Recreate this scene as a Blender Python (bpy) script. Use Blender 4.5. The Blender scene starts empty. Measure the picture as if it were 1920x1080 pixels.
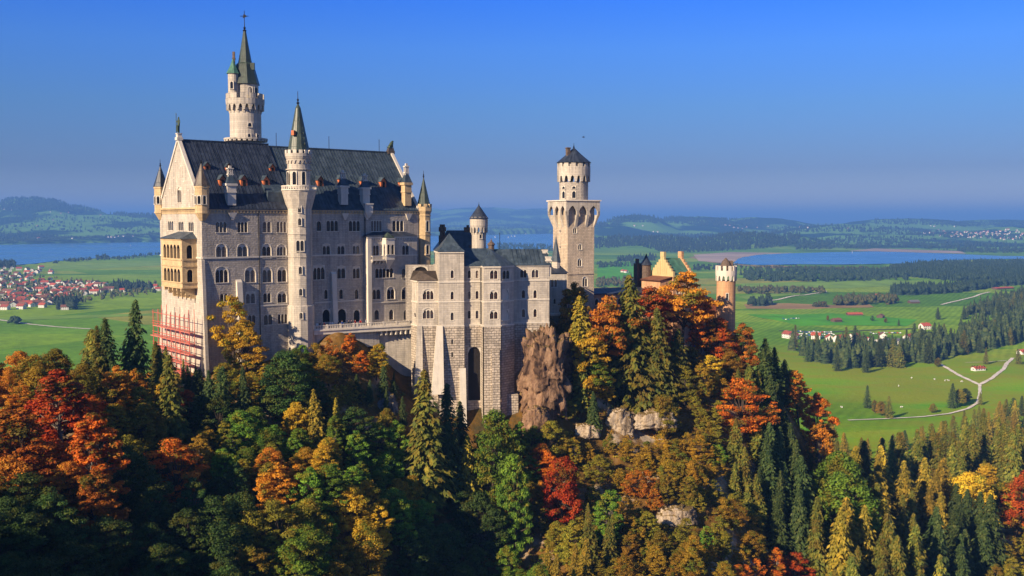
import bpy, math, random
import numpy as np
from mathutils import Vector, Matrix
R = math.radians
SC = bpy.context.scene
COL = SC.collection
random.seed(7)
RNG = np.random.default_rng(11)

# ------------------------------------------------------------------ camera, sky, sun, exposure
FPX = 1900.0                       # focal length in pixels of a 1920 wide frame
PITCH = math.atan(125.0 / FPX)     # the horizon lies 125 px above the middle
cam_data = bpy.data.cameras.new('camera')
cam_data.sensor_width = 36.0
cam_data.lens = 36.0 * FPX / 1920.0
cam_data.clip_start = 0.5
cam_data.clip_end = 150000.0
cam = bpy.data.objects.new('camera', cam_data)
cam.rotation_euler = (math.pi / 2 - PITCH, 0, 0)
COL.objects.link(cam)
SC.camera = cam

SUN_AZ, SUN_EL = 42.0, 25.0        # sun stands behind the camera, 46 degrees to its left
world = bpy.data.worlds.new('World')
SC.world = world
world.use_nodes = True
wn = world.node_tree.nodes
wl = world.node_tree.links
bg = wn['Background']
sky = wn.new('ShaderNodeTexSky')
sky.sky_type = 'NISHITA'
sky.sun_disc = False
sky.sun_elevation = R(SUN_EL)
sky.sun_rotation = R(180 + SUN_AZ)
sky.altitude = 1500
sky.air_density = 1.0
sky.dust_density = 0.0
sky.ozone_density = 4.0
# clear autumn air: the blue deepens overhead and greys towards the horizon
SKYRAMP = [(0.018, (0.420, 0.340, 0.372)), (0.050, (0.251, 0.243, 0.339)), (0.110, (0.250, 0.358, 0.534)), (0.165, (0.225, 0.428, 0.795)), (0.210, (0.137, 0.402, 0.978)), (0.500, (0.520, 0.570, 0.670))]
tcw = wn.new('ShaderNodeTexCoord'); sxyz = wn.new('ShaderNodeSeparateXYZ'); rw_ = wn.new('ShaderNodeValToRGB')
wl.new(tcw.outputs['Generated'], sxyz.inputs[0]); wl.new(sxyz.outputs[2], rw_.inputs[0])
while len(rw_.color_ramp.elements) < len(SKYRAMP): rw_.color_ramp.elements.new(0.9)
for e_, (p_, c_) in zip(rw_.color_ramp.elements, SKYRAMP): e_.position = p_; e_.color = (*c_, 1)
mxw = wn.new('ShaderNodeMix'); mxw.data_type = 'RGBA'; mxw.blend_type = 'MULTIPLY'; mxw.inputs[0].default_value = 1.0
wl.new(sky.outputs[0], mxw.inputs[6]); wl.new(rw_.outputs[0], mxw.inputs[7]); wl.new(mxw.outputs[2], bg.inputs[0])
bg.inputs[1].default_value = 0.1

sd = bpy.data.lights.new('sun', 'SUN')
sd.energy = 5.0
sd.angle = R(0.5)
sd.color = (1.0, 0.79, 0.54)
sun = bpy.data.objects.new('sun', sd)
COL.objects.link(sun)
SUNV = Vector((-math.sin(R(SUN_AZ)) * math.cos(R(SUN_EL)), -math.cos(R(SUN_AZ)) * math.cos(R(SUN_EL)), math.sin(R(SUN_EL))))
sun.rotation_euler = SUNV.to_track_quat('Z', 'Y').to_euler()
sun.location = SUNV * 400

SC.view_settings.view_transform = 'Standard'
SC.view_settings.look = 'None'
SC.view_settings.exposure = 0.80
SC.view_settings.gamma = 1.0
SC.render.engine = 'CYCLES'
cy = SC.cycles
cy.use_denoising = True
cy.max_bounces = 5
cy.diffuse_bounces = 3
cy.glossy_bounces = 2
cy.transmission_bounces = 3
cy.volume_bounces = 0
cy.transparent_max_bounces = 6
cy.caustics_reflective = False
cy.caustics_refractive = False
cy.sample_clamp_indirect = 4.0

# ------------------------------------------------------------------ sight lines of the survey photograph
CP, SP = math.cos(PITCH), math.sin(PITCH)
def raydir(px, py):
    a, b = (px - 960) / FPX, (540 - py) / FPX
    return np.array([a, CP + b * SP, -SP + b * CP])
def P(px, py, d):                  # the point seen at (px, py) whose ground distance along y is d
    r = raydir(px, py)
    return r * (d / r[1])
def PX(px, d):                     # x of a column of the picture at distance d near the horizon
    return (px - 960) / FPX * d * 1.0
def proj(x, y, z):
    cz = y * CP - z * SP
    cyy = y * SP + z * CP
    return 960 + FPX * x / cz, 540 - FPX * cyy / cz

# ------------------------------------------------------------------ objects and tags
def link(o, parent=None):
    COL.objects.link(o)
    if parent is not None:
        o.parent = parent
    return o
def tag(o, label=None, cat=None, group=None, kind=None):
    if label: o['label'] = label
    if cat: o['category'] = cat
    if group: o['group'] = group
    if kind: o['kind'] = kind
    return o
def thing(name, label, cat, loc=(0, 0, 0), rz=0.0, group=None):
    o = bpy.data.objects.new(name, None)
    o.empty_display_size = 1
    o.location = loc
    o.rotation_euler = (0, 0, rz)
    link(o)
    return tag(o, label, cat, group)

# ------------------------------------------------------------------ mesh builder
class MB:
    def __init__(s):
        s.v = []; s.f = []; s.m = []; s.uvf = {}
    def add(s, pts, mat=0):
        n = len(s.v)
        s.v.extend([tuple(p) for p in pts])
        s.f.append(tuple(range(n, n + len(pts))))
        s.m.append(mat)
    def box(s, x0, x1, y0, y1, z0, z1, mat=0, skip=''):
        a = [(x0, y0, z0), (x1, y0, z0), (x1, y1, z0), (x0, y1, z0), (x0, y0, z1), (x1, y0, z1), (x1, y1, z1), (x0, y1, z1)]
        s.hexa(a, mat, skip)
    def hexa(s, a, mat=0, skip=''):   # 4 bottom (ccw seen from above), 4 top
        n = len(s.v)
        s.v.extend([tuple(p) for p in a])
        for k, q in (('b', (3, 2, 1, 0)), ('t', (4, 5, 6, 7)), ('f', (0, 1, 5, 4)), ('r', (1, 2, 6, 5)), ('k', (2, 3, 7, 6)), ('l', (3, 0, 4, 7))):
            if k in skip: continue
            s.f.append(tuple(n + i for i in q)); s.m.append(mat)
    def obox(s, c, ax, hx, hy, z0, z1, mat=0):   # box turned about z: ax = unit x axis (2d)
        ux = np.array([ax[0], ax[1]]); uy = np.array([-ax[1], ax[0]])
        q = [np.array(c) - ux * hx - uy * hy, np.array(c) + ux * hx - uy * hy, np.array(c) + ux * hx + uy * hy, np.array(c) - ux * hx + uy * hy]
        s.hexa([(p[0], p[1], z0) for p in q] + [(p[0], p[1], z1) for p in q], mat)
    def prism(s, poly, z0, z1, mat=0, top=True, bottom=False, top_poly=None):  # ccw footprint
        tp = top_poly or poly
        n = len(poly)
        b = len(s.v)
        s.v.extend([(p[0], p[1], z0) for p in poly]); s.v.extend([(p[0], p[1], z1) for p in tp])
        for i in range(n):
            j = (i + 1) % n
            s.f.append((b + i, b + j, b + n + j, b + n + i)); s.m.append(mat)
        if top: s.f.append(tuple(b + n + i for i in range(n))); s.m.append(mat)
        if bottom: s.f.append(tuple(b + i for i in reversed(range(n)))); s.m.append(mat)
    def lathe(s, c, prof, n=24, ph=0.0, mat=0, a0=0.0, a1=None):
        cx, cyy = c[0], c[1]
        full = a1 is None
        k = n if full else n + 1
        st = (2 * math.pi / n) if full else (a1 - a0) / n
        b = len(s.v)
        for r, z in prof:
            for i in range(k):
                a = a0 + ph + st * i
                s.v.append((cx + r * math.cos(a), cyy + r * math.sin(a), z))
        for j in range(len(prof) - 1):
            for i in range(n):
                i2 = (i + 1) % k
                p, q = b + j * k, b + (j + 1) * k
                if prof[j + 1][0] < 1e-6:
                    s.f.append((p + i, p + i2, q + i))
                elif prof[j][0] < 1e-6:
                    s.f.append((p + i, q + i2, q + i))
                else:
                    s.f.append((p + i, p + i2, q + i2, q + i))
                s.m.append(mat)
    def tube(s, pts, rad, n=6, mat=0, cap=True):
        pts = [Vector(p) for p in pts]
        if not isinstance(rad, (list, tuple)): rad = [rad] * len(pts)
        b = len(s.v)
        for i, p in enumerate(pts):
            d = (pts[min(i + 1, len(pts) - 1)] - pts[max(i - 1, 0)]).normalized()
            up = Vector((0, 0, 1)) if abs(d.z) < 0.95 else Vector((1, 0, 0))
            x = d.cross(up).normalized(); y = d.cross(x)
            for k in range(n):
                a = 2 * math.pi * k / n
                s.v.append(tuple(p + (x * math.cos(a) + y * math.sin(a)) * rad[i]))
        for i in range(len(pts) - 1):
            for k in range(n):
                k2 = (k + 1) % n
                s.f.append((b + i * n + k, b + (i + 1) * n + k, b + (i + 1) * n + k2, b + i * n + k2)); s.m.append(mat)
        if cap:
            s.f.append(tuple(b + k for k in range(n))); s.m.append(mat)
            e = b + (len(pts) - 1) * n
            s.f.append(tuple(e + k for k in reversed(range(n)))); s.m.append(mat)
    def ball(s, c, r, n=8, mat=0, sz=1.0):
        m = max(3, n // 2)
        s.lathe(c, [(max(r * math.sin(math.pi * i / m), 0.0 if i in (0, m) else 1e-3), c[2] - r * sz * math.cos(math.pi * i / m)) for i in range(m + 1)], n, 0, mat)
    def mesh(s, name, mats, smooth=False):
        me = bpy.data.meshes.new(name)
        me.from_pydata(s.v, [], s.f)
        if not isinstance(mats, (list, tuple)): mats = [mats]
        for m in mats: me.materials.append(m)
        if len(mats) > 1: me.polygons.foreach_set('material_index', s.m)
        auto_uv(me)
        if smooth:
            me.polygons.foreach_set('use_smooth', [True] * len(me.polygons))
        me.update()
        return me
    def build(s, name, mats, parent=None, smooth=False, loc=None, rz=0.0):
        o = bpy.data.objects.new(name, s.mesh(name, mats, smooth))
        if loc is not None: o.location = loc
        o.rotation_euler = (0, 0, rz)
        return link(o, parent)

def auto_uv(me):                   # metric uv: along the wall / up the wall, so that masonry courses run level
    n = len(me.loops)
    co = np.empty(len(me.vertices) * 3); me.vertices.foreach_get('co', co); co = co.reshape(-1, 3)
    vi = np.empty(n, dtype=np.int64); me.loops.foreach_get('vertex_index', vi)
    nf = len(me.polygons)
    no = np.empty(nf * 3); me.polygons.foreach_get('normal', no); no = no.reshape(-1, 3)
    tot = np.empty(nf, dtype=np.int64); me.polygons.foreach_get('loop_total', tot)
    nl = np.repeat(no, tot, axis=0)
    hor = np.hypot(nl[:, 0], nl[:, 1])
    flat = hor < 0.2
    t = np.stack([-nl[:, 1], nl[:, 0], np.zeros(n)], 1) / np.maximum(hor, 1e-6)[:, None]
    t[flat] = (1, 0, 0)
    b = np.cross(nl, t)
    p = co[vi]
    uv = np.stack([(p * t).sum(1), (p * b).sum(1)], 1)
    lay = me.uv_layers.new(name='metric')
    lay.data.foreach_set('uv', uv.ravel())

def np_mesh(name, verts, quads, mats, matidx=None, smooth=False, tris=False):
    me = bpy.data.meshes.new(name)
    k = 3 if tris else 4
    me.vertices.add(len(verts)); me.vertices.foreach_set('co', np.asarray(verts, dtype=np.float32).ravel())
    me.loops.add(len(quads) * k); me.loops.foreach_set('vertex_index', np.asarray(quads, dtype=np.int32).ravel())
    me.polygons.add(len(quads))
    me.polygons.foreach_set('loop_start', np.arange(0, len(quads) * k, k, dtype=np.int32))
    me.polygons.foreach_set('loop_total', np.full(len(quads), k, dtype=np.int32))
    for m in (mats if isinstance(mats, (list, tuple)) else [mats]): me.materials.append(m)
    if matidx is not None: me.polygons.foreach_set('material_index', np.asarray(matidx, dtype=np.int32))
    me.update(calc_edges=True)
    if smooth: me.polygons.foreach_set('use_smooth', np.ones(len(quads), dtype=bool))
    me.validate()
    return me

# ------------------------------------------------------------------ materials
def new_mat(name):
    m = bpy.data.materials.new(name)
    m.use_nodes = True
    return m, m.node_tree.nodes, m.node_tree.links, m.node_tree.nodes['Principled BSDF']
def nd(N, t, **kw):
    n = N.new(t)
    for k, v in kw.items(): setattr(n, k, v)
    return n
def ramp(N, stops):
    r = N.new('ShaderNodeValToRGB')
    e = r.color_ramp.elements
    while len(e) < len(stops): e.new(0.5)
    for i, (p, c) in enumerate(stops):
        e[i].position = p; e[i].color = (*c, 1) if len(c) == 3 else c
    return r
def mixc(N, L, fac, a, b, mode='MIX'):
    m = N.new('ShaderNodeMix'); m.data_type = 'RGBA'; m.blend_type = mode
    for sock, v in ((m.inputs[0], fac), (m.inputs[6], a), (m.inputs[7], b)):
        if isinstance(v, (int, float)): sock.default_value = v
        elif isinstance(v, tuple): sock.default_value = (*v, 1) if len(v) == 3 else v
        else: L.new(v, sock)
    return m.outputs[2]

def plain(name, col, rough=0.6, metal=0.0, var=0.15, scale=1.5, spec=0.3):
    m, N, L, B = new_mat(name)
    tc = nd(N, 'ShaderNodeTexCoord')
    nz = nd(N, 'ShaderNodeTexNoise'); nz.inputs['Scale'].default_value = scale; nz.inputs['Detail'].default_value = 5
    L.new(tc.outputs['Object'], nz.inputs['Vector'])
    a = tuple(c * (1 - var) for c in col); b = tuple(min(1, c * (1 + var)) for c in col)
    r = ramp(N, [(0.3, a), (0.7, b)])
    L.new(nz.outputs[0], r.inputs[0]); L.new(r.outputs[0], B.inputs['Base Color'])
    B.inputs['Roughness'].default_value = rough; B.inputs['Metallic'].default_value = metal
    B.inputs['Specular IOR Level'].default_value = spec
    return m

def stone(name, col, bw=0.9, bh=0.42, var=0.10, mortar=0.8, bump=0.25, stain=0.25, rough_bump=0.0, msize=0.012):
    m, N, L, B = new_mat(name)
    uv = nd(N, 'ShaderNodeUVMap'); uv.uv_map = 'metric'
    br = nd(N, 'ShaderNodeTexBrick')
    br.inputs['Scale'].default_value = 1.0
    br.inputs['Brick Width'].default_value = bw; br.inputs['Row Height'].default_value = bh
    br.inputs['Mortar Size'].default_value = msize; br.inputs['Mortar Smooth'].default_value = 0.4
    br.inputs['Bias'].default_value = 0.0
    br.inputs['Color1'].default_value = (*[c * (1 + var) for c in col], 1)
    br.inputs['Color2'].default_value = (*[c * (1 - var) for c in col], 1)
    br.inputs['Mortar'].default_value = (*[c * mortar for c in col], 1)
    L.new(uv.outputs[0], br.inputs['Vector'])
    tc = nd(N, 'ShaderNodeTexCoord')
    mp = nd(N, 'ShaderNodeMapping'); mp.inputs['Scale'].default_value = (1, 1, 0.35)
    L.new(tc.outputs['Object'], mp.inputs[0])
    nz = nd(N, 'ShaderNodeTexNoise'); nz.inputs['Scale'].default_value = 0.35; nz.inputs['Detail'].default_value = 8; nz.inputs['Roughness'].default_value = 0.65
    L.new(mp.outputs[0], nz.inputs['Vector'])
    r = ramp(N, [(0.35, (1 - stain, 1 - stain * 0.95, 1 - stain * 0.85)), (0.6, (1, 1, 1))])
    L.new(nz.outputs[0], r.inputs[0])
    c = mixc(N, L, 1.0, br.outputs[0], r.outputs[0], 'MULTIPLY')
    # rain streaks running down, and repaired patches
    mp2 = nd(N, 'ShaderNodeMapping'); mp2.inputs['Scale'].default_value = (1.7, 1.7, 0.09)
    L.new(tc.outputs['Object'], mp2.inputs[0])
    n3 = nd(N, 'ShaderNodeTexNoise'); n3.inputs['Scale'].default_value = 0.9; n3.inputs['Detail'].default_value = 7; n3.inputs['Roughness'].default_value = 0.7
    L.new(mp2.outputs[0], n3.inputs['Vector'])
    r3 = ramp(N, [(0.34, (1 - stain * 1.1, 1 - stain * 1.1, 1 - stain * 1.05)), (0.52, (1, 1, 1)), (0.72, (1.06, 1.05, 1.02))])
    L.new(n3.outputs[0], r3.inputs[0])
    c = mixc(N, L, 1.0, c, r3.outputs[0], 'MULTIPLY')
    L.new(c, B.inputs['Base Color'])
    B.inputs['Roughness'].default_value = 0.85; B.inputs['Specular IOR Level'].default_value = 0.2
    n2 = nd(N, 'ShaderNodeTexNoise'); n2.inputs['Scale'].default_value = 2.2 if rough_bump else 5.0; n2.inputs['Detail'].default_value = 4
    L.new(tc.outputs['Object'], n2.inputs['Vector'])
    ma = nd(N, 'ShaderNodeMath', operation='MULTIPLY_ADD')
    L.new(n2.outputs[0], ma.inputs[0]); ma.inputs[1].default_value = 0.3 + rough_bump
    inv = nd(N, 'ShaderNodeMath', operation='SUBTRACT'); inv.inputs[0].default_value = 1.0
    L.new(br.outputs['Fac'], inv.inputs[1]); L.new(inv.outputs[0], ma.inputs[2])
    bp = nd(N, 'ShaderNodeBump'); bp.inputs['Strength'].default_value = bump; bp.inputs['Distance'].default_value = 0.12
    L.new(ma.outputs[0], bp.inputs['Height']); L.new(bp.outputs[0], B.inputs['Normal'])
    return m

def sheet_roof(name, col, col2, pitch=0.75, rough=0.45):   # metal sheets with seams running up the slope
    m, N, L, B = new_mat(name)
    uv = nd(N, 'ShaderNodeUVMap'); uv.uv_map = 'metric'
    br = nd(N, 'ShaderNodeTexBrick'); br.offset = 0.37
    br.inputs['Scale'].default_value = 1.0
    br.inputs['Brick Width'].default_value = pitch; br.inputs['Row Height'].default_value = 3.1
    br.inputs['Mortar Size'].default_value = 0.03; br.inputs['Mortar Smooth'].default_value = 0.6
    br.inputs['Color1'].default_value = (*col, 1); br.inputs['Color2'].default_value = (*col2, 1)
    br.inputs['Mortar'].default_value = (*[c * 0.6 for c in col], 1)
    L.new(uv.outputs[0], br.inputs['Vector'])
    tc = nd(N, 'ShaderNodeTexCoord')
    nz = nd(N, 'ShaderNodeTexNoise'); nz.inputs['Scale'].default_value = 0.8; nz.inputs['Detail'].default_value = 6
    L.new(tc.outputs['Object'], nz.inputs['Vector'])
    r = ramp(N, [(0.3, (0.6, 0.62, 0.65)), (0.7, (1.25, 1.25, 1.2))])
    L.new(nz.outputs[0], r.inputs[0])
    L.new(mixc(N, L, 1.0, br.outputs[0], r.outputs[0], 'MULTIPLY'), B.inputs['Base Color'])
    B.inputs['Roughness'].default_value = rough; B.inputs['Specular IOR Level'].default_value = 0.4
    bp = nd(N, 'ShaderNodeBump'); bp.inputs['Strength'].default_value = 0.5; bp.inputs['Distance'].default_value = 0.05
    L.new(br.outputs['Fac'], bp.inputs['Height']); L.new(bp.outputs[0], B.inputs['Normal'])
    return m

def leaf(name, c1, c2, c3, trans=0.3, alt=None):
    m, N, L, B = new_mat(name)
    g = nd(N, 'ShaderNodeNewGeometry')
    oi = nd(N, 'ShaderNodeObjectInfo')
    tc = nd(N, 'ShaderNodeTexCoord')
    nz = nd(N, 'ShaderNodeTexNoise'); nz.inputs['Scale'].default_value = 0.55; nz.inputs['Detail'].default_value = 2
    L.new(tc.outputs['Object'], nz.inputs['Vector'])
    ad = nd(N, 'ShaderNodeMath', operation='MULTIPLY_ADD'); ad.inputs[1].default_value = 0.45
    L.new(g.outputs['Random Per Island'], ad.inputs[0])
    mu = nd(N, 'ShaderNodeMath', operation='MULTIPLY_ADD'); mu.inputs[1].default_value = 1.5; mu.inputs[2].default_value = -0.45
    L.new(nz.outputs[0], mu.inputs[0]); L.new(mu.outputs[0], ad.inputs[2])
    r = ramp(N, [(0.12, c1), (0.5, c2), (0.92, c3)])
    L.new(ad.outputs[0], r.inputs[0])
    col = r.outputs[0]
    if alt:                        # part of the crown has turned, part has not
        n4 = nd(N, 'ShaderNodeTexNoise'); n4.inputs['Scale'].default_value = 0.28; n4.inputs['Detail'].default_value = 3
        ofs = nd(N, 'ShaderNodeVectorMath', operation='ADD'); L.new(tc.outputs['Object'], ofs.inputs[0])
        cb = nd(N, 'ShaderNodeCombineXYZ'); m9 = nd(N, 'ShaderNodeMath', operation='MULTIPLY'); m9.inputs[1].default_value = 40.0
        L.new(oi.outputs['Random'], m9.inputs[0]); L.new(m9.outputs[0], cb.inputs[0]); L.new(cb.outputs[0], ofs.inputs[1]); L.new(ofs.outputs[0], n4.inputs['Vector'])
        jit = nd(N, 'ShaderNodeMath', operation='MULTIPLY_ADD'); jit.inputs[1].default_value = 0.16
        L.new(g.outputs['Random Per Island'], jit.inputs[0]); L.new(n4.outputs[0], jit.inputs[2])
        ra = ramp(N, [(0.60, (0, 0, 0)), (0.70, (1, 1, 1))]); L.new(jit.outputs[0], ra.inputs[0])
        col = mixc(N, L, ra.outputs[0], col, alt)
    hs = nd(N, 'ShaderNodeHueSaturation')
    mv = nd(N, 'ShaderNodeMapRange'); mv.inputs[3].default_value = 0.72; mv.inputs[4].default_value = 1.25
    mh = nd(N, 'ShaderNodeMapRange'); mh.inputs[3].default_value = 0.487; mh.inputs[4].default_value = 0.513
    L.new(oi.outputs['Random'], mv.inputs[0]); L.new(oi.outputs['Random'], mh.inputs[0])
    L.new(mv.outputs[0], hs.inputs['Value']); L.new(mh.outputs[0], hs.inputs['Hue']); L.new(col, hs.inputs['Color'])
    B.inputs['Roughness'].default_value = 0.6; B.inputs['Specular IOR Level'].default_value = 0.15
    L.new(hs.outputs[0], B.inputs['Base Color'])
    tr = nd(N, 'ShaderNodeBsdfTranslucent'); L.new(hs.outputs[0], tr.inputs[0])
    mx = nd(N, 'ShaderNodeMixShader'); mx.inputs[0].default_value = trans
    L.new(B.outputs[0], mx.inputs[1]); L.new(tr.outputs[0], mx.inputs[2])
    L.new(mx.outputs[0], N['Material Output'].inputs['Surface'])
    return m

M = {}
M['lime'] = stone('limestone ashlar', (0.56, 0.50, 0.42), 1.1, 0.5, 0.09, 0.72, 0.6, 0.28)
M['lime_rough'] = stone('rough limestone blocks', (0.52, 0.46, 0.39), 0.8, 0.42, 0.10, 0.66, 0.8, 0.30, 0.7, 0.025)
M['tan_rough'] = stone('tan rough blocks', (0.62, 0.50, 0.37), 0.8, 0.42, 0.12, 0.6, 0.8, 0.28, 0.7, 0.025)
M['rustic'] = stone('rusticated base blocks', (0.54, 0.46, 0.37), 1.25, 0.6, 0.20, 0.42, 1.0, 0.28, 1.2, 0.06)
M['warm'] = stone('warm sandstone', (0.60, 0.44, 0.25), 0.9, 0.45, 0.09, 0.8, 0.4, 0.2)
M['pale'] = stone('pale dressed stone', (0.66, 0.60, 0.51), 1.4, 0.8, 0.04, 0.9, 0.15, 0.12)
M['brick'] = stone('red brick', (0.42, 0.13, 0.06), 0.5, 0.16, 0.18, 1.2, 0.3, 0.25)
M['orange_brick'] = stone('orange brick', (0.60, 0.34, 0.185), 0.6, 0.2, 0.14, 1.1, 0.35, 0.25)
M['yellow'] = stone('yellow plaster', (0.56, 0.44, 0.22), 1.5, 1.0, 0.04, 0.95, 0.1, 0.15)
M['slate'] = sheet_roof('dark sheet roof', (0.017, 0.024, 0.042), (0.042, 0.054, 0.084))
M['slate2'] = sheet_roof('weathered grey sheet roof', (0.036, 0.054, 0.074), (0.064, 0.088, 0.116))
M['copper'] = sheet_roof('green patina sheet roof', (0.038, 0.055, 0.044), (0.055, 0.078, 0.060), 0.5)
M['copper2'] = sheet_roof('bright green copper roof', (0.06, 0.16, 0.115), (0.08, 0.2, 0.145), 0.6)
M['tan_roof'] = sheet_roof('brownish sheet roof', (0.10, 0.075, 0.055), (0.13, 0.10, 0.075), 0.8)
M['bronze'] = plain('green bronze', (0.06, 0.085, 0.05), 0.5, 0.3, 0.4, 3)
M['iron'] = plain('dark iron', (0.02, 0.02, 0.022), 0.5, 0.5, 0.2)
M['chim'] = plain('sooty chimney', (0.12, 0.085, 0.065), 0.8, 0, 0.35, 2)
M['dormer'] = plain('red painted dormer', (0.50, 0.15, 0.06), 0.7, 0, 0.15, 3)
M['wood'] = plain('brown window wood', (0.13, 0.055, 0.03), 0.6, 0, 0.2)
M['scaf'] = plain('red scaffold paint', (0.55, 0.10, 0.07), 0.5, 0, 0.2, 1)
M['plank'] = plain('red stained scaffold boards', (0.62, 0.20, 0.15), 0.7, 0, 0.3, 1)
M['steel'] = plain('grey scaffold tube', (0.35, 0.33, 0.32), 0.4, 0.5, 0.2)
M['bark'] = plain('grey brown bark', (0.075, 0.055, 0.04), 0.9, 0, 0.35, 2)
M['bark_pale'] = plain('pale grey bark', (0.20, 0.17, 0.14), 0.9, 0, 0.35, 2)
M['white'] = plain('white render', (0.72, 0.70, 0.66), 0.8, 0, 0.08)
M['redtile'] = plain('red roof tiles', (0.42, 0.09, 0.045), 0.8, 0, 0.3, 0.6)
M['browntile'] = plain('brown roof tiles', (0.20, 0.085, 0.05), 0.8, 0, 0.3, 0.6)
M['greyroof'] = plain('grey roof sheets', (0.16, 0.16, 0.17), 0.7, 0, 0.2, 0.6)
M['barnwood'] = plain('weathered barn wood', (0.11, 0.07, 0.045), 0.85, 0, 0.3)
M['sail'] = plain('white sailcloth', (0.8, 0.8, 0.8), 0.7, 0, 0.03)
M['carwhite'] = plain('white car paint', (0.75, 0.75, 0.75), 0.25, 0, 0.03)
M['carblue'] = plain('blue car paint', (0.05, 0.1, 0.3), 0.25, 0, 0.03)
M['carred'] = plain('red car paint', (0.45, 0.04, 0.03), 0.25, 0, 0.03)
M['cargrey'] = plain('silver car paint', (0.4, 0.4, 0.42), 0.25, 0.3, 0.03)
M['skin'] = plain('skin', (0.55, 0.33, 0.23), 0.6, 0, 0.05)
M['hair'] = plain('brown hair', (0.05, 0.03, 0.02), 0.7, 0, 0.2)
M['denim'] = plain('blue denim', (0.05, 0.08, 0.17), 0.8, 0, 0.1)
for k, c in (('shirt_red', (0.5, 0.04, 0.03)), ('shirt_white', (0.7, 0.7, 0.68)), ('shirt_blue', (0.05, 0.12, 0.45)), ('shirt_dark', (0.03, 0.03, 0.04)), ('shirt_yellow', (0.6, 0.42, 0.06))):
    M[k] = plain(k.replace('_', ' '), c, 0.8, 0, 0.1)
gm, N_, L_, B_ = new_mat('dark window glass')
B_.inputs['Base Color'].default_value = (0.012, 0.013, 0.018, 1); B_.inputs['Roughness'].default_value = 0.12; B_.inputs['Specular IOR Level'].default_value = 0.4
M['glass'] = gm
gm2, N_, L_, B_ = new_mat('sky lit window glass')
B_.inputs['Base Color'].default_value = (0.03, 0.035, 0.045, 1); B_.inputs['Roughness'].default_value = 0.06; B_.inputs['Specular IOR Level'].default_value = 1.0
M['glass_bright'] = gm2
M['curtain'] = plain('pale window curtain', (0.24, 0.20, 0.16), 0.8, 0, 0.3, 4)
M['void'] = plain('dark interior', (0.015, 0.012, 0.012), 0.9, 0, 0.2)

# autumn and conifer foliage
LEAF = {
 'R': leaf('red orange leaves', (0.260, 0.039, 0.008), (0.585, 0.111, 0.013), (0.700, 0.221, 0.023), alt=(0.2, 0.13, 0.018)),
 'O': leaf('orange leaves', (0.325, 0.091, 0.010), (0.598, 0.208, 0.021), (0.700, 0.338, 0.036), alt=(0.17, 0.15, 0.02)),
 'Y': leaf('golden yellow leaves', (0.372, 0.200, 0.014), (0.658, 0.400, 0.029), (0.700, 0.515, 0.051), alt=(0.16, 0.18, 0.02)),
 'N': leaf('brown gold leaves', (0.21, 0.110, 0.012), (0.36, 0.215, 0.022), (0.47, 0.27, 0.028), alt=(0.13, 0.16, 0.02)),
 'G': leaf('olive leaves', (0.101, 0.109, 0.014), (0.218, 0.210, 0.025), (0.419, 0.309, 0.032), alt=(0.27, 0.17, 0.02)),
 'V': leaf('green leaves', (0.052, 0.104, 0.014), (0.123, 0.236, 0.026), (0.264, 0.377, 0.038), alt=(0.22, 0.2, 0.02)),
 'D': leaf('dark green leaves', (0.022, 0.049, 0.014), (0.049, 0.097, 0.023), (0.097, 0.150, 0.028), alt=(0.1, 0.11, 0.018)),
 'CG': leaf('olive green needles', (0.062, 0.088, 0.021), (0.146, 0.166, 0.029), (0.312, 0.250, 0.037), 0.15, alt=(0.16, 0.12, 0.02)),
 'CD': leaf('dark green needles', (0.024, 0.046, 0.018), (0.054, 0.087, 0.026), (0.108, 0.132, 0.035), 0.15),
 'CN': leaf('golden green needles', (0.123, 0.109, 0.018), (0.255, 0.203, 0.026), (0.456, 0.298, 0.035), 0.15),
}
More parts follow.
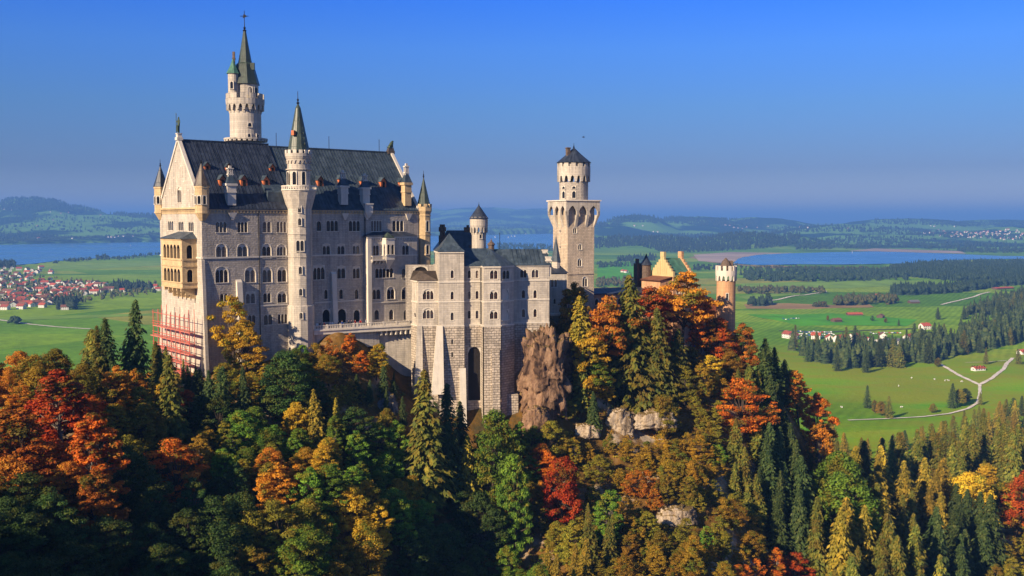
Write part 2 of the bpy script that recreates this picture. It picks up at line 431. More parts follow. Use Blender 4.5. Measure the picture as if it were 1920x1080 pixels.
# ------------------------------------------------------------------ terrain
VAL = -150.0
CTRL = [  # (column, distance, height)
 (300,232,-35),(378,220,-36),(340,212,-38),(470,228,-33),(563,236,-32),(640,240,-27.5),(700,243,-33),(735,246,-40),(800,240,-48),(860,238,-52),(930,239,-52),
 (985,246,-46),(1010,256,-27),(1045,266,-27),(1100,287,-27),(1200,296,-36),(1290,300,-38),(1380,304,-42),
 (461,262,-30),(700,290,-30),(900,300,-30),(1250,350,-60),(1000,420,-120),(500,380,-125),(200,330,-115),(0,300,-95),(350,270,-50),(-200,300,-100),
 (100,185,-36),(100,150,-48),(100,120,-58),(100,85,-68),(0,185,-36),(0,215,-42),(0,250,-62),(200,190,-36),(200,208,-37),(200,160,-49),(200,125,-62),
 (300,200,-41),(300,175,-52),(300,145,-63),(300,110,-73),(450,202,-46),(450,170,-58),(450,140,-68),(450,110,-81),
 (600,215,-42),(600,185,-54),(600,150,-66),(600,120,-78),(750,220,-52),(750,190,-64),(750,160,-74),(850,208,-74),(850,180,-88),(850,140,-95),
 (1000,232,-57),(1000,222,-66),(1000,208,-75),(1000,180,-90),(1100,262,-38),(1100,251,-46),(1100,238,-57),(1100,220,-66),(1100,200,-74),(1100,180,-82),
 (1200,284,-42),(1200,270,-43),(1200,255,-51),(1200,240,-59.5),(1200,225,-65.5),(1200,205,-71),(1200,180,-77),
 (1290,288,-36),(1350,275,-44),(1350,260,-53.5),(1350,245,-61),(1350,230,-67),(1350,205,-74),(1450,302,-50),(1450,283,-55),(1450,262,-69),(1450,235,-80),(1450,200,-88),
 (1550,305,-74),(1550,272,-82),(1550,235,-90),
 (1650,350,-103),(1650,300,-108),(1650,410,-114),(1750,440,-114),(1750,590,-138),(1750,350,-108),(1900,370,-103),(1900,300,-102),(1900,500,-120),(1850,640,-138),
 (1450,500,-142),(1300,520,-146),(1500,400,-130),(700,500,-148),(300,500,-147),(0,480,-145),(-300,420,-140),(1000,620,-150),(1400,640,-150),(1800,700,-150),
 (400,640,-150),(0,640,-150),(-600,600,-150),(2300,640,-150),(2300,420,-105),(2300,250,-105),
 (960,60,-88),(960,100,-100),(600,60,-84),(1300,100,-100),(1300,160,-90),(1600,200,-122),(1900,150,-118),(100,30,-85),(-200,150,-48),(-300,220,-54),(-250,90,-66),(960,15,-80),(2400,60,-110),(-800,40,-80)]
_c = np.array([((px - 960) / FPX * d, d, z) for px, d, z in CTRL])
_d = np.hypot(_c[:, None, 0] - _c[None, :, 0], _c[:, None, 1] - _c[None, :, 1])
_w = np.linalg.solve(_d + np.eye(len(_c)) * 1.5, _c[:, 2] - VAL)
def _near(x, y):
    o = np.zeros_like(x)
    for (cx, cyy, _), w in zip(_c, _w): o += w * np.hypot(x - cx, y - cyy)
    return o + VAL
def sstep(a, b, t):
    t = np.clip((t - a) / (b - a), 0, 1); return t * t * (3 - 2 * t)
_waves = [(RNG.uniform(0, 6.28), RNG.uniform(0, 6.28), RNG.uniform(0.6, 1.6)) for _ in range(10)]
def waves(x, y, s):
    o = np.zeros_like(x)
    for i, (a, p, k) in enumerate(_waves):
        o += np.sin((x * math.cos(a) + y * math.sin(a)) * k * s * (1 + i * 0.35) + p) / (1 + i * 0.35)
    return o / 3.0
BUMPS = [  # column, distance, row of the top, half width in columns, half depth in metres
 (60,10000,372,92,900),(150,10400,388,60,800),(228,11500,398,22,700),(262,11600,401,24,700),(150,9800,404,330,1500),
 (905,19000,390,110,1800),(780,19500,391,90,1800),(1010,19000,392,80,1600),
 (1190,9500,405,55,600),(1300,10500,409,80,800),(1420,11200,411,90,800),(1120,8800,424,80,500),
 (1230,5700,444,90,330),(1400,5900,437,75,380),(1330,5800,446,60,300),(1480,6200,440,60,350),(1125,6100,440,60,400),
 (1580,8600,424,100,600),(1700,10500,413,120,900),(1860,11500,415,90,900),(1650,7300,440,100,400),(1800,7600,437,130,500),(1920,8200,430,90,500)]
def _pip(poly, x, y):
    ins = np.zeros(x.shape, dtype=bool)
    n = len(poly)
    for i in range(n):
        x1, y1 = poly[i]; x2, y2 = poly[(i + 1) % n]
        c = ((y1 > y) != (y2 > y)) & (x < (x2 - x1) * (y - y1) / (y2 - y1 + 1e-9) + x1)
        ins ^= c
    return ins
def flat_pt(px, py, z=VAL):
    r = raydir(px, py); return r * (z / r[2])
LAKE_A = [(-160,500),(0,498),(60,495),(100,490),(200,483),(310,477),(500,474),(700,472),(850,470),(940,466),(1000,467),(1045,466),(1060,440),(1030,438),(920,440),(800,443),(650,447),(500,450),(310,453),(150,456),(0,459),(-160,461)]
LAKE_B = [(1375,494),(1420,497),(1500,495.5),(1580,496),(1700,494),(1760,489),(1840,486),(2000,485),(2000,481),(1880,480),(1800,476.5),(1730,474),(1640,471.5),(1560,473),(1480,475),(1420,478),(1385,484)]
LA = [tuple(flat_pt(*p)[:2]) for p in LAKE_A]
LB = [tuple(flat_pt(*p)[:2]) for p in LAKE_B]
def terr(x, y):
    x = np.asarray(x, dtype=float); y = np.asarray(y, dtype=float)
    d = np.hypot(x, y)
    near = np.maximum(_near(x, y), VAL)
    near = near + sstep(60, 120, d) * (1 - sstep(500, 700, d)) * (near > VAL + 3) * (waves(x, y, 0.13) * 1.3 + waves(x + 31, y, 0.4) * 0.5)
    k = sstep(560, 760, d)
    h = near * (1 - k) + VAL * k
    c = 960 + FPX * x / np.maximum(y, 1.0)
    far = np.zeros_like(h)
    for px, D, top, sx, sy in BUMPS:
        amp = (415 - top) / FPX * D - VAL
        far = np.maximum(far, amp * np.exp(-np.abs((c - px) / sx / 1.3) ** 2.8 - ((y - D) / sy / 1.25) ** 2) * (1 if top < 436 else 0.9))
    roll = sstep(6500, 12000, d) * (waves(x, y, 0.0011) * 26 + 52 + waves(x, y, 0.004) * 12) * (1 - 0.35 * sstep(20000, 45000, d))
    far = np.maximum(far, 0) + np.maximum(roll, 0) * (1 - np.clip(far / 250, 0, 1)) + sstep(5200, 7000, d) * np.maximum(waves(x, y, 0.012), 0) * 9
    far = far + sstep(15000, 30000, d) * 40
    inl = _pip(LA, x, y) | _pip(LB, x, y)
    h = h + np.where(inl, -2.5, far * sstep(4300, 6000, d))
    # pasture swells in the near valley
    h = h + sstep(640, 740, d) * (1 - sstep(1600, 3000, d)) * (c > 1350) * np.maximum(waves(x, y, 0.014), -0.2) * 2.5
    return h
def hz(x, y): return float(terr(np.array([x]), np.array([y]))[0])
_DS = np.concatenate([np.arange(60, 700, 1.5), np.geomspace(700, 30000, 1200)])
def gp(px, py, dmin=60):            # first point of the ground along a sight line
    r = raydir(px, py)
    y = _DS[_DS >= dmin]; s = y / r[1]
    x, z = r[0] * s, r[2] * s
    t = terr(x, y)
    i = np.argmax(z < t)
    if z[i] >= t[i]: return None
    return np.array([x[i], y[i], t[i]])
def gpn(pts):                       # many sight lines at once (valley and hills only)
    out = []
    ys = np.geomspace(700, 26000, 420)
    for px, py in pts:
        r = raydir(px, py); s = ys / r[1]
        t = terr(r[0] * s, ys); b = r[2] * s < t
        i = int(np.argmax(b))
        if b[i]: out.append((r[0] * s[i], ys[i], t[i]))
    return np.array(out).reshape(-1, 3)

def build_terrain():
    A = np.radians(np.linspace(-62, 62, 420))
    Rr = np.concatenate([np.arange(8, 60, 4.0), np.arange(60, 460, 2.5), np.geomspace(460, 4000, 130)[:-1], np.geomspace(4000, 26000, 230)[:-1], np.geomspace(26000, 62000, 14)])
    a, r = np.meshgrid(A, Rr)
    # the grid is spread so that the middle columns are finer
    a = a * (0.55 + 0.45 * (a / np.radians(62)) ** 2)
    a = a / 1.0
    x, y = r * np.sin(a * 1.0), r * np.cos(a)
    z = terr(x.ravel(), y.ravel()).reshape(x.shape)
    nr, na = x.shape
    v = np.stack([x, y, z], 2).reshape(-1, 3)
    i = (np.arange(nr - 1)[:, None] * na + np.arange(na - 1)[None]).ravel()
    q = np.stack([i, i + 1, i + na + 1, i + na], 1)[:, ::-1]
    me = np_mesh('ground', v, q, ground_mat(), smooth=True)
    ca = me.color_attributes.new('zone', 'FLOAT_COLOR', 'POINT')
    d = np.hypot(v[:, 0], v[:, 1]); c = 960 + FPX * v[:, 0] / np.maximum(v[:, 1], 1)
    zone = np.zeros((len(v), 4), dtype=np.float32); zone[:, 3] = 1
    zone[:, 0] = 1 - sstep(480, 640, d)
    zone[:, 1] = sstep(1350, 1480, c) * sstep(560, 660, d) * (1 - sstep(1150, 1350, d)) * (1 - .85 * np.exp(-((v[:, 0] - 255) / 60) ** 2 - ((v[:, 1] - 790) / 70) ** 2))
    zone[:, 2] = sstep(4500, 6500, d)
    ca.data.foreach_set('color', zone.ravel())
    o = bpy.data.objects.new('ground', me)
    link(o); tag(o, kind='structure')

def ground_mat():
    m, N, L, B = new_mat('ground cover')
    at = nd(N, 'ShaderNodeAttribute', attribute_name='zone')
    sp = nd(N, 'ShaderNodeSeparateColor'); L.new(at.outputs['Color'], sp.inputs[0])
    g = nd(N, 'ShaderNodeNewGeometry')
    def noise(scale, det=5, sc=None, rough=0.55):
        n = nd(N, 'ShaderNodeTexNoise'); n.inputs['Scale'].default_value = scale; n.inputs['Detail'].default_value = det; n.inputs['Roughness'].default_value = rough
        mp = nd(N, 'ShaderNodeMapping')
        if sc: mp.inputs['Scale'].default_value = sc
        L.new(g.outputs['Position'], mp.inputs[0]); L.new(mp.outputs[0], n.inputs['Vector'])
        return n.outputs[0]
    # strips of meadow, mown at different times
    vo = nd(N, 'ShaderNodeTexVoronoi'); vo.inputs['Scale'].default_value = 1.0
    mp = nd(N, 'ShaderNodeMapping'); mp.inputs['Scale'].default_value = (1 / 420, 1 / 260, 0); mp.inputs['Rotation'].default_value = (0, 0, 0.35)
    L.new(g.outputs['Position'], mp.inputs[0]); L.new(mp.outputs[0], vo.inputs['Vector'])
    sc = nd(N, 'ShaderNodeSeparateColor'); L.new(vo.outputs['Color'], sc.inputs[0])
    rf = ramp(N, [(0.0, (0.095, 0.240, 0.008)), (0.4, (0.150, 0.330, 0.010)), (0.7, (0.225, 0.400, 0.016)), (0.92, (0.29, 0.40, 0.03)), (1.0, (0.32, 0.33, 0.05))])
    L.new(sc.outputs[0], rf.inputs[0])
    rn = ramp(N, [(0.3, (0.75, 0.78, 0.7)), (0.7, (1.2, 1.12, 1.1))]); L.new(noise(0.012, 8), rn.inputs[0])
    fields = mixc(N, L, 1.0, rf.outputs[0], rn.outputs[0], 'MULTIPLY')
    # mowing tracks and tufts
    wv = nd(N, 'ShaderNodeTexWave'); wv.inputs['Scale'].default_value = .035; wv.inputs['Distortion'].default_value = 2.5; wv.inputs['Detail'].default_value = 3
    mpw = nd(N, 'ShaderNodeMapping'); mpw.inputs['Rotation'].default_value = (0, 0, .5); L.new(g.outputs['Position'], mpw.inputs[0]); L.new(mpw.outputs[0], wv.inputs['Vector'])
    rv = ramp(N, [(0.2, (.84, .87, .8)), (0.8, (1.1, 1.06, 1.1))]); L.new(wv.outputs['Fac'], rv.inputs[0])
    fields = mixc(N, L, 1.0, fields, rv.outputs[0], 'MULTIPLY')
    rt_f = ramp(N, [(0.35, (.8, .8, .75)), (0.65, (1.12, 1.1, 1.05))]); L.new(noise(0.09, 6), rt_f.inputs[0])
    fields = mixc(N, L, 1.0, fields, rt_f.outputs[0], 'MULTIPLY')
    # grazed meadow: olive and straw over green
    rm = ramp(N, [(0.30, (0.115, 0.340, 0.010)), (0.43, (0.20, 0.340, 0.012)), (0.55, (0.25, 0.29, 0.018)), (0.66, (0.19, 0.31, 0.012))])
    L.new(noise(0.009, 10, (1, 2.2, 1), 0.62), rm.inputs[0])
    c = mixc(N, L, sp.outputs[1], fields, rm.outputs[0])
    # far country: woods and clearings
    rw = ramp(N, [(0.47, (0.15, 0.32, 0.05)), (0.515, (0.016, 0.045, 0.016))]); L.new(noise(0.0012, 9, (1, 1.0, 1), 0.62), rw.inputs[0])
    c = mixc(N, L, sp.outputs[2], c, rw.outputs[0])
    # castle hill: rock, dry grass, fallen leaves
    rr = ramp(N, [(0.38, (0.055, 0.045, 0.018)), (0.5, (0.16, 0.085, 0.02)), (0.56, (0.22, 0.14, 0.06)), (0.63, (0.40, 0.33, 0.25)), (0.75, (0.48, 0.41, 0.33))])
    L.new(noise(0.085, 10, (1, 1, 0.6), 0.65), rr.inputs[0])
    c = mixc(N, L, sp.outputs[0], c, rr.outputs[0])
    L.new(c, B.inputs['Base Color'])
    B.inputs['Roughness'].default_value = 0.95; B.inputs['Specular IOR Level'].default_value = 0.05
    bp = nd(N, 'ShaderNodeBump'); bp.inputs['Strength'].default_value = 0.7; bp.inputs['Distance'].default_value = 1.2
    L.new(noise(0.35, 8), bp.inputs['Height']); L.new(bp.outputs[0], B.inputs['Normal'])
    return m
build_terrain()

def water_mat():
    m, N, L, B = new_mat('lake water')
    B.inputs['Base Color'].default_value = (0.05, 0.22, 0.52, 1); B.inputs['Roughness'].default_value = 0.22
    g = nd(N, 'ShaderNodeNewGeometry')
    mp = nd(N, 'ShaderNodeMapping'); mp.inputs['Scale'].default_value = (0.02, 0.05, 0.05)
    L.new(g.outputs['Position'], mp.inputs[0])
    nz = nd(N, 'ShaderNodeTexNoise'); nz.inputs['Scale'].default_value = 1.0; nz.inputs['Detail'].default_value = 8
    L.new(mp.outputs[0], nz.inputs['Vector'])
    bp = nd(N, 'ShaderNodeBump'); bp.inputs['Strength'].default_value = 0.35; bp.inputs['Distance'].default_value = 2.0
    L.new(nz.outputs[0], bp.inputs['Height']); L.new(bp.outputs[0], B.inputs['Normal'])
    n2 = nd(N, 'ShaderNodeTexNoise'); n2.inputs['Scale'].default_value = 0.0016; n2.inputs['Detail'].default_value = 4
    L.new(g.outputs['Position'], n2.inputs['Vector'])
    r = ramp(N, [(0.4, (0.16, 0.16, 0.16)), (0.62, (0.42, 0.42, 0.42))]); L.new(n2.outputs[0], r.inputs[0]); L.new(r.outputs[0], B.inputs['Roughness'])
    return m
M['water'] = water_mat()
for nm, pl in (('lake_water', LA), ('lake_water', LB)):
    b = MB(); b.add([(x, y, VAL + 0.4) for x, y in pl])
    o = b.build(nm, M['water']); tag(o, kind='structure')

def ground_mat2(name, a, bcol, s=0.02):
    return plain(name, tuple((p + q) / 2 for p, q in zip(a, bcol)), 0.95, 0, 0.25, s, 0.05)
M['tanfield'] = ground_mat2('dry stubble', (0.34, 0.22, 0.09), (0.28, 0.19, 0.08))
M['mud'] = ground_mat2('pinkish mud flat', (0.44, 0.35, 0.27), (0.38, 0.30, 0.25), 0.004)
M['lime_grass'] = ground_mat2('fresh mown grass', (0.085, 0.33, 0.010), (0.10, 0.35, 0.012))
M['pale_grass'] = ground_mat2('cut hay meadow', (0.20, 0.34, 0.04), (0.19, 0.32, 0.035))
M['gravel'] = ground_mat2('pale gravel', (0.68, 0.62, 0.52), (0.74, 0.68, 0.58), 0.2)
M['asphalt'] = ground_mat2('grey asphalt', (0.09, 0.09, 0.09), (0.07, 0.07, 0.07), 0.1)
def sheet(name, pts, mat, dz=0.35, n=10):
    """a flat patch of ground cover draped on the terrain, corners given on the survey photograph"""
    w = [gp(px, py, 700) for px, py in pts]
    w = [p for p in w if p is not None]
    me_pts = []
    k = len(w)
    for i in range(k):
        a, b_ = w[i], w[(i + 1) % k]
        for j in range(4): me_pts.append(a + (b_ - a) * j / 4)
    cx = sum(p[0] for p in w) / k; cyy = sum(p[1] for p in w) / k
    b = MB()
    rings = [[(cx + (p[0] - cx) * f, cyy + (p[1] - cyy) * f) for p in me_pts] for f in (1.0, 0.75, 0.5, 0.25, 0.02)]
    zz = [[hz(x, y) + dz for x, y in rg] for rg in rings]
    K = len(me_pts)
    for q in range(4):
        for i in range(K):
            j = (i + 1) % K
            b.add([(*rings[q][i], zz[q][i]), (*rings[q][j], zz[q][j]), (*rings[q + 1][j], zz[q + 1][j]), (*rings[q + 1][i], zz[q + 1][i])])
    o = b.build(name, mat); tag(o, kind='structure'); return o
sheet('mud_flat', [(1300,478),(1370,473),(1470,474.5),(1520,476),(1440,480),(1390,487),(1370,494),(1310,490)], M['mud'], 0.9)
sheet('lake_shore', [(1590,471),(1640,466),(1720,469),(1800,471),(1812,476),(1730,474.2),(1640,471.8)], M['mud'], 0.9)
sheet('stubble_field', [(1290,482),(1340,479),(1480,500),(1470,505),(1330,492)], M['tanfield'])
sheet('stubble_field', [(1395,571),(1480,569),(1580,573),(1630,571),(1640,577),(1520,580),(1400,579)], M['tanfield'])
sheet('hay_meadow', [(1390,532),(1480,529),(1640,524),(1760,530),(1700,535),(1560,541),(1400,545)], M['pale_grass'])
sheet('hay_meadow', [(1385,556),(1500,548),(1500,553),(1400,562)], M['pale_grass'])
sheet('hay_meadow', [(40,505),(130,497),(300,492),(300,498),(150,505)], M['pale_grass'])
sheet('hay_meadow', [(-30,597),(60,594),(290,588),(290,592),(70,600),(-30,604)], M['pale_grass'])
sheet('green_meadow', [(1400,590),(1560,588),(1720,600),(1700,612),(1500,612)], M['lime_grass'])
sheet('green_meadow', [(1120,500),(1180,492),(1210,500),(1200,520),(1120,528)], M['lime_grass'])

def path(name, pts, width, mat, dz=0.5, step=6):
    """a way laid on the ground through points of the survey photograph"""
    w = [gp(px, py, 700) for px, py in pts]
    p = [Vector((a[0], a[1])) for a in w if a is not None]
    q = []
    for i in range(len(p) - 1):
        n = max(1, int((p[i + 1] - p[i]).length / step))
        q += [p[i].lerp(p[i + 1], j / n) for j in range(n)]
    q.append(p[-1])
    b = MB()
    L, Rr = [], []
    for i, a in enumerate(q):
        d = (q[min(i + 1, len(q) - 1)] - q[max(0, i - 1)]).normalized(); s = Vector((-d.y, d.x)) * width / 2 * (1 + 0.12 * math.sin(i * 1.7))
        L.append((a.x + s.x, a.y + s.y)); Rr.append((a.x - s.x, a.y - s.y))
    for i in range(len(q) - 1):
        b.add([(*Rr[i], hz(*Rr[i]) + dz), (*Rr[i + 1], hz(*Rr[i + 1]) + dz), (*L[i + 1], hz(*L[i + 1]) + dz), (*L[i], hz(*L[i]) + dz)])
    o = b.build(name, mat); tag(o, kind='structure'); return o
path('gravel_path', [(1761,683),(1800,706),(1836,723),(1860,711),(1882,693),(1888,682),(1899,672)], 3.7, M['gravel'])
path('gravel_path', [(1837,722),(1837,740),(1833,757),(1815,768),(1780,777),(1730,783),(1660,787),(1590,789)], 2.6, M['gravel'], 0.6)
path('gravel_path', [(1810,681),(1850,680),(1888,677)], 1.6, M['gravel'], 0.55)
path('gravel_path', [(-20,598),(60,609),(110,614),(170,618)], 5, M['gravel'], 0.7)
path('country_road', [(1400,568),(1460,562),(1520,552),(1548,548),(1540,540)], 6, M['gravel'], 0.7)
path('country_road', [(1765,572),(1830,556),(1855,548)], 5, M['gravel'], 0.7)
path('country_road', [(1460,621),(1560,623),(1660,619),(1720,617)], 7, M['asphalt'], 0.7)

# the wooded mountainside behind the bridge: it holds the low sun off the near gorge
def mountain():
    xs = np.linspace(-420, -66, 60); ys = np.linspace(-260, 96, 60)
    x, y = np.meshgrid(xs, ys)
    h = 22 - 1.0 * np.maximum(0, y - 32) + np.minimum(0.10 * np.maximum(0, -150 - x), 8) - 0.6 * np.maximum(0, x + 136) + waves(x, y, 0.12) * 3.0
    h = np.clip(h, -75, 60)
    v = np.stack([x, y, h], 2).reshape(-1, 3); na = x.shape[1]
    i = (np.arange(59)[:, None] * na + np.arange(59)[None]).ravel()
    q = np.stack([i, i + 1, i + na + 1, i + na], 1)
    me = np_mesh('mountainside', v, q, plain('dark forest floor', (0.05, 0.05, 0.02), 0.95, 0, 0.4, 0.2), smooth=True)
    o = bpy.data.objects.new('mountainside', me); link(o); tag(o, kind='structure')
mountain()

# air: pale blue haze that the far shore and the hills fade into
def haze():
    m = bpy.data.materials.new('valley haze'); m.use_nodes = True
    N, L = m.node_tree.nodes, m.node_tree.links
    N.remove(N['Principled BSDF'])
    v = N.new('ShaderNodeVolumePrincipled')
    v.inputs['Color'].default_value = (0.17, 0.42, 1.0, 1)
    v.inputs['Density'].default_value = HAZE
    v.inputs['Anisotropy'].default_value = 0.0
    L.new(v.outputs[0], N['Material Output'].inputs['Volume'])
    b = MB(); b.box(-70000, 70000, -3000, 64000, VAL - 8, 330)
    o = b.build('haze', m); tag(o, kind='stuff')
HAZE = 1.05e-4
haze()
# ------------------------------------------------------------------ building kit
class Frame:                        # local axes of one building: x along its front, y inwards
    def __init__(s, x, y, z, deg):
        s.o = np.array([x, y, z]); s.a = R(deg)
        c, n = math.cos(s.a), math.sin(s.a)
        s.R = np.array([[c, n, 0], [-n, c, 0], [0, 0, 1]])      # world -> local
    def loc(s, w): return s.R @ (np.asarray(w) - s.o)
    def ray(s, px, py): return s.R @ (-s.o), s.R @ raydir(px, py)
    def hit(s, px, py, p0, n):
        o, d = s.ray(px, py); n = np.asarray(n, float)
        t = ((np.asarray(p0) - o) @ n) / (d @ n)
        return o + d * t
    def hy(s, px, py, y=0.0):
        h = s.hit(px, py, (0, y, 0), (0, 1, 0)); return h[0], h[2]
    def hx(s, px, py, x=0.0):
        h = s.hit(px, py, (x, 0, 0), (1, 0, 0)); return h[1], h[2]

def plate(b, w, h, lights, y0, y1, jamb, col, top=0.0, mat=0, pointed=False, seg=7):
    """a stone plate with arched lights, front at y0, back at y1; bottom at z = 0"""
    r = ((w - 2 * jamb) - (lights - 1) * col) / lights / 2
    xs = [(-w / 2, -w / 2 + jamb, None)]
    for i in range(lights):
        c = -w / 2 + jamb + r + i * (2 * r + col)
        xs.append((c - r, c + r, c))
        if i < lights - 1: xs.append((c + r, c + r + col, None))
    xs.append((w / 2 - jamb, w / 2, None))
    ah = min(r * (1.8 if pointed else 1.0), (h - top) * 0.6)
    sp = h - top - ah
    def f(x, c):
        t = min(1, abs(x - c) / r)
        return sp + ah * ((1 - t) ** 0.65 if pointed else math.sqrt(1 - t * t))
    for a, e, c in xs:
        if c is None:
            if e - a < 1e-4: continue
            b.add([(a, y0, 0), (e, y0, 0), (e, y0, h), (a, y0, h)], mat)
            b.add([(e, y0, 0), (e, y1, 0), (e, y1, sp), (e, y0, sp)], mat)
            b.add([(a, y1, 0), (a, y0, 0), (a, y0, sp), (a, y1, sp)], mat)
        else:
            for i in range(seg):
                p, q = a + (e - a) * i / seg, a + (e - a) * (i + 1) / seg
                zp, zq = f(p, c), f(q, c)
                if h - min(zp, zq) > 1e-4: b.add([(p, y0, zp), (q, y0, zq), (q, y0, h), (p, y0, h)], mat)
                b.add([(p, y1, zp), (q, y1, zq), (q, y0, zq), (p, y0, zp)], mat)

_wcache = {}
def window_mesh(w, h, lights, style, trim):
    key = (w, h, lights, style, trim)
    if key in _wcache: return _wcache[key]
    b = MB(); p = MB()
    D = 0.42
    for (a, e) in (((-w / 2, 0), (-w / 2, h)), ((w / 2, 0), (w / 2, h))):
        x = a[0]
        b.add([(x, 0, 0), (x, D, 0), (x, D, h), (x, 0, h)])
    b.add([(-w / 2, 0, 0), (w / 2, 0, 0), (w / 2, D, 0), (-w / 2, D, 0)]); b.add([(-w / 2, 0, h), (w / 2, 0, h), (w / 2, D, h), (-w / 2, D, h)])
    if style == 'single': plate(b, w, h, 1, 0.0, 0.24, 0.05, 0.1, 0.05)
    elif style == 'multi': plate(b, w, h, lights, 0.04, 0.2, 0.06, 0.11, 0.08)
    elif style == 'arch':
        plate(b, w, h, 1, 0.0, 0.14, 0.04, 0.1, 0.03)
        plate(b, w, h, lights, 0.14, 0.26, 0.08, 0.12, h * 0.18)
    elif style == 'blind':
        plate(b, w, h, 1, 0.0, 0.2, 0.1, 0.1, 0.08)
        b.add([(-w / 2, 0.2, 0), (w / 2, 0.2, 0), (w / 2, 0.2, h), (-w / 2, 0.2, h)])
    elif style == 'door': plate(b, w, h, 1, 0.0, 0.5, 0.08, 0.1, 0.05)
    # sill and hood
    b.box(-w / 2 - 0.12, w / 2 + 0.12, -0.12, 0.0, -0.16, 0.0)
    if trim:
        for sx in (-1, 1): b.box(min(sx * w / 2, sx * (w / 2 + 0.14)), max(sx * w / 2, sx * (w / 2 + 0.14)), -0.05, 0.0, 0, h * 0.62)
        r = w / 2; n = 10; z0 = h * 0.62; ah = h - z0 + 0.1
        for i in range(n):
            a, e = math.pi * i / n, math.pi * (i + 1) / n
            def q(t, rr, k): return (rr * math.cos(t), k, z0 + (ah + (rr - r)) * math.sin(t))
            b.hexa([q(a, r, -0.05), q(e, r, -0.05), q(e, r, 0.0), q(a, r, 0.0), q(a, r + 0.14, -0.05), q(e, r + 0.14, -0.05), q(e, r + 0.14, 0.0), q(a, r + 0.14, 0.0)])
    yb = 0.30 if style != 'door' else 0.41
    if style not in ('blind',):
        p.add([(-w / 2, yb, 0), (w / 2, yb, 0), (w / 2, yb, h), (-w / 2, yb, h)], 0)
        if style != 'door':
            n = max(1, lights)
            lw = w / n
            for i in range(n):
                c = -w / 2 + lw * (i + 0.5)
                p.box(c - 0.03, c + 0.03, yb - 0.04, yb - 0.005, 0, h, 1, 'k')
            for zz in (0.04, h * 0.45): p.box(-w / 2, w / 2, yb - 0.055, yb - 0.045, zz, zz + 0.07, 1)
    r = (b.mesh('window', [M['pale']]), p.mesh('pane', [M['glass'] if style != 'door' else M['void'], M['wood']]) if p.f else None)
    _wcache[key] = r
    return r

class Facade:                       # a vertical wall of a building; u runs to the right as seen from outside
    def __init__(s, fr, A, B, parent):
        s.fr, s.A, s.B, s.parent = fr, np.array(A, float), np.array(B, float), parent
        d = s.B - s.A; s.L = float(np.hypot(*d)); s.d = d / s.L; s.n = np.array([s.d[1], -s.d[0]])
        s.ang = math.atan2(s.d[1], s.d[0]); s.holes = []
    def at(s, px, py):
        h = s.fr.hit(px, py, (*s.A, 0), (*s.n, 0)); return float((h[:2] - s.A) @ s.d), float(h[2])
    def win(s, px, py, wpx, hpx, style='single', lights=1, trim=False, name='window'):
        u0, z0 = s.at(px - wpx / 2, py + hpx / 2); u1, z1 = s.at(px + wpx / 2, py - hpx / 2)
        _, zb = s.at(px, py + hpx / 2); _, zt = s.at(px, py - hpx / 2)
        w = round(max(u1 - u0, 0.5) / 0.1) * 0.1; h = round(max(zt - zb, 0.8) / 0.1) * 0.1
        return s.winm((u0 + u1) / 2, zb, w, h, style, lights, trim, name)
    def winm(s, u, z, w, h, style='single', lights=1, trim=False, name='window'):
        u = min(max(u, w / 2 + 0.1), s.L - w / 2 - 0.1)
        for a, e, c, f in s.holes:
            if u - w / 2 < e - 1e-3 and u + w / 2 > a + 1e-3 and z < f - 1e-3 and z + h > c + 1e-3: return None
        s.holes.append((u - w / 2, u + w / 2, z, z + h))
        wm, pm = window_mesh(w, h, lights, style, trim)
        o = bpy.data.objects.new(name, wm); o.location = (*(s.A + s.d * u), z); o.rotation_euler = (0, 0, s.ang); link(o, s.parent)
        if pm:
            q = link(bpy.data.objects.new('pane', pm), o)
            if style != 'door' and random.random() < .34:
                q.material_slots[0].link = 'OBJECT'; q.material_slots[0].material = M[random.choice(['glass_bright', 'glass_bright', 'curtain'])]
        return o
    def wall(s, b, z0, z1, u0=0.0, u1=None, mat=0):
        u1 = s.L if u1 is None else u1
        us = sorted({u0, u1, *[min(max(x, u0), u1) for h in s.holes for x in h[:2]]}); zs = sorted({z0, z1, *[min(max(x, z0), z1) for h in s.holes for x in h[2:]]})
        for i in range(len(us) - 1):
            if us[i + 1] - us[i] < 1e-6: continue
            um = (us[i] + us[i + 1]) / 2
            run = None
            for j in range(len(zs) - 1):
                zm = (zs[j] + zs[j + 1]) / 2
                open_ = any(h[0] < um < h[1] and h[2] < zm < h[3] for h in s.holes)
                if not open_ and run is None: run = zs[j]
                if (open_ or j == len(zs) - 2) and run is not None:
                    e = zs[j] if open_ else zs[j + 1]
                    if e - run > 1e-6:
                        p, q = s.A + s.d * us[i], s.A + s.d * us[i + 1]
                        b.add([(*p, run), (*q, run), (*q, e), (*p, e)], mat)
                    run = None
    def band(s, b, z, h, out, u0=0.0, u1=None, mat=0):    # a string course
        u1 = s.L if u1 is None else u1
        p, q = s.A + s.d * u0, s.A + s.d * u1; o = s.n * out
        b.hexa([(*(p + o), z), (*(q + o), z), (*q, z), (*p, z), (*(p + o), z + h), (*(q + o), z + h), (*q, z + h), (*p, z + h)], mat)
    def frieze(s, b, z, h, out, step, u0=0.0, u1=None, mat=0):  # row of small corbels under an eave
        u1 = s.L if u1 is None else u1
        n = max(1, int((u1 - u0) / step))
        for i in range(n):
            u = u0 + (i + 0.5) * (u1 - u0) / n
            s.band(b, z, h, out, u - step * 0.22, u + step * 0.22, mat)

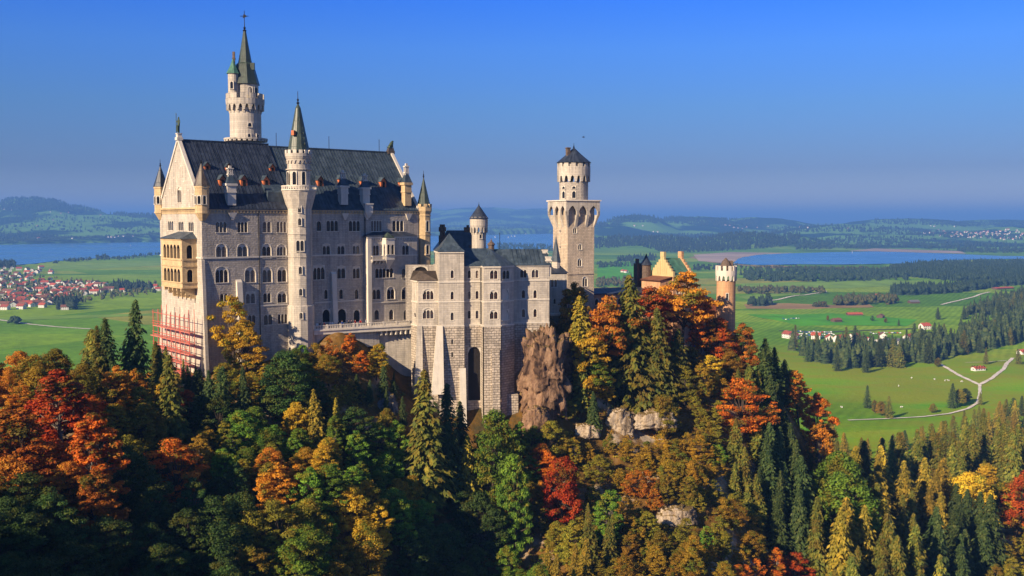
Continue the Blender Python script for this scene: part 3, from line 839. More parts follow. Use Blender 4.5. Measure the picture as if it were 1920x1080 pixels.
def face_window(parent, c, ang, z, w, h, lights=1, name='window'):
    """a window with a raised stone surround, for round walls; c = 2d point on the wall, ang = outward direction"""
    key = ('f', w, h, lights)
    if key not in _wcache:
        b = MB(); plate(b, w + 0.3, h + 0.15, lights, -0.16, 0.1, 0.15, 0.14, 0.13)
        b.add([(-w / 2 - .15, -.16, h + .15), (w / 2 + .15, -.16, h + .15), (w / 2 + .15, .1, h + .15), (-w / 2 - .15, .1, h + .15)])
        b.box(-w / 2 - 0.22, w / 2 + 0.22, -0.24, 0.1, -0.14, 0.0)
        for sx in (-1, 1):
            x = sx * (w / 2 + .15); b.add([(x, -.16, 0), (x, .1, 0), (x, .1, h + .15), (x, -.16, h + .15)])
        p = MB(); p.add([(-w / 2 - .1, -0.04, 0), (w / 2 + .1, -0.04, 0), (w / 2 + .1, -0.04, h), (-w / 2 - .1, -0.04, h)])
        _wcache[key] = (b.mesh('window', M['pale']), p.mesh('pane', M['glass']))
    wm, pm = _wcache[key]
    o = bpy.data.objects.new(name, wm); o.location = (c[0], c[1], z); o.rotation_euler = (0, 0, ang + math.pi / 2); link(o, parent)
    link(bpy.data.objects.new('pane', pm), o)
    return o

def crenels(b, c, r0, r1, z0, z1, n, fill=0.55, ph=0.0, mat=0, seg=2):
    for i in range(n):
        a0 = ph + 2 * math.pi * i / n; a1 = a0 + 2 * math.pi / n * fill
        for k in range(seg):
            p, q = a0 + (a1 - a0) * k / seg, a0 + (a1 - a0) * (k + 1) / seg
            def pt(r, a): return (c[0] + r * math.cos(a), c[1] + r * math.sin(a))
            P4 = [pt(r1, p), pt(r1, q), pt(r0, q), pt(r0, p)]
            b.hexa([(*x, z0) for x in P4] + [(*x, z1) for x in P4], mat)
def corbels(b, c, r0, r1, z0, z1, n, wid, ph=0.0, mat=0):   # wedge brackets carrying a gallery
    for i in range(n):
        a = ph + 2 * math.pi * i / n; ux = np.array([math.cos(a), math.sin(a)]); uy = np.array([-ux[1], ux[0]]) * wid / 2
        cc = np.array(c[:2])
        lo = [cc + ux * (r0 + .05) - uy, cc + ux * (r0 + .05) + uy, cc + ux * (r0 - .2) + uy, cc + ux * (r0 - .2) - uy]
        hi = [cc + ux * r1 - uy, cc + ux * r1 + uy, cc + ux * (r0 - .2) + uy, cc + ux * (r0 - .2) - uy]
        b.hexa([(*x, z0) for x in lo] + [(*x, z1) for x in hi], mat)
def arch_ring(b, c, r, z0, z1, n, thick, ph=0.0, mat=0, pier=0.32, seg=5):
    """ring of small arches (the arcade between gallery brackets)"""
    for i in range(n):
        a0 = ph + 2 * math.pi * i / n; a1 = ph + 2 * math.pi * (i + 1) / n
        for k in range(seg + 2):
            # pier, arch segments, pier
            if k == 0: s0, s1, f0, f1 = 0, pier / 2, 0, 0
            elif k == seg + 1: s0, s1, f0, f1 = 1 - pier / 2, 1, 0, 0
            else:
                t0, t1 = (k - 1) / seg, k / seg
                s0, s1 = pier / 2 + (1 - pier) * t0, pier / 2 + (1 - pier) * t1
                f0, f1 = math.sqrt(max(0, 1 - (2 * t0 - 1) ** 2)), math.sqrt(max(0, 1 - (2 * t1 - 1) ** 2))
            p, q = a0 + (a1 - a0) * s0, a0 + (a1 - a0) * s1
            def pt(rr, a): return (c[0] + rr * math.cos(a), c[1] + rr * math.sin(a))
            za, zb = z0 + (z1 - z0) * 0.85 * f0, z0 + (z1 - z0) * 0.85 * f1
            b.hexa([(*pt(r, p), za), (*pt(r, q), zb), (*pt(r - thick, q), zb), (*pt(r - thick, p), za), (*pt(r, p), z1), (*pt(r, q), z1), (*pt(r - thick, q), z1), (*pt(r - thick, p), z1)], mat)
def finial(b, c, z, h, r=0.12, mat=0):
    b.lathe(c, [(r * 1.6, z - 0.1), (r, z + h * .1), (r * 2.4, z + h * .2), (r * .7, z + h * .3), (r * 1.7, z + h * .42), (r * .5, z + h * .5), (r * .35, z + h), (0, z + h + .01)], 8, 0, mat)
def roof_prism(b, u0, u1, y0, y1, ze, zr, over=0.4, th=0.25, mat=0):   # saddle roof along x
    ym = (y0 + y1) / 2; s = (zr - ze) / (ym - y0)
    ya, yb = y0 - over, y1 + over; za = ze - over * s * 0.55
    top = [(ya, za + th), (ym, zr + th), (yb, za + th)]
    for (p, q) in ((top[0], top[1]), (top[1], top[2])):
        b.add([(u0, p[0], p[1]), (u1, p[0], p[1]), (u1, q[0], q[1]), (u0, q[0], q[1])], mat)
    b.add([(u0, ya, za), (u1, ya, za), (u1, ya, za + th), (u0, ya, za + th)], mat)
    b.add([(u0, ya, za), (u0, ym, zr), (u1, ym, zr), (u1, ya, za)], mat); b.add([(u0, yb, za), (u1, yb, za), (u1, ym, zr), (u0, ym, zr)], mat)
    for u in (u0, u1): b.add([(u, ya, za), (u, ya, za + th), (u, ym, zr + th), (u, yb, za + th), (u, yb, za), (u, ym, zr)], mat)
def pyramid(b, poly, z0, apex, mat=0, flare=0.0, over=0.0):
    c = np.mean([p[:2] for p in poly], axis=0)
    lo = [c + (np.array(p) - c) * (1 + over) for p in poly]
    if flare:
        mid = [c + (q - c) * 0.62 for q in lo]; zm = z0 + (apex[2] - z0) * flare
        n = len(lo)
        for i in range(n):
            j = (i + 1) % n
            b.add([(*lo[i], z0), (*lo[j], z0), (*mid[j], zm), (*mid[i], zm)], mat); b.add([(*mid[i], zm), (*mid[j], zm), tuple(apex)], mat)
    else:
        for i in range(len(lo)): b.add([(*lo[i], z0), (*lo[(i + 1) % len(lo)], z0), tuple(apex)], mat)
    b.add([(*q, z0) for q in reversed(lo)], mat)
def ngon(c, r, n, ph=0.0): return [(c[0] + r * math.cos(ph + 2 * math.pi * i / n), c[1] + r * math.sin(ph + 2 * math.pi * i / n)) for i in range(n)]
# ------------------------------------------------------------------ the palace
ZB = -44.0
DP = 225.0
p0 = P(378, 415, DP)
FP = Frame(p0[0], p0[1], ZB, 39.2)
palace = thing('palace', 'great limestone palace block with steep dark roof, west gable and rows of arched windows', 'palace', tuple(FP.o), FP.a)
W = FP.hx(300, 420)[0]             # depth of the block (the far corner of the west front)
LP = FP.hy(785, 450)[0]            # length of the south front
ZE = FP.hy(450, 391)[1]            # eaves
apex_y, ZR1 = FP.hx(337, 262)
YM = W / 2
ZR1 = FP.hit(345, 265, (0, YM, 0), (0, 1, 0))[2]
ZR2 = FP.hit(690, 286, (0, YM, 0), (0, 1, 0))[2]
US = FP.hit(531, 330, (0, 5, 0), (0, 1, 0))[0]
south = Facade(FP, (0, 0), (LP, 0), palace)
west = Facade(FP, (0, W), (0, 0), palace)
east = Facade(FP, (LP, 0), (LP, W), palace)
# avant-corps on the south front
UA0, UA1 = FP.hy(688, 520, -1.5)[0], FP.hy(786, 520, -1.5)[0] - 0.6
ZA = FP.hy(690, 443, -1.5)[1]
avant = Facade(FP, (UA0, -1.5), (UA1, -1.5), palace)

T = True
for px, py, w, h, st, n in [
 (414.8,425.7,20,20,'multi',3),(454.8,425.7,19,20,'multi',3),(500.5,425.7,16,20,'multi',2),(528,425.7,18,20,'multi',3),
 (415.4,470.7,20,26,'arch',2),(454.8,470.7,20,26,'arch',2),(500,470.7,17,26,'arch',2),(528,471,18,25,'arch',3),
 (416,515.4,24,29,'arch',3),(469.3,515.4,20,28,'arch',2),(501,515.4,18,28,'arch',2),(529,515,17,27,'arch',2),
 (420,558,15,15,'multi',2),(469.6,558,18,22,'arch',2),(501,558,15,18,'multi',2),(529,557,17,21,'arch',2),
 (472,599.5,14,19,'multi',2),(502.7,599.5,16,19,'multi',2),(530,598,18,18,'multi',3),
 (598,423.5,9,19,'multi',1),(623,423.5,22,20,'multi',3),(664.5,423.5,21,20,'multi',3),(705.8,423.5,20,20,'multi',4),(746.5,423.5,21,20,'multi',3),
 (612,468,14,21,'arch',2),(639.4,468,14,21,'arch',2),(667.7,468,13,21,'arch',2),
 (598,510.7,22,27,'arch',3),(640,510.7,15,23,'arch',2),(668,510.7,13,23,'arch',2),
 (611.3,551.6,7,18,'single',1),(639.7,551.6,7,18,'single',1),(668.7,551.6,7,18,'single',1),
 (612,592,15,24,'door',1),(641,592,17,26,'door',1),(669,592,12,23,'door',1)]:
    south.win(px, py, w, h, st, n, st in ('arch',))
for px, py, w, h, st, n in [(705,467.5,11,23,'arch',2),(760.6,467.5,13,22,'arch',2),
 (720.6,511.7,34,18,'multi',5),(760.6,511.7,14,18,'multi',2),(705.8,550,16,22,'arch',2),(733,550,15,22,'arch',2),(760.6,550,15,22,'arch',2),
 (706.5,590,9,19,'single',1),(733.9,590,9,19,'single',1),(761.6,590,9,19,'single',1)]:
    avant.win(px, py, w, h, st, n, st == 'arch')
for px, py in [(319.8,423),(339,423.5),(358,424.5)]: west.win(px, py, 9.5, 18, 'multi', 3)
for px, py, w, h in [(364.5,470.5,6.5,19),(364.5,516,6.5,20),(351,590,7,24)]: west.win(px, py, w, h, 'arch', 2 if w < 7 else 1, True)
west.win(365.7, 562, 2.4, 13, 'single')

b = MB()
ZRU = FP.hy(450, 560)[1]
south.wall(b, 0, ZRU, 0, None, 0); south.wall(b, ZRU, ZE, 0, None, 0)
east.wall(b, 0, ZE)
b.add([(0, W, 0), (LP, W, 0), (LP, W, ZE), (0, W, ZE)][::-1])
# east gable
b.add([(LP, 0, ZE), (LP, W, ZE), (LP, YM, ZR2)])
b.build('wall', M['lime_rough'], palace)
b = MB()
west.wall(b, 0, ZE)
# west gable around its triple window
gw = west.at(338.3, 366)
ghw, gz0, ghh = 1.3, gw[1] - 1.7, 3.6
H = ZR1 - ZE
def edge(z): return YM * (z - ZE) / H
uc = W / 2
def gp2(u, z): return (0, W - u, z)
b.add([gp2(0, ZE), gp2(W, ZE), gp2(W - edge(gz0), gz0), gp2(edge(gz0), gz0)])
z1 = gz0 + ghh
b.add([gp2(edge(gz0), gz0), gp2(uc - ghw, gz0), gp2(uc - ghw, z1), gp2(edge(z1), z1)])
b.add([gp2(uc + ghw, gz0), gp2(W - edge(gz0), gz0), gp2(W - edge(z1), z1), gp2(uc + ghw, z1)])
b.add([gp2(edge(z1), z1), gp2(W - edge(z1), z1), gp2(uc, ZR1)])
b.build('gable_wall', M['lime'], palace)
wg = Facade(FP, (0, W), (0, 0), palace); wg.winm(uc, gz0, 2 * ghw, ghh, 'arch', 3, True)
# blind arcades stepping up the gable
for du, dz, hh in [(-2.9,3.4,3.6),(2.9,3.4,2.6),(-5.6,0.9,3.8),(5.6,1.4,2.6),(-8.3,0.6,2.4),(8.3,0.6,2.4),(-1.6,7.2,3.6),(1.6,7.2,2.4)]:
    b = MB()
    for sx in (-0.45, 0.45): 
        u = uc + du + sx
        if edge(ZE + dz + hh) < min(u, W - u) - 0.3 and edge(ZE + dz + hh) < min(uc + du, W - uc - du) - .8:
            wg.band(b, ZE + dz, hh, 0.10, u - 0.09, u + 0.09)
    u = uc + du
    if edge(ZE + dz + hh) < min(u, W - u) - 0.8: wg.band(b, ZE + dz + hh, 0.25, 0.10, u - 0.54, u + 0.54)
    if b.f: b.build('blind_arcade', M['pale'], palace)
# raking cornice and string courses
for s in (0, 1):
    for xx, nm in ((0, 'w'), (LP, 'e')):
        b = MB()
        zr = ZR1 if nm == 'w' else ZR2
        ya, yb = (0 - 0.3, YM) if s == 0 else (W + 0.3, YM)
        x0, x1 = (xx - 0.25, xx + 0.55) if nm == 'w' else (xx - 0.55, xx + 0.25)
        za = ZE - 0.3
        b.hexa([(x0, ya, za), (x1, ya, za), (x1, yb, zr), (x0, yb, zr), (x0, ya, za + 0.85), (x1, ya, za + 0.85), (x1, yb, zr + 0.85), (x0, yb, zr + 0.85)] if s == 0 else
               [(x0, yb, zr), (x1, yb, zr), (x1, ya, za), (x0, ya, za), (x0, yb, zr + 0.85), (x1, yb, zr + 0.85), (x1, ya, za + 0.85), (x0, ya, za + 0.85)])
        b.build('raking_cornice', M['pale'], palace)
ZS = FP.hy(378, 485.5)[1]
b = MB()
south.band(b, ZE - 0.45, 0.45, 0.35); west.band(b, ZE - 0.15, 0.4, 0.3)
south.frieze(b, ZE - 0.9, 0.45, 0.25, 0.8); west.frieze(b, ZE - 0.8, 0.5, 0.2, 0.6)
south.band(b, ZE - 1.15, 0.22, 0.12); west.band(b, ZE - 1.15, 0.3, 0.12)
b.build('cornice', M['warm'], palace)
b = MB()
uat = FP.hy(684, 480)[0]
south.band(b, ZS, 0.35, 0.2, 0, uat); west.band(b, ZS, 0.35, 0.2)
b.build('string_course', M['pale'], palace); b = MB()
zz = FP.hy(620, 567)[1]; south.band(b, zz, 0.3, 0.12, FP.hy(590, 567)[0], uat)
b.build('string_course', M['pale'], palace); b = MB()
zz = FP.hy(500, 574)[1]; south.band(b, zz, 0.3, 0.12, FP.hy(487, 574)[0], FP.hy(540, 574)[0])
b.build('string_course', M['pale'], palace)

# roofs: the western half stands a little higher
def ribs(b, u0, u1, zr, step):
    s = (zr - ZE) / YM
    n = int((u1 - u0) / step)
    for i in range(n + 1):
        u = u0 + i * (u1 - u0) / n
        q = [(u - .04, -.4, ZE - .22 * s + .25), (u + .04, -.4, ZE - .22 * s + .25), (u + .04, YM, zr + .25), (u - .04, YM, zr + .25)]
        b.hexa(q + [(x, y, z + 0.13) for x, y, z in q])
b = MB(); roof_prism(b, 0.5, US, 0, W, ZE, ZR1); ribs(b, 0.6, US - 0.1, ZR1, 0.85)
b.box(0.5, US, YM - .2, YM + .2, ZR1 + .2, ZR1 + .5)
roof1 = b.build('roof', M['slate'], palace)
b = MB(); roof_prism(b, US, LP - 0.5, 0, W, ZE, ZR2); ribs(b, US + 0.3, LP - .6, ZR2, 0.85)
b.box(US, LP - .5, YM - .2, YM + .2, ZR2 + .2, ZR2 + .5)
roof2 = b.build('roof', M['slate2'], palace)
for px in (617, 711):
    u = FP.hit(px, 285, (0, YM, 0), (0, 1, 0))[0]
    b = MB(); b.tube([(u, YM, ZR2), (u, YM, ZR2 + 3.6)], 0.07, 5); b.build('lightning_rod', M['iron'], palace)
for px in (518,):
    u = FP.hit(px, 270, (0, YM, 0), (0, 1, 0))[0]
    b = MB(); b.tube([(u, YM, ZR1), (u, YM, ZR1 + 3.2)], 0.07, 5); b.build('lightning_rod', M['iron'], palace)

def slope_hit(px, py, zr):
    n = np.array([0, -(zr - ZE), YM]); return FP.hit(px, py, (0, 0, ZE), n)
def dormer(px, py, w, h, zr, roofp, big=False):
    q = slope_hit(px, py, zr); s = (zr - ZE) / YM
    x, y, z = q
    yf = y - 0.8; yb = y + h / s + 1.6
    z0 = ZE + yf * s - 0.2
    f, g, pn = MB(), MB(), MB()
    f.box(x - w / 2, x + w / 2, yf, yb, z0, z0 + h, 0, 'b')
    g.add([(x - w / 2 - .2, yf - .3, z0 + h), (x, yf - .3, z0 + h + w * .75), (x, yb, z0 + h + w * .75), (x - w / 2 - .2, yb, z0 + h)])
    g.add([(x + w / 2 + .2, yb, z0 + h), (x, yb, z0 + h + w * .75), (x, yf - .3, z0 + h + w * .75), (x + w / 2 + .2, yf - .3, z0 + h)])
    f.add([(x - w / 2, yf, z0 + h), (x + w / 2, yf, z0 + h), (x, yf, z0 + h + w * .7)])
    pn.box(x - w * .22, x + w * .22, yf - .04, yf + .05, z0 + h * .2, z0 + h * 1.0)
    o = f.build('dormer', M['dormer'], palace); g.build('dormer_roof', M['slate2'], o); pn.build('pane', M['void'], o)
for px, py in [(386,313),(426,315),(508,316)]: dormer(px, py, 1.4, 1.3, ZR1, None)
for px, py in [(415,344),(455,344),(497,345)]: dormer(px, py, 1.6, 2.0, ZR1, None)
for px, py in [(598,345),(638,343),(679,346),(716,347),(752,348)]: dormer(px, py, 1.6, 2.0, ZR2, None)
# wide shed dormer beside the stair tower
q = slope_hit(518, 372, ZR1); s_ = (ZR1 - ZE) / YM
f = MB(); x, y = q[0], q[1]
f.hexa([(x - 2.6, y - 1.0, ZE + (y - 1.3) * s_), (x + 2.2, y - 1.0, ZE + (y - 1.3) * s_), (x + 2.2, y + 3.2, ZE + (y + 2.9) * s_), (x - 2.6, y + 3.2, ZE + (y + 2.9) * s_),
        (x - 2.6, y - 1.0, ZE + (y - 1.3) * s_ + 3.0), (x + 2.2, y - 1.0, ZE + (y - 1.3) * s_ + 3.0), (x + 2.2, y + 3.2, ZE + (y + 2.9) * s_ + 0.4), (x - 2.6, y + 3.2, ZE + (y + 2.9) * s_ + 0.4)])
f.build('shed_dormer', M['slate2'], palace)

def chimney(px, py_base, py_top, wpx, mat, cap=True, lattice=True):
    """stone stack standing at the eaves, with a pierced crown"""
    x, zb = FP.hy(px, py_base, 0.5); _, zt = FP.hy(px, py_top, 0.5); w = wpx / FPX * (FP.hit(px, py_base, (0, 0.5, 0), (0, 1, 0))[1] + 235)
    h = zt - zb
    b = MB(); y0, y1 = -0.1, 1.5
    b.box(x - w * .40, x + w * .40, y0, y1, zb, zb + h * .32); b.box(x - w * .46, x + w * .46, y0 - .15, y1 + .15, zb + h * .32, zb + h * .36)
    b.box(x - w * .43, x + w * .43, y0 - .05, y1 + .05, zb + h * .36, zb + h * .50); b.box(x - w * .55, x + w * .55, y0 - .25, y1 + .25, zb + h * .50, zb + h * .56)
    o = b.build('chimney', mat, palace)
    c = MB(); ym = (y0 + y1) / 2
    pyramid(c, [(x - w * .5, y0 - .2), (x + w * .5, y0 - .2), (x + w * .5, y1 + .2), (x - w * .5, y1 + .2)], zb + h * .56, (x, ym, zb + h * .88))
    c.build('hood', M['slate2'], o)
    l = MB()
    for dx in (-.3, 0, .3):
        for dy in (-.28, .28): l.box(x + dx * w * .6 - .1, x + dx * w * .6 + .1, ym + dy - .1, ym + dy + .1, zb + h * .66, zb + h * .93)
    l.box(x - w * .27, x + w * .27, ym - .42, ym + .42, zb + h * .78, zb + h * .81); l.box(x - w * .3, x + w * .3, ym - .45, ym + .45, zb + h * .93, zb + h * .96)
    l.box(x - w * .12, x + w * .12, ym - .2, ym + .2, zb + h * .96, zb + h * 1.02)
    l.build('crown', M['pale'], o)
    k = MB()
    k.hexa([(x - .2, -.28, ZE - 2.6), (x + .2, -.28, ZE - 2.6), (x + .2, 0, ZE - 2.6), (x - .2, 0, ZE - 2.6), (x - w * .42, -.55, ZE - 0.95), (x + w * .42, -.55, ZE - 0.95), (x + w * .42, 0, ZE - 0.95), (x - w * .42, 0, ZE - 0.95)])
    k.build('corbel', M['pale'], o)
chimney(433, 385, 312, 20, M['pale']); chimney(644, 384, 320, 19, M['pale']); chimney(685, 384, 326, 19, M['pale']); chimney(763, 386, 308, 19, M['warm'])
# small blind gable over the avant-corps drain
b = MB()
x, z = FP.hy(689, 398); b.hexa([(x - .3, -.5, z - 1.4), (x + .3, -.5, z - 1.4), (x + .3, 0, z - 1.4), (x - .3, 0, z - 1.4), (x - 1.2, -.9, z), (x + 1.2, -.9, z), (x + 1.2, 0, z), (x - 1.2, 0, z)])
b.box(x - 1.1, x + 1.1, -.85, .6, z, z + 1.9); b.box(x - 1.25, x + 1.25, -1.0, .7, z + 1.9, z + 2.2)
b.build('bartizan', M['pale'], palace)
for px in (485.5, 684.5):
    u = FP.hy(px, 480)[0]; b = MB(); b.tube([(u, -.14, FP.hy(px, 655 if px < 500 else 610)[1]), (u, -.14, ZE - .5)], .1, 6); b.build('drainpipe', M['iron'], palace)

# corner turrets of the west gable and the east end
def square_turret(cx, cy, hw, z0, z1, zs, spire, lit):
    b = MB()
    pts = ngon((cx, cy), hw * 1.12, 8, math.pi / 8)
    b.prism(pts, z0 + 1.6, z1)
    b.prism(ngon((cx, cy), hw * .45, 8, math.pi / 8), z0, z0 + 1.6, top_poly=pts, top=False)
    b.prism(ngon((cx, cy), hw * 1.22, 8, math.pi / 8), z1 - .3, z1 + .15, bottom=True)
    b.prism(ngon((cx, cy), hw * 1.2, 8, math.pi / 8), z0 + 1.6, z0 + 1.9, bottom=True)
    o = b.build('corner_turret', lit, palace)
    s = MB(); pyramid(s, ngon((cx, cy), hw * 1.3, 8, math.pi / 8), z1 + .15, (cx, cy, zs)); s.build('spire', spire, o)
    f = MB(); finial(f, (cx, cy), zs - .5, 1.8); f.build('finial', M['iron'], o)
    for a in (math.pi, -math.pi / 2, -3 * math.pi / 4): 
        r = hw * 1.12 * math.cos(math.pi / 8)
        face_window(o, (cx + r * math.cos(a), cy + r * math.sin(a)), a, (z0 + 1.6 + z1) / 2 - .9, .7, 1.8)
    return o
zt = FP.hx(373, 350, 0)[1]
square_turret(0.3, 0.3, 1.35, FP.hx(373, 414, 0)[1], zt, FP.hx(375, 303, 0)[1], M['tan_roof'], M['warm'])
square_turret(0.3, W - 0.2, 1.35, FP.hx(303, 412, 0)[1], FP.hx(303, 351, 0)[1], FP.hx(306, 308, 0)[1], M['slate'], M['warm'])
ex, _ = FP.hy(795, 400, 0.3)
b = MB(); zc = FP.hy(795, 384, .3)[1]; zlo = FP.hy(795, 490, .3)[1]
c = (ex, 0.4); r = 1.75
b.prism(ngon(c, r, 8, math.pi / 8), FP.hy(795, 600, .3)[1], zc - 1.5)
b.prism(ngon(c, r, 8, math.pi / 8), zc - 2.4, zc - 1.6, top_poly=ngon(c, r * 1.2, 8, math.pi / 8), top=True)
b.prism(ngon(c, r * 1.2, 8, math.pi / 8), zc - 1.6, zc - .5, bottom=True)
crenels(b, c, r * .95, r * 1.2, zc - .5, zc + .2, 8, .55, math.pi / 16)
for py in (405, 441, 478): 
    z = FP.hy(795, py, .3)[1]; b.prism(ngon(c, r * 1.07, 8, math.pi / 8), z, z + .3, bottom=True)
o = b.build('corner_turret', M['warm'], palace)
s = MB(); zsp = FP.hy(793, 330, .3)[1]; pyramid(s, ngon(c, r * 1.05, 8, math.pi / 8), zc - .5, (c[0], c[1], zsp)); s.build('spire', M['copper'], o)
f = MB(); finial(f, c, zsp - .4, 1.8); f.build('finial', M['iron'], o)
for py, hh in ((424, 2.6), (468, 2.4)):
    a = -math.pi / 2 - math.pi / 4 * 0
    rr = r * math.cos(math.pi / 8); face_window(o, (c[0] + rr * math.cos(a), c[1] + rr * math.sin(a)), a, FP.hy(795, py, .3)[1] - hh / 2, .8, hh)

# loggia (two-storey oriel) on the west front
XO = -3.4
yl, _ = FP.hx(302.5, 470, XO); yr, _ = FP.hx(341, 470, XO)
zo1 = FP.hx(341, 448, XO)[1]; zo0 = FP.hx(341, 541, XO)[1]; zmid = FP.hx(341, 488, XO)[1]
log = MB()
lw = Facade(FP, (XO, yl), (XO, yr), palace); ls = Facade(FP, (XO, yr), (0, yr), palace); ln = Facade(FP, (0, yl), (XO, yl), palace)
_save = palace
loggia = log  # placeholder for the mesh
bb = MB()
zr1, zr2 = FP.hx(325, 470, XO)[1], FP.hx(325, 515, XO)[1]
wl_ = (yl - yr) - 2.4
holes = []
for zc_ in (zr1, zr2):
    lw.holes.append((1.2, 1.2 + wl_, zc_ - 1.7, zc_ + 1.5)); ls.holes.append((1.0, 2.5, zc_ - 1.7, zc_ + 1.4))
lw.wall(bb, zo0, zo1); ls.wall(bb, zo0, zo1); ln.wall(bb, zo0, zo1)
for h_ in (lw.holes):
    # five-arched screen and parapet
    t = MB(); plate(t, wl_, h_[3] - h_[2], 5, 0.0, .45, .12, .42, .1)
    for f_, m_ in zip(t.f, t.m):
        bb.add([(XO + t.v[i][1], yl - (1.2 + wl_ / 2) - t.v[i][0], h_[2] + t.v[i][2]) for i in f_])
for h_ in ls.holes:
    t = MB(); plate(t, 1.5, h_[3] - h_[2], 1, 0.0, .4, .1, .1, .1)
    for f_ in t.f: bb.add([(XO + 1.75 + t.v[i][0], yr + t.v[i][1], h_[2] + t.v[i][2]) for i in f_])
bb.add([(XO, yl, zo0), (0, yl, zo0), (0, yr, zo0), (XO, yr, zo0)]); bb.add([(XO, yl, zmid), (0, yl, zmid), (0, yr, zmid), (XO, yr, zmid)])
for z_ in (zmid - .1, zmid - 1.5, zo0 + 1.1, zo0 - .05, zo1 - .3): lw.band(bb, z_, .3, .18); ls.band(bb, z_, .3, .18)
lo = bb.build('loggia', M['warm'], palace)
inn = MB(); inn.box(XO + 1.6, -0.02, yr + .5, yl - .5, zo0 + .3, zo1 - .3); inn.build('inner_room', M['void'], lo)
rf = MB(); zt_ = FP.hx(340, 434, 0)[1]
A_ = [(XO - .5, yl + .4), (XO - .5, yr - .4), (0, yr - .4), (0, yl + .4)]
rf.add([(*A_[0], zo1), (*A_[1], zo1), (0, yr + 2.2, zt_), (0, yl - 2.2, zt_)][::-1]); rf.add([(*A_[1], zo1), (*A_[2], zo1), (0, yr + 2.2, zt_)][::-1]); rf.add([(*A_[3], zo1), (*A_[0], zo1), (0, yl - 2.2, zt_)][::-1]); rf.add([(*p, zo1) for p in A_])
rf.build('loggia_roof', M['slate2'], lo)
cb = MB()
for i in range(5):
    u = (yl - yr) * (i + .5) / 5; yy = yl - u
    for k in range(3): cb.box(XO + .05 + k * 1.0, 0, yy - .25, yy + .25, zo0 - .8 * (k + 1), zo0 - .8 * k - .002)
cb.build('corbel', M['warm'], lo)

# lower battered buttresses on the south front
def buttress(px, py_top, py_bot, wpx, out0, out1, mat=M['pale']):
    u, zt = FP.hy(px, py_top); _, zb = FP.hy(px, py_bot); w = FP.hy(px + wpx / 2, py_top)[0] - FP.hy(px - wpx / 2, py_top)[0]
    b = MB(); b.hexa([(u - w / 2, -out1, zb - 6), (u + w / 2, -out1, zb - 6), (u + w / 2, 0, zb - 6), (u - w / 2, 0, zb - 6), (u - w / 2, -out0, zt), (u + w / 2, -out0, zt), (u + w / 2, 0, zt + .6), (u - w / 2, 0, zt + .6)])
    return b.build('buttress', mat, palace)
buttress(447, 529, 662, 10, .7, 2.4); buttress(625, 514, 606, 9, .5, 1.3)
buttress(380.5, 490, 690, 6, .15, 1.7, M['lime'])
def flare(px0, px1, py, out, name='flared_base'):
    u0, z = FP.hy(px0, py); u1, _ = FP.hy(px1, py)
    f = Facade(FP, (u0, 0), (u1, 0), palace)
    b = MB(); b.hexa([(u0, -out, 2), (u1, -out, 2), (u1, 0, 2), (u0, 0, 2), (u0, -.08, z), (u1, -.08, z), (u1, 0, z), (u0, 0, z)])
    return b
# battered foot of the west front
b = MB(); zf = FP.hx(340, 575, 0)[1]
b.hexa([(-1.6, W + .6, 0), (-1.6, -.2, 0), (0, -.0, 0), (0, W, 0), (-.02, W, zf), (-.02, 0.0, zf), (0, 0.0, zf), (0, W, zf)][::1])
b.build('battered_foot', M['lime'], palace)

# avant-corps walls, roof and oriel
b = MB(); avant.wall(b, FP.hy(700, 625, -1.5)[1], ZA)
zl = FP.hy(700, 625, -1.5)[1]
b.add([(UA0, 0, zl), (UA0, -1.5, zl), (UA0, -1.5, ZA), (UA0, 0, ZA)]); b.add([(UA1, -1.5, zl), (UA1, 0, zl), (UA1, 0, ZA), (UA1, -1.5, ZA)])
b.build('avant_corps', M['lime'], palace)
b = MB(); zt = FP.hy(735, 434)[1]
b.add([(UA0 - .4, -2.0, ZA), (UA1 + .4, -2.0, ZA), (UA1 - 3, 0, zt), (UA0 + 3, 0, zt)]); b.add([(UA0 - .4, 0, ZA), (UA0 - .4, -2.0, ZA), (UA0 + 3, 0, zt)]); b.add([(UA1 + .4, -2.0, ZA), (UA1 + .4, 0, ZA), (UA1 - 3, 0, zt)])
b.add([(UA0 - .4, 0, ZA), (UA1 + .4, 0, ZA), (UA1 + .4, -2.0, ZA), (UA0 - .4, -2.0, ZA)])
b.build('avant_roof', M['slate'], palace)
b = MB()
for py in (480.5, 567.5): 
    z = FP.hy(730, py, -1.5)[1]; avant.band(b, z, .3, .15)
avant.band(b, ZA - .5, .4, .25); avant.frieze(b, ZA - .95, .4, .18, .7)
b.build('string_course', M['pale'], palace)
b = MB()
for px, hh in ((691, 1.1),):
    u = FP.hy(px, 500, -1.5)[0]; b.box(u - .55, u + .55, -2.1, -1.5, zl, ZA - .6)
b.build('pilaster', M['pale'], palace)
# oriel: polygonal bay and a small balcony beside it
uo, zo = FP.hy(731, 482, -2.6); wo = 1.65
z0, z1 = FP.hy(731, 487, -2.6)[1], FP.hy(731, 446, -2.6)[1]
pl = [(uo - wo, -1.5), (uo - wo * .75, -2.9), (uo + wo * .75, -2.9), (uo + wo, -1.5)]
b = MB(); b.prism(pl, z0, z1, bottom=True); b.prism([(uo - .3, -1.5), (uo - .2, -1.8), (uo + .2, -1.8), (uo + .3, -1.5)], z0 - 2.4, z0, top_poly=pl, top=False)
for z_ in (z0 + 1.0, z1 - .3): b.prism([(uo - wo - .1, -1.5), (uo - wo * .75 - .1, -3.05), (uo + wo * .75 + .1, -3.05), (uo + wo + .1, -1.5)], z_, z_ + .25, bottom=True)
orl = b.build('oriel', M['pale'], palace)
for dx in (-.6, .6): face_window(orl, (uo + dx, -2.9), -math.pi / 2, z0 + 1.35, .75, 2.4)
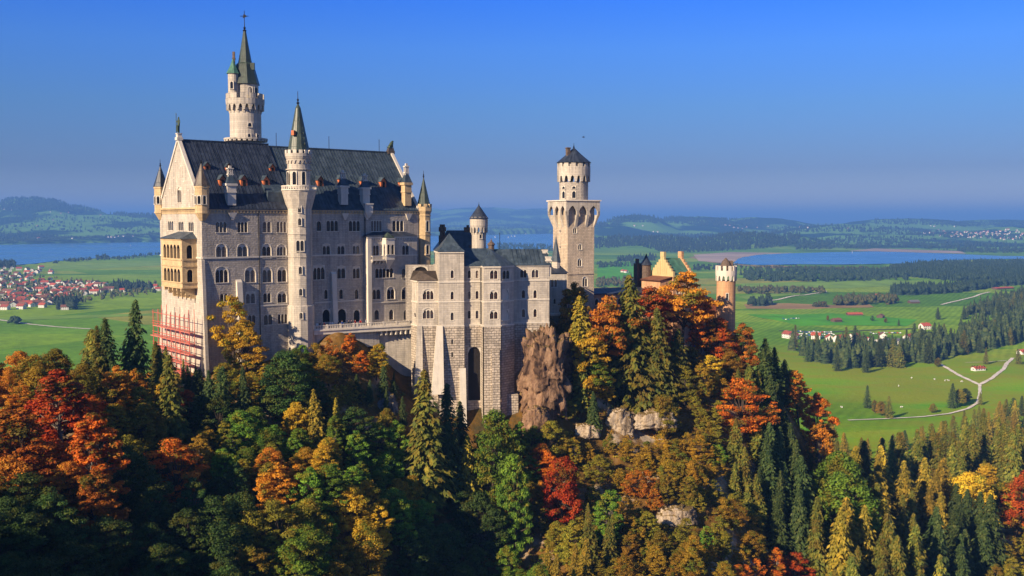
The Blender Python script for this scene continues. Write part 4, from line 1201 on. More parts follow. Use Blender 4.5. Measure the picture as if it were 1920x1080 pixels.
face_window(orl, (uo - wo * .9, -2.1), math.pi - .25, z0 + 1.35, .7, 2.4)
b = MB(); pyramid(b, [(uo - wo - .1, -1.5), (uo - wo * .75, -3.1), (uo + wo * .75, -3.1), (uo + wo + .1, -1.5)], z1, (uo, -1.6, z1 + 1.4)); b.build('oriel_roof', M['copper'], orl)
ub0, ub1 = FP.hy(698, 485, -2.6)[0], uo - wo * .8
b = MB(); zb_ = FP.hy(705, 489, -2.6)[1]
b.box(ub0, ub1, -2.7, -1.5, zb_, zb_ + .3); b.box(ub0, ub1, -2.7, -2.55, zb_ + 1.05, zb_ + 1.22); b.box(ub0, ub0 + .15, -2.55, -1.5, zb_ + 1.05, zb_ + 1.22)
n = int((ub1 - ub0) / .32)
for i in range(n): x_ = ub0 + (i + .3) * (ub1 - ub0) / n; b.box(x_, x_ + .14, -2.68, -2.57, zb_ + .3, zb_ + 1.05)
for i in range(4): x_ = ub0 + .3 + i * (ub1 - ub0 - .6) / 3; b.hexa([(x_ - .15, -1.7, zb_ - 1), (x_ + .15, -1.7, zb_ - 1), (x_ + .15, -1.5, zb_ - 1), (x_ - .15, -1.5, zb_ - 1), (x_ - .15, -2.6, zb_), (x_ + .15, -2.6, zb_), (x_ + .15, -1.5, zb_), (x_ - .15, -1.5, zb_)])
b.build('balcony', M['pale'], palace)

# terrace in front of the south doors
tu0, tu1 = FP.hy(588, 612, -3)[0], FP.hy(775, 612, -5)[0] + .5
zt = FP.hy(690, 613, -5)[1]
tloc = FP.R.T @ np.array([(tu0 + tu1) / 2, -2.5, 0]) + FP.o
terrace = thing('terrace', 'stone terrace with long balustrade along the foot of the palace doors', 'terrace', (tloc[0], tloc[1], ZB), FP.a)
def T_(u): return u - (tu0 + tu1) / 2
um = FP.hy(672, 612, -5)[0]
pts = [(tu0, -3.2), (um, -4.6), (tu1, -7.5), (tu1, 0), (tu0, 0)]
pl = [(T_(u), y + 2.5) for u, y in pts]
b = MB(); b.prism(pl, zt - 1.2, zt, bottom=True); b.prism([(x * 1.003, y - .25 if i < 3 else y) for i, (x, y) in enumerate(pl)], zt - .35, zt - .02, bottom=True); b.build('deck', M['pale'], terrace)
b = MB()
um2 = FP.hy(715, 640, -5)[0]
b.prism([(T_(um2), -.6), (T_(tu1) - .2, -4.2), (T_(tu1) - .2, 2.45), (T_(um2), 2.45)], 0, zt - 1.2); b.build('retaining_wall', M['lime'], terrace)
b = MB(); b.prism([(T_(tu0) + .1, -.2), (T_(um2), -1.6), (T_(um2), 2.4), (T_(tu0) + .1, 2.4)], zt - 5, zt - 1.2); b.build('retaining_wall', M['lime'], terrace)
cb = MB()
for i in range(9):
    t = i / 8; u = um2 + (tu1 - um2) * t; y = -5.0 + (-7.5 + 5.0) * t + .6
    cb.obox((T_(u), y + 2.5), (1, 0), .22, .8, zt - 2.3, zt - 1.2)
cb.build('corbel', M['pale'], terrace)
for a, e in ((pl[0], pl[1]), (pl[1], pl[2])):
    A_, B_2 = np.array(a) + (0, .15), np.array(e) + (0, .15); d = (B_2 - A_); L_n = np.hypot(*d); d /= L_n
    b = MB(); mid = (A_ + B_2) / 2
    b.obox(mid, d, L_n / 2, .16, zt, zt + .18); b.obox(mid, d, L_n / 2, .16, zt + .85, zt + 1.02)
    n = int(L_n / .42)
    for i in range(n + 1): b.obox(A_ + d * (L_n * i / n), d, .08 if i % 8 else .2, .1 if i % 8 else .18, zt + .18, zt + (.85 if i % 8 else 1.12))
    b.build('balustrade', M['pale'], terrace)
TERR = (tu0, tu1, zt)

# ------------------------------------------------------------------ stair tower on the south front
def tower_thing(name, label, x, y, zb): return thing(name, label, 'tower', (x, y, zb))
ws = FP.R.T @ np.array([FP.hy(562.5, 480, -1.0)[0], -1.0, 0]) + FP.o
zb = -40.0
def zat(py, x, y):                 # height above the tower's base of a row at this distance
    r = raydir(960, py); return r[2] * (y / r[1]) - zb
def rat(wpx, y): return wpx / 2 / FPX * y / math.cos(math.atan2(abs(ws[0]), y)) * 0.985
st = tower_thing('stair_tower', 'slender round stair tower with balcony and pointed spire attached to the palace south front', ws[0], ws[1], zb)
d = ws[1]; r = 22.5 / FPX * d
Z = lambda py: zat(py, ws[0], d - r)
b = MB(); c = (0, 0)
b.lathe(c, [(r * 1.12, -2), (r * 1.12, Z(575)), (r * 1.0, Z(572)), (r, Z(392)), (r * 1.05, Z(388)), (r * 1.42, Z(357))], 12, .2)
b.lathe(c, [(r * .93, Z(357)), (r * .93, Z(302)), (r * 1.0, Z(298)), (r * 1.1, Z(292)), (r * 1.12, Z(287)), (r * .8, Z(287))], 24)
for py in (483, 440, 318): b.lathe(c, [(r * .9, Z(py)), (r * 1.06, Z(py)), (r * 1.06, Z(py - 2)), (r * .9, Z(py - 2))], 12 if py > 400 else 24, .2 if py > 400 else 0)
arch_ring(b, c, r * 1.02, Z(306), Z(299), 18, .25)
b.build('shaft', M['lime'], st)
b = MB(); b.lathe(c, [(r * .8, Z(357)), (r * 1.45, Z(357)), (r * 1.45, Z(354.5)), (r * .8, Z(354.5))], 24)
b.lathe(c, [(r * 1.36, Z(349.5)), (r * 1.45, Z(349.5)), (r * 1.45, Z(347.5)), (r * 1.36, Z(347.5)), (r * 1.36, Z(349.5))], 24)
crenels(b, c, r * 1.37, r * 1.43, Z(354.5), Z(349.5), 40, .4, seg=1)
b.build('balcony', M['pale'], st)
b = MB(); crenels(b, c, r * .98, r * 1.12, Z(287), Z(280.5), 14, .6); b.build('crenellation', M['pale'], st)
b = MB(); b.lathe(c, [(r * .94, Z(284)), (r * .60, Z(245)), (r * .22, Z(200)), (0, Z(190))], 12)
for i in range(7):
    t = .15 + i * .11; rr = r * .94 * (1 - t) ; b.box(rr * .72, rr * .72 + .25, -rr * .6 - .1, -rr * .6 + .15, Z(284 - t * 90), Z(284 - t * 90) + .5)
sp = b.build('spire', M['copper'], st)
b = MB(); a = -1.9; rr = r * .78
b.obox((rr * math.cos(a), rr * math.sin(a)), (math.cos(a), math.sin(a)), .4, .35, Z(253), Z(244)); b.build('spire_dormer', M['dormer'], sp)
b = MB(); finial(b, c, Z(196), Z(168) - Z(196), .16); b.build('finial', M['iron'], sp)
for ang, py, w, h, n in ((-1.75, 334, .9, 3.0, 1), (-.95, 334, .9, 3.0, 1), (-2.5, 334, .9, 3.0, 1)):
    face_window(st, (r * .93 * math.cos(ang), r * .93 * math.sin(ang)), ang, Z(py) - h / 2, w, h, n)
a = -1.35
for py, w, h, n in ((392, .7, 1.6, 1), (416, .7, 1.6, 1), (461, 1.7, 2.4, 2), (507, .7, 1.7, 1), (548, .7, 1.6, 1), (592, .7, 1.4, 1)):
    rr = r * (1.12 if py > 575 else 1.0) * .985; face_window(st, (rr * math.cos(a), rr * math.sin(a)), a, Z(py) - h / 2, w, h, n)

# ------------------------------------------------------------------ the tallest tower, behind the roof
dm = 252.0; wm = P(461, 265, dm); zb = -36.0
mt = tower_thing('main_tower', 'tallest round tower rising behind the palace roof, with gallery, side turret and green spire', wm[0], wm[1], zb)
r = 28.5 / FPX * dm; Z = lambda py: zat(py, 0, dm)
b = MB(); b.lathe(c, [(r, -2), (r, Z(208)), (r * 1.02, Z(204))], 32)
for py in (263,): b.lathe(c, [(r, Z(py)), (r * 1.4, Z(py)), (r * 1.4, Z(py - 3)), (r, Z(py - 3))], 24)
crenels(b, c, r * 1.28, r * 1.38, Z(266), Z(262.5), 26, .6, seg=1)
b.build('shaft', M['lime'], mt)
b = MB(); corbels(b, c, r, r * 1.2, Z(214), Z(196), 18, .45); b.lathe(c, [(r * .9, Z(197)), (r * 1.22, Z(197)), (r * 1.24, Z(187)), (r * .9, Z(187))], 32)
arch_ring(b, c, r * 1.2, Z(208), Z(196), 18, .35)
crenels(b, c, r * 1.1, r * 1.22, Z(187), Z(177), 12, .62)
b.build('gallery', M['lime'], mt)
b = MB(); b.lathe((.4, .2), [(r * .74, Z(190)), (r * .74, Z(158))], 24); b.build('upper_drum', M['lime'], mt)
b = MB(); b.lathe((.1, .2), [(r * .92, Z(159)), (r * .74, Z(140)), (r * .56, Z(121)), (r * .44, Z(118)), (r * .24, Z(85)), (r * .09, Z(58)), (0, Z(54))], 8, math.pi / 8)
b.box(r * .45, r * .7, -1.2, -.3, Z(132), Z(119)); sp = b.build('spire', M['copper'], mt)
b = MB(); finial(b, (.1, .2), Z(62), Z(38) - Z(62), .22)
zz = Z(30); b.tube([(.1, .2, Z(45)), (.1, .2, Z(20))], .08, 6); b.tube([(-.9, .2, zz), (1.1, .2, zz)], .09, 5)
b.hexa([(-.3, .15, zz - .5), (.6, .15, zz - .15), (.6, .25, zz - .15), (-.3, .25, zz - .5), (-.1, .15, zz + .5), (.5, .15, zz + .25), (.5, .25, zz + .25), (-.1, .25, zz + .5)])
b.build('weathervane', M['iron'], sp)
tx = (444.5 - 461) / FPX * dm; tc_ = (tx, -r * .62); rt = 9.6 / FPX * dm
b = MB(); b.lathe(tc_, [(.1, Z(214)), (rt * .5, Z(206)), (rt * 1.0, Z(186)), (rt, Z(142)), (rt * 1.1, Z(140))], 16)
ct = b.build('side_turret', M['lime'], mt)
b = MB(); b.lathe(tc_, [(rt * 1.3, Z(141)), (rt * .6, Z(127)), (rt * .15, Z(115)), (0, Z(112))], 8, .4); b.build('turret_roof', M['copper2'], ct)
b = MB(); b.box(tc_[0] - .3, tc_[0] + .25, tc_[1] + .6, tc_[1] + 1.1, Z(130), Z(99)); b.box(tc_[0] - .4, tc_[0] + .35, tc_[1] + .5, tc_[1] + 1.2, Z(113), Z(111)); b.build('chimney', M['chim'], ct)
face_window(ct, (tc_[0] + rt * math.cos(-1.6), tc_[1] + rt * math.sin(-1.6)), -1.6, Z(170), .7, 1.7)
for ang, py, w, h in ((-1.05, 240, .9, .9), (-1.1, 262, .7, 1.2), (-.5, 262, .7, 1.2)):
    face_window(mt, (r * math.cos(ang), r * math.sin(ang)), ang, Z(py), w, h)
for ang in (-1.2, -.6): face_window(mt, (.9 + r * .66 * math.cos(ang), .2 + r * .66 * math.sin(ang)), ang, Z(184), .9, 2.4)
# ------------------------------------------------------------------ the bower wing (right of the palace)
k0 = P(822, 415, 243.0); KZ = -66.0
FK = Frame(k0[0], k0[1], KZ, 10.0)
bower = thing('bower_wing', 'tall pale castle wing of stepped bays on rough stone, between palace and square tower', 'castle wing', tuple(FK.o), FK.a)
kx = lambda px, y=0.0, py=550: FK.hy(px, py, y)[0]
kz = lambda py, y=0.0, px=860: FK.hy(px, py, y)[1]
Y_R, Y_P, Y_W, Y_C = 1.4, -2.0, 4.2, 1.6
xt1 = kx(870); xr1 = kx(907, Y_P); xp1 = kx(938.5, Y_P); xp2 = kx(963, 1.4); xw1 = kx(1030, Y_W); xc0 = kx(784, Y_C); xcl = kx(772, 6.0)
ZRU_ = kz(611); ZE2 = kz(498, Y_R, 890)
tow = Facade(FK, (0, 0), (xt1, 0), bower); towl = Facade(FK, (0, 9), (0, 0), bower)
rec = Facade(FK, (xt1, Y_R), (xr1, Y_R), bower)
plf = Facade(FK, (xr1, Y_P), (xp1, Y_P), bower); plr = Facade(FK, (xp1, Y_P), (xp2, 1.4), bower); plr2 = Facade(FK, (xp2, 1.4), (xp2, Y_W), bower); pll = Facade(FK, (xr1, Y_R), (xr1, Y_P), bower)
rw = Facade(FK, (xp2, Y_W), (xw1, Y_W), bower); rwe = Facade(FK, (xw1, Y_W), (xw1, 13.0), bower)
con = Facade(FK, (xc0, Y_C), (0, Y_C), bower); conl = Facade(FK, (xcl, 6.0), (xc0, Y_C), bower)
for py in (514, 554, 593): tow.win(848, py, 6, 15, 'single', 1, True)
for py in (641, 665): tow.win(848, py, 4, 9, 'single')
for py in (514, 553, 590): rec.win(880, py, 6, 15, 'single'); rec.win(894.5, py, 6, 15, 'single')
rec.winm(kx(889, Y_R) - xt1, kz(752, Y_R), rec.L * .72, kz(651, Y_R) - kz(752, Y_R), 'door', 1, False, 'archway')
for py in (515, 553, 590): plf.win(926, py, 15, 16, 'arch' if py > 520 else 'multi', 2, True)
plr.win(949, 515, 13, 16, 'multi', 2); 
for py in (552, 590): plr.win(948, py, 13, 20, 'blind', 1)
for px in (981.5, 1003.5):
    rw.win(px, 513, 13, 15, 'multi', 2, True)
    for py in (551.5, 587): rw.win(px, py, 7, 15, 'single', 1, True)
for py in (552, 588): con.win(803, py, 21, 19, 'arch', 3, True)
conl.win(778, 590, 4, 9, 'single')
b = MB(); ztop = kz(471.5)
for f, z1 in ((tow, ztop), (towl, ztop), (rec, ZE2), (plf, ZE2), (plr, ZE2), (plr2, ZE2), (pll, ZE2), (rw, ZE2), (rwe, ZE2)): f.wall(b, ZRU_, z1)
b.add([(xt1, 0, ZRU_), (xt1, 9, ZRU_), (xt1, 9, ztop), (xt1, 0, ztop)]); b.add([(xt1, 9, ZRU_), (0, 9, ZRU_), (0, 9, ztop), (xt1, 9, ztop)])
b.add([(xw1, 13, ZRU_), (0, 13, ZRU_), (0, 13, ZE2), (xw1, 13, ZE2)])
b.build('wall', M['lime'], bower)
zc_e = kz(526, Y_C, 800)
b = MB(); con.wall(b, ZRU_, zc_e); conl.wall(b, ZRU_, zc_e); b.build('link_bay_wall', M['lime'], bower)
# rough base, slightly battered
b = MB()
for f in (tow, rec, plf, plr, plr2, pll, rw, con, conl, towl):
    z0b = 0 if f is not rw else 10
    hs = [h for h in f.holes if h[2] < ZRU_]
    g = Facade(FK, f.A, f.B, bower); g.holes = [h for h in hs]
    off = .22
    g.A = f.A + f.n * off; g.B = f.B + f.n * off
    g.wall(b, z0b, ZRU_)
    b.add([(*g.A, ZRU_), (*g.B, ZRU_), (*f.B, ZRU_), (*f.A, ZRU_)])
b.build('rough_base', M['rustic'], bower)
def courses(fs, zs, ze, out):
    for z, h, o_ in [(z, .32, .18) for z in zs] + [(ZRU_ - .1, .3, .3), (ze - .4, .4, out)]:
        b = MB()
        for f in fs: f.band(b, z, h, o_)
        b.build('string_course', M['pale'], bower)
courses((towl, tow), (kz(530), kz(567)), ztop, .25)
courses((rec, pll, plf, plr, plr2, rw), (kz(530), kz(567)), ZE2, .25)
courses((conl, con), (kz(568, Y_C, 800),), zc_e, .25)
# roofs
b = MB(); pyramid(b, [(0, 0), (xt1, 0), (xt1, 9), (0, 9)], ztop, (xt1 / 2, 4.2, kz(437, 4.2)), 0, .30, .10); b.build('tower_roof', M['slate2'], bower)
ZR_ = kz(467, 8, 960)
b = MB(); roof_prism(b, xt1 + .01, xp1 - .5, Y_R, 13.0 + 1.4, ZE2, ZR_ , .4); b.build('roof', M['slate2'], bower)
b = MB(); roof_prism(b, xp1 - .5, xw1 + .2, Y_W, 13.0, ZE2, ZR_ - .3, .4)
sl = (ZR_ - .3 - ZE2) / (13.0 - Y_W) * 2
for i in range(9):
    u = xp2 + .6 + i * (xw1 - xp2 - .8) / 8; q = [(u - .05, Y_W - .3, ZE2 + .1), (u + .05, Y_W - .3, ZE2 + .1), (u + .05, (Y_W + 13) / 2, ZR_ + .0), (u - .05, (Y_W + 13) / 2, ZR_ + .0)]
    b.hexa(q + [(x, y, z + .16) for x, y, z in q])
b.build('roof', M['slate2'], bower)
b = MB(); pyramid(b, [(xr1 - .3, Y_R), (xr1 - .3, Y_P - .35), (xp1 + .15, Y_P - .35), (xp2 + .3, 1.3), (xp2 + .3, 5)], ZE2, ((xr1 + xp1) / 2 + .4, 3.4, ZR_ + .25)); b.build('bay_roof', M['slate2'], bower)
b = MB(); zt_ = kz(508, 6, 800); 
b.add([(xc0 - .3, Y_C - .5, zc_e), (0, Y_C - .5, zc_e), (0, 7, zt_), (xc0 + 1, 7, zt_)]); b.add([(xcl - .4, 6, zc_e), (xc0 - .3, Y_C - .5, zc_e), (xc0 + 1, 7, zt_), (xcl + .6, 9, zt_)])
b.add([(xcl - .4, 6, zc_e), (xcl + .6, 9, zt_), (xc0 + 1, 7, zt_), (0, 7, zt_), (0, Y_C - .5, zc_e), (xc0 - .3, Y_C - .5, zc_e)][::-1])
b.build('link_bay_roof', M['tan_roof'], bower)
# rear wall of the court seen over the link bay, with a dark archway
crt = Facade(FK, (xcl - 1, 13), (0, 13), bower); crt.winm(crt.L - 3.2, kz(511, 13, 800), 3.4, 1.5, 'door', 1, True, 'archway')
b = MB(); crt.wall(b, ZRU_, kz(496, 13, 800)); b.build('court_wall', M['lime_rough'], bower)
# buttresses of the base
def kbut(x0, x1, y0, ztp, zbt, out0, out1, mat=M['pale'], dx=0.0):
    b = MB(); b.hexa([(x0 - dx, y0 - out1, zbt), (x1, y0 - out1, zbt), (x1, y0, zbt), (x0 - dx, y0, zbt), (x0, y0 - out0, ztp), (x1, y0 - out0, ztp), (x1, y0, ztp), (x0, y0, ztp)])
    b.build('buttress', mat, bower)
kbut(-.6, .9, -.22, ZRU_ + .1, kz(735), .3, 2.6, M['pale'], 1.4)
kbut(xt1 - 1.2, xt1 + .3, -.22, kz(690), kz(800), .4, 2.2, M['pale'])
kbut(xp1 - 2.2, xp1 - .3, Y_P - .22, kz(655, Y_P, 930), kz(780, Y_P, 930), .25, 1.3, M['rustic'])
kbut(xp1 + 1.6, xp2 + .8, 1.0, kz(742, Y_P, 950), kz(800, Y_P, 950), 1.6, 1.9, M['rustic'])
kbut(xc0 - .3, xc0 + .9, Y_C - .22, ZRU_ + .1, kz(720, Y_C, 785), .2, 1.6, M['lime'], .8)
for px, py0, py1, w in ((1021, 470, 486, 1.3), (1028, 483, 503, 1.2)):
    x = kx(px, 8 if px < 1025 else Y_W + .8, 480); y = 8 if px < 1025 else Y_W + .8
    b = MB(); z0, z1 = kz(py1, y, px) - 2, kz(py0, y, px)
    b.box(x - w / 2, x + w / 2, y - .6, y + .6, z0, z1); b.box(x - w / 2 - .2, x + w / 2 + .2, y - .8, y + .8, z1 - .9, z1 - .6); b.box(x - w / 2 - .1, x + w / 2 + .1, y - .7, y + .7, z1, z1 + .25)
    b.build('chimney', M['pale'], bower)
x = kx(921, 8, 460); b = MB(); z0 = kz(470, 8, 921); z1 = kz(449, 8, 921)
b.lathe((x, 8), [(.75, z0 - 1), (.75, z0 + 1.3), (.95, z0 + 1.4), (.95, z0 + 1.7), (.3, z1 - .5), (.1, z1), (0, z1 + .3)], 8); b.build('chimney', M['chim'], bower)
x = kx(937, 8, 460); b = MB(); b.tube([(x, 8, ZR_), (x, 8, kz(436, 8, 937))], .07, 5); b.build('lightning_rod', M['iron'], bower)
for px in (485.5,): pass
for xx, yy in ((xr1 - .25, Y_R - .12), (xp2 + .15, Y_W - .12)):
    b = MB(); b.tube([(xx, yy, kz(640)), (xx, yy, ZE2 - .4)], .1, 6); b.build('drainpipe', M['iron'], bower)

# ------------------------------------------------------------------ house and little round tower behind the wing
h0 = P(822, 450, 284); FH = Frame(h0[0], h0[1], -36, 10)
hall = thing('hall_house', 'dark blue hip roofed house behind the bower wing, between corner turret and little round tower', 'house', tuple(FH.o), FH.a)
x1 = FH.hy(905, 468)[0]; ze = FH.hy(860, 470)[1]; zr = FH.hy(860, 432, 5)[1]
b = MB(); b.box(0, x1, 0, 12, 0, ze); b.build('wall', M['lime'], hall)
b = MB(); xa, xb = FH.hy(838, 433, 6)[0], FH.hy(881, 433, 6)[0]
b.add([(-.4, -.4, ze), (x1 + .4, -.4, ze), (xb, 6, zr), (xa, 6, zr)]); b.add([(x1 + .4, -.4, ze), (x1 + .4, 12.4, ze), (xb, 6, zr)]); b.add([(x1 + .4, 12.4, ze), (-.4, 12.4, ze), (xa, 6, zr), (xb, 6, zr)]); b.add([(-.4, 12.4, ze), (-.4, -.4, ze), (xa, 6, zr)])
b.build('roof', M['slate2'], hall)
b = MB(); x = FH.hy(829.5, 440, 3)[0]; zt = FH.hy(830, 424, 3)[1]
for dx in (-.35, .35): b.lathe((x + dx, 3), [(.42, ze - 2), (.42, zt - 1.6), (.7, zt - 1.4), (.7, zt - .3), (.4, zt - .2), (.4, zt + .5)], 8)
b.box(x - 1.0, x + 1.0, 2.3, 3.7, ze - 3, zt - 2.6); b.build('chimney', M['chim'], hall)
b = MB(); x = FH.hy(878, 434, 6)[0]; b.box(x - 1.2, x + 1.2, 5.4, 6.6, zr - .5, zr + .9); b.box(x - .5, x + .2, 5.6, 6.3, zr + .9, zr + 1.5); b.build('chimney', M['chim'], hall)
b = MB(); x = FH.hy(883, 464, 0)[0]; b.box(x - .5, x + .5, -.5, 2, ze - .5, ze + 1.6); b.build('dormer', M['chim'], hall)

dr = 272.0; wr = P(898, 450, dr); zb = -36.0; Z = lambda py: zat(py, 0, dr)
rt_ = tower_thing('round_tower', 'little white round tower with dark cone roof behind the bower wing', wr[0], wr[1], zb); r = 15.0 / FPX * dr
b = MB(); b.lathe(c, [(r * .88, 0), (r * .88, Z(436))], 24); b.build('shaft', M['lime'], rt_)
b = MB(); b.lathe(c, [(r * .8, Z(426)), (r * 1.12, Z(424)), (r * 1.12, Z(411)), (r * .8, Z(411))], 24); arch_ring(b, c, r * 1.1, Z(436), Z(424), 14, .35); corbels(b, c, r * .88, r * 1.1, Z(440), Z(425), 14, .3)
crenels(b, c, r * .95, r * 1.1, Z(411), Z(407), 12, .6); b.build('gallery', M['lime'], rt_)
b = MB(); b.lathe(c, [(r * 1.22, Z(410)), (r * .62, Z(397)), (r * .1, Z(386)), (0, Z(385))], 20); b.lathe(c, [(r * .9, Z(410)), (r * 1.22, Z(410))], 20); o = b.build('roof', M['slate'], rt_)
b = MB(); finial(b, c, Z(387), Z(379) - Z(387), .1); b.build('finial', M['iron'], o)
face_window(rt_, (r * .88 * math.cos(-1.3), r * .88 * math.sin(-1.3)), -1.3, Z(447), .6, 1.6)

# ------------------------------------------------------------------ the square tower
s0 = P(1064.5, 415, 283.0); SZ = -34.0
FS = Frame(s0[0], s0[1], SZ, 26.0)
sqt = thing('square_tower', 'square limestone tower with flared arched platform and round turret on top', 'tower', tuple(FS.o), FS.a)
sx = FS.hy(1113, 460)[0]; sy = FS.hx(1036.5, 460)[0]
s_ = (sx + sy) / 2; sx = sy = s_
Zs = lambda py: FS.hy(1064, py)[1]
rf_ = Facade(FS, (0, 0), (sx, 0), sqt); lf_ = Facade(FS, (0, sy), (0, 0), sqt)
for px, py, w, h, n in ((1078, 432, 7, 10, 2), (1087.5, 463, 7, 10, 2), (1087, 492, 8, 14, 2)): rf_.win(px, py, w, h, 'arch' if n == 2 and py > 480 else 'multi', n, True)
rf_.win(1097, 528, 10, 18, 'arch', 2, True)
for py in (433, 463, 490): lf_.win(1050, py, 3, 6, 'single')
zpl0, zarch, ztp = Zs(416), Zs(403), Zs(377)
b = MB(); rf_.wall(b, 0, ztp - .3); lf_.wall(b, 0, ztp - .3); b.add([(sx, 0, 0), (sx, sy, 0), (sx, sy, ztp - .3), (sx, 0, ztp - .3)]); b.add([(sx, sy, 0), (0, sy, 0), (0, sy, ztp - .3), (sx, sy, ztp - .3)])
rf_.band(b, Zs(515), .35, .2); lf_.band(b, Zs(515), .35, .2); b.build('wall', M['tan_rough'], sqt)
O = 1.15
b = MB()
def plat_side(A, dvec, n):
    Lp = sx + 2 * O; t = MB(); plate(t, Lp, ztp - zarch, 3, 0.0, .45, .75, .75, (ztp - zarch) * .32, 0, True, 9)
    for f_ in t.f:
        b.add([(*(A + dvec * (Lp / 2 + t.v[i][0]) - n * t.v[i][1]), zarch + t.v[i][2]) for i in f_])
    Wd = (Lp - 1.5 - 1.5) / 3
    for i in range(4):
        u0 = i * (Wd + .75) ; u1 = u0 + .75
        p, q = A + dvec * u0, A + dvec * u1
        ui, uj = np.clip(u0, O, Lp - O - .3), np.clip(u1, O + .3, Lp - O)
        pi, qi = A + dvec * ui - n * O, A + dvec * uj - n * O
        b.hexa([(*pi, zpl0 - 1.6), (*qi, zpl0 - 1.6), (*(qi - n * .1), zpl0 - 1.6), (*(pi - n * .1), zpl0 - 1.6), (*p, zarch), (*q, zarch), (*(qi - n * .1), zarch), (*(pi - n * .1), zarch)])
        b.hexa([(*p, zarch), (*q, zarch), (*qi, zarch), (*pi, zarch), (*p, ztp - .6), (*q, ztp - .6), (*qi, ztp - .6), (*pi, ztp - .6)][:8]) if 0 else None
plat_side(np.array([-O, -O]), np.array([1.0, 0]), np.array([0, -1.0])); plat_side(np.array([-O, sy + O]), np.array([0, -1.0]), np.array([-1.0, 0]))
plat_side(np.array([sx + O, -O]), np.array([0, 1.0]), np.array([1.0, 0])); plat_side(np.array([sx + O, sy + O]), np.array([-1.0, 0]), np.array([0, 1.0]))
b.box(-O + .02, sx + O - .02, -O + .02, sy + O - .02, ztp - 1.1, ztp - .02)
b.build('platform', M['lime'], sqt)
b = MB(); b.box(-O - .3, sx + O + .3, -O - .3, sy + O + .3, ztp, ztp + .35); b.build('cornice', M['pale'], sqt)
cc = (sx / 2, sy / 2); dS = 288.5; r = 27.0 / FPX * dS
Zt = lambda py: P(1077, py, dS)[2] - SZ
t = MB(); t.lathe(cc, [(r, ztp), (r, Zt(342))], 28); o = t.build('turret', M['lime_rough'], sqt)
g = MB(); g.lathe(cc, [(r * .9, Zt(330)), (r * 1.15, Zt(328)), (r * 1.15, Zt(313)), (r * .8, Zt(313))], 28); arch_ring(g, cc, r * 1.14, Zt(341), Zt(328), 16, .45); corbels(g, cc, r, r * 1.13, Zt(342), Zt(330), 16, .35)
crenels(g, cc, r * .98, r * 1.14, Zt(313), Zt(304.5), 14, .62); g.lathe(cc, [(r * 1.0, Zt(314)), (r * 1.0, Zt(304))], 24); g.build('gallery', M['lime'], o)
q = MB(); q.lathe(cc, [(r * 1.05, Zt(306)), (r * 1.22, Zt(305.5)), (r * .5, Zt(289)), (0, Zt(276))], 24); o2 = q.build('turret_roof', M['slate'], o)
q = MB(); finial(q, cc, Zt(278), Zt(268) - Zt(278), .14); q.build('finial', M['iron'], o)
q = MB(); q.box(cc[0] - 2.6, cc[0] - 1.6, cc[1] - .9, cc[1] + .1, Zt(300), Zt(277)); q.box(cc[0] - 2.75, cc[0] - 1.45, cc[1] - 1.05, cc[1] + .25, Zt(279), Zt(277.5)); q.build('chimney', M['chim'], o)
for a in (-2.3, -1.55): face_window(o, (cc[0] + r * math.cos(a - .52), cc[1] + r * math.sin(a - .52)), a - .52, Zt(372), 1.0, 1.9); 
for a in (-2.3, -1.55): face_window(o, (cc[0] + r * math.cos(a - .52), cc[1] + r * math.sin(a - .52)), a - .52, Zt(355), 1.0, .7)

# low house leaning on the square tower
l0 = P(1031, 530, 268); FL = Frame(l0[0], l0[1], -40, 12)
lh = thing('lean_to_house', 'narrow shaded house with dark roof and pointed turret in front of the square tower', 'house', tuple(FL.o), FL.a)
lx = FL.hy(1063, 540)[0]; lz = FL.hy(1045, 512)[1]; lf = Facade(FL, (0, 0), (lx, 0), lh)
lf.win(1035.5, 531, 5, 14, 'single'); lf.win(1042, 531, 5, 14, 'single'); lf.win(1040, 565, 5, 10, 'single')
b = MB(); lf.wall(b, 0, lz); b.add([(0, 0, 0), (0, 0, lz), (0, 9, lz), (0, 9, 0)]); b.add([(lx, 0, 0), (lx, 9, 0), (lx, 9, lz), (lx, 0, lz)]); lf.band(b, FL.hy(1040, 545)[1], .3, .12); b.build('wall', M['lime'], lh)
b = MB(); z2 = FL.hy(1045, 496, 3)[1]; b.add([(-.3, -.4, lz), (lx + .4, -.4, lz), (lx - 1.2, 4, z2), (-.3, 4, z2)]); b.add([(lx + .4, -.4, lz), (lx + .4, 9, lz), (lx - 1.2, 4, z2)]); b.build('roof', M['slate'], lh)
b = MB(); cx_ = FL.hy(1042.5, 480, 3)[0]; b.prism(ngon((cx_, 3.0), 1.15, 8), lz - 1, FL.hy(1042, 490, 3)[1]); o = b.build('turret', M['lime'], lh)
b = MB(); pyramid(b, ngon((cx_, 3.0), 1.35, 8), FL.hy(1042, 490, 3)[1], (cx_, 3.0, FL.hy(1042, 441, 3)[1])); b.build('spire', M['slate2'], o)
b = MB(); zz = FL.hy(1045, 588, -2)[1]; b.box(-.5, lx + 3, -3, 0, zz - .5, zz); b.build('ledge', M['pale'], lh)

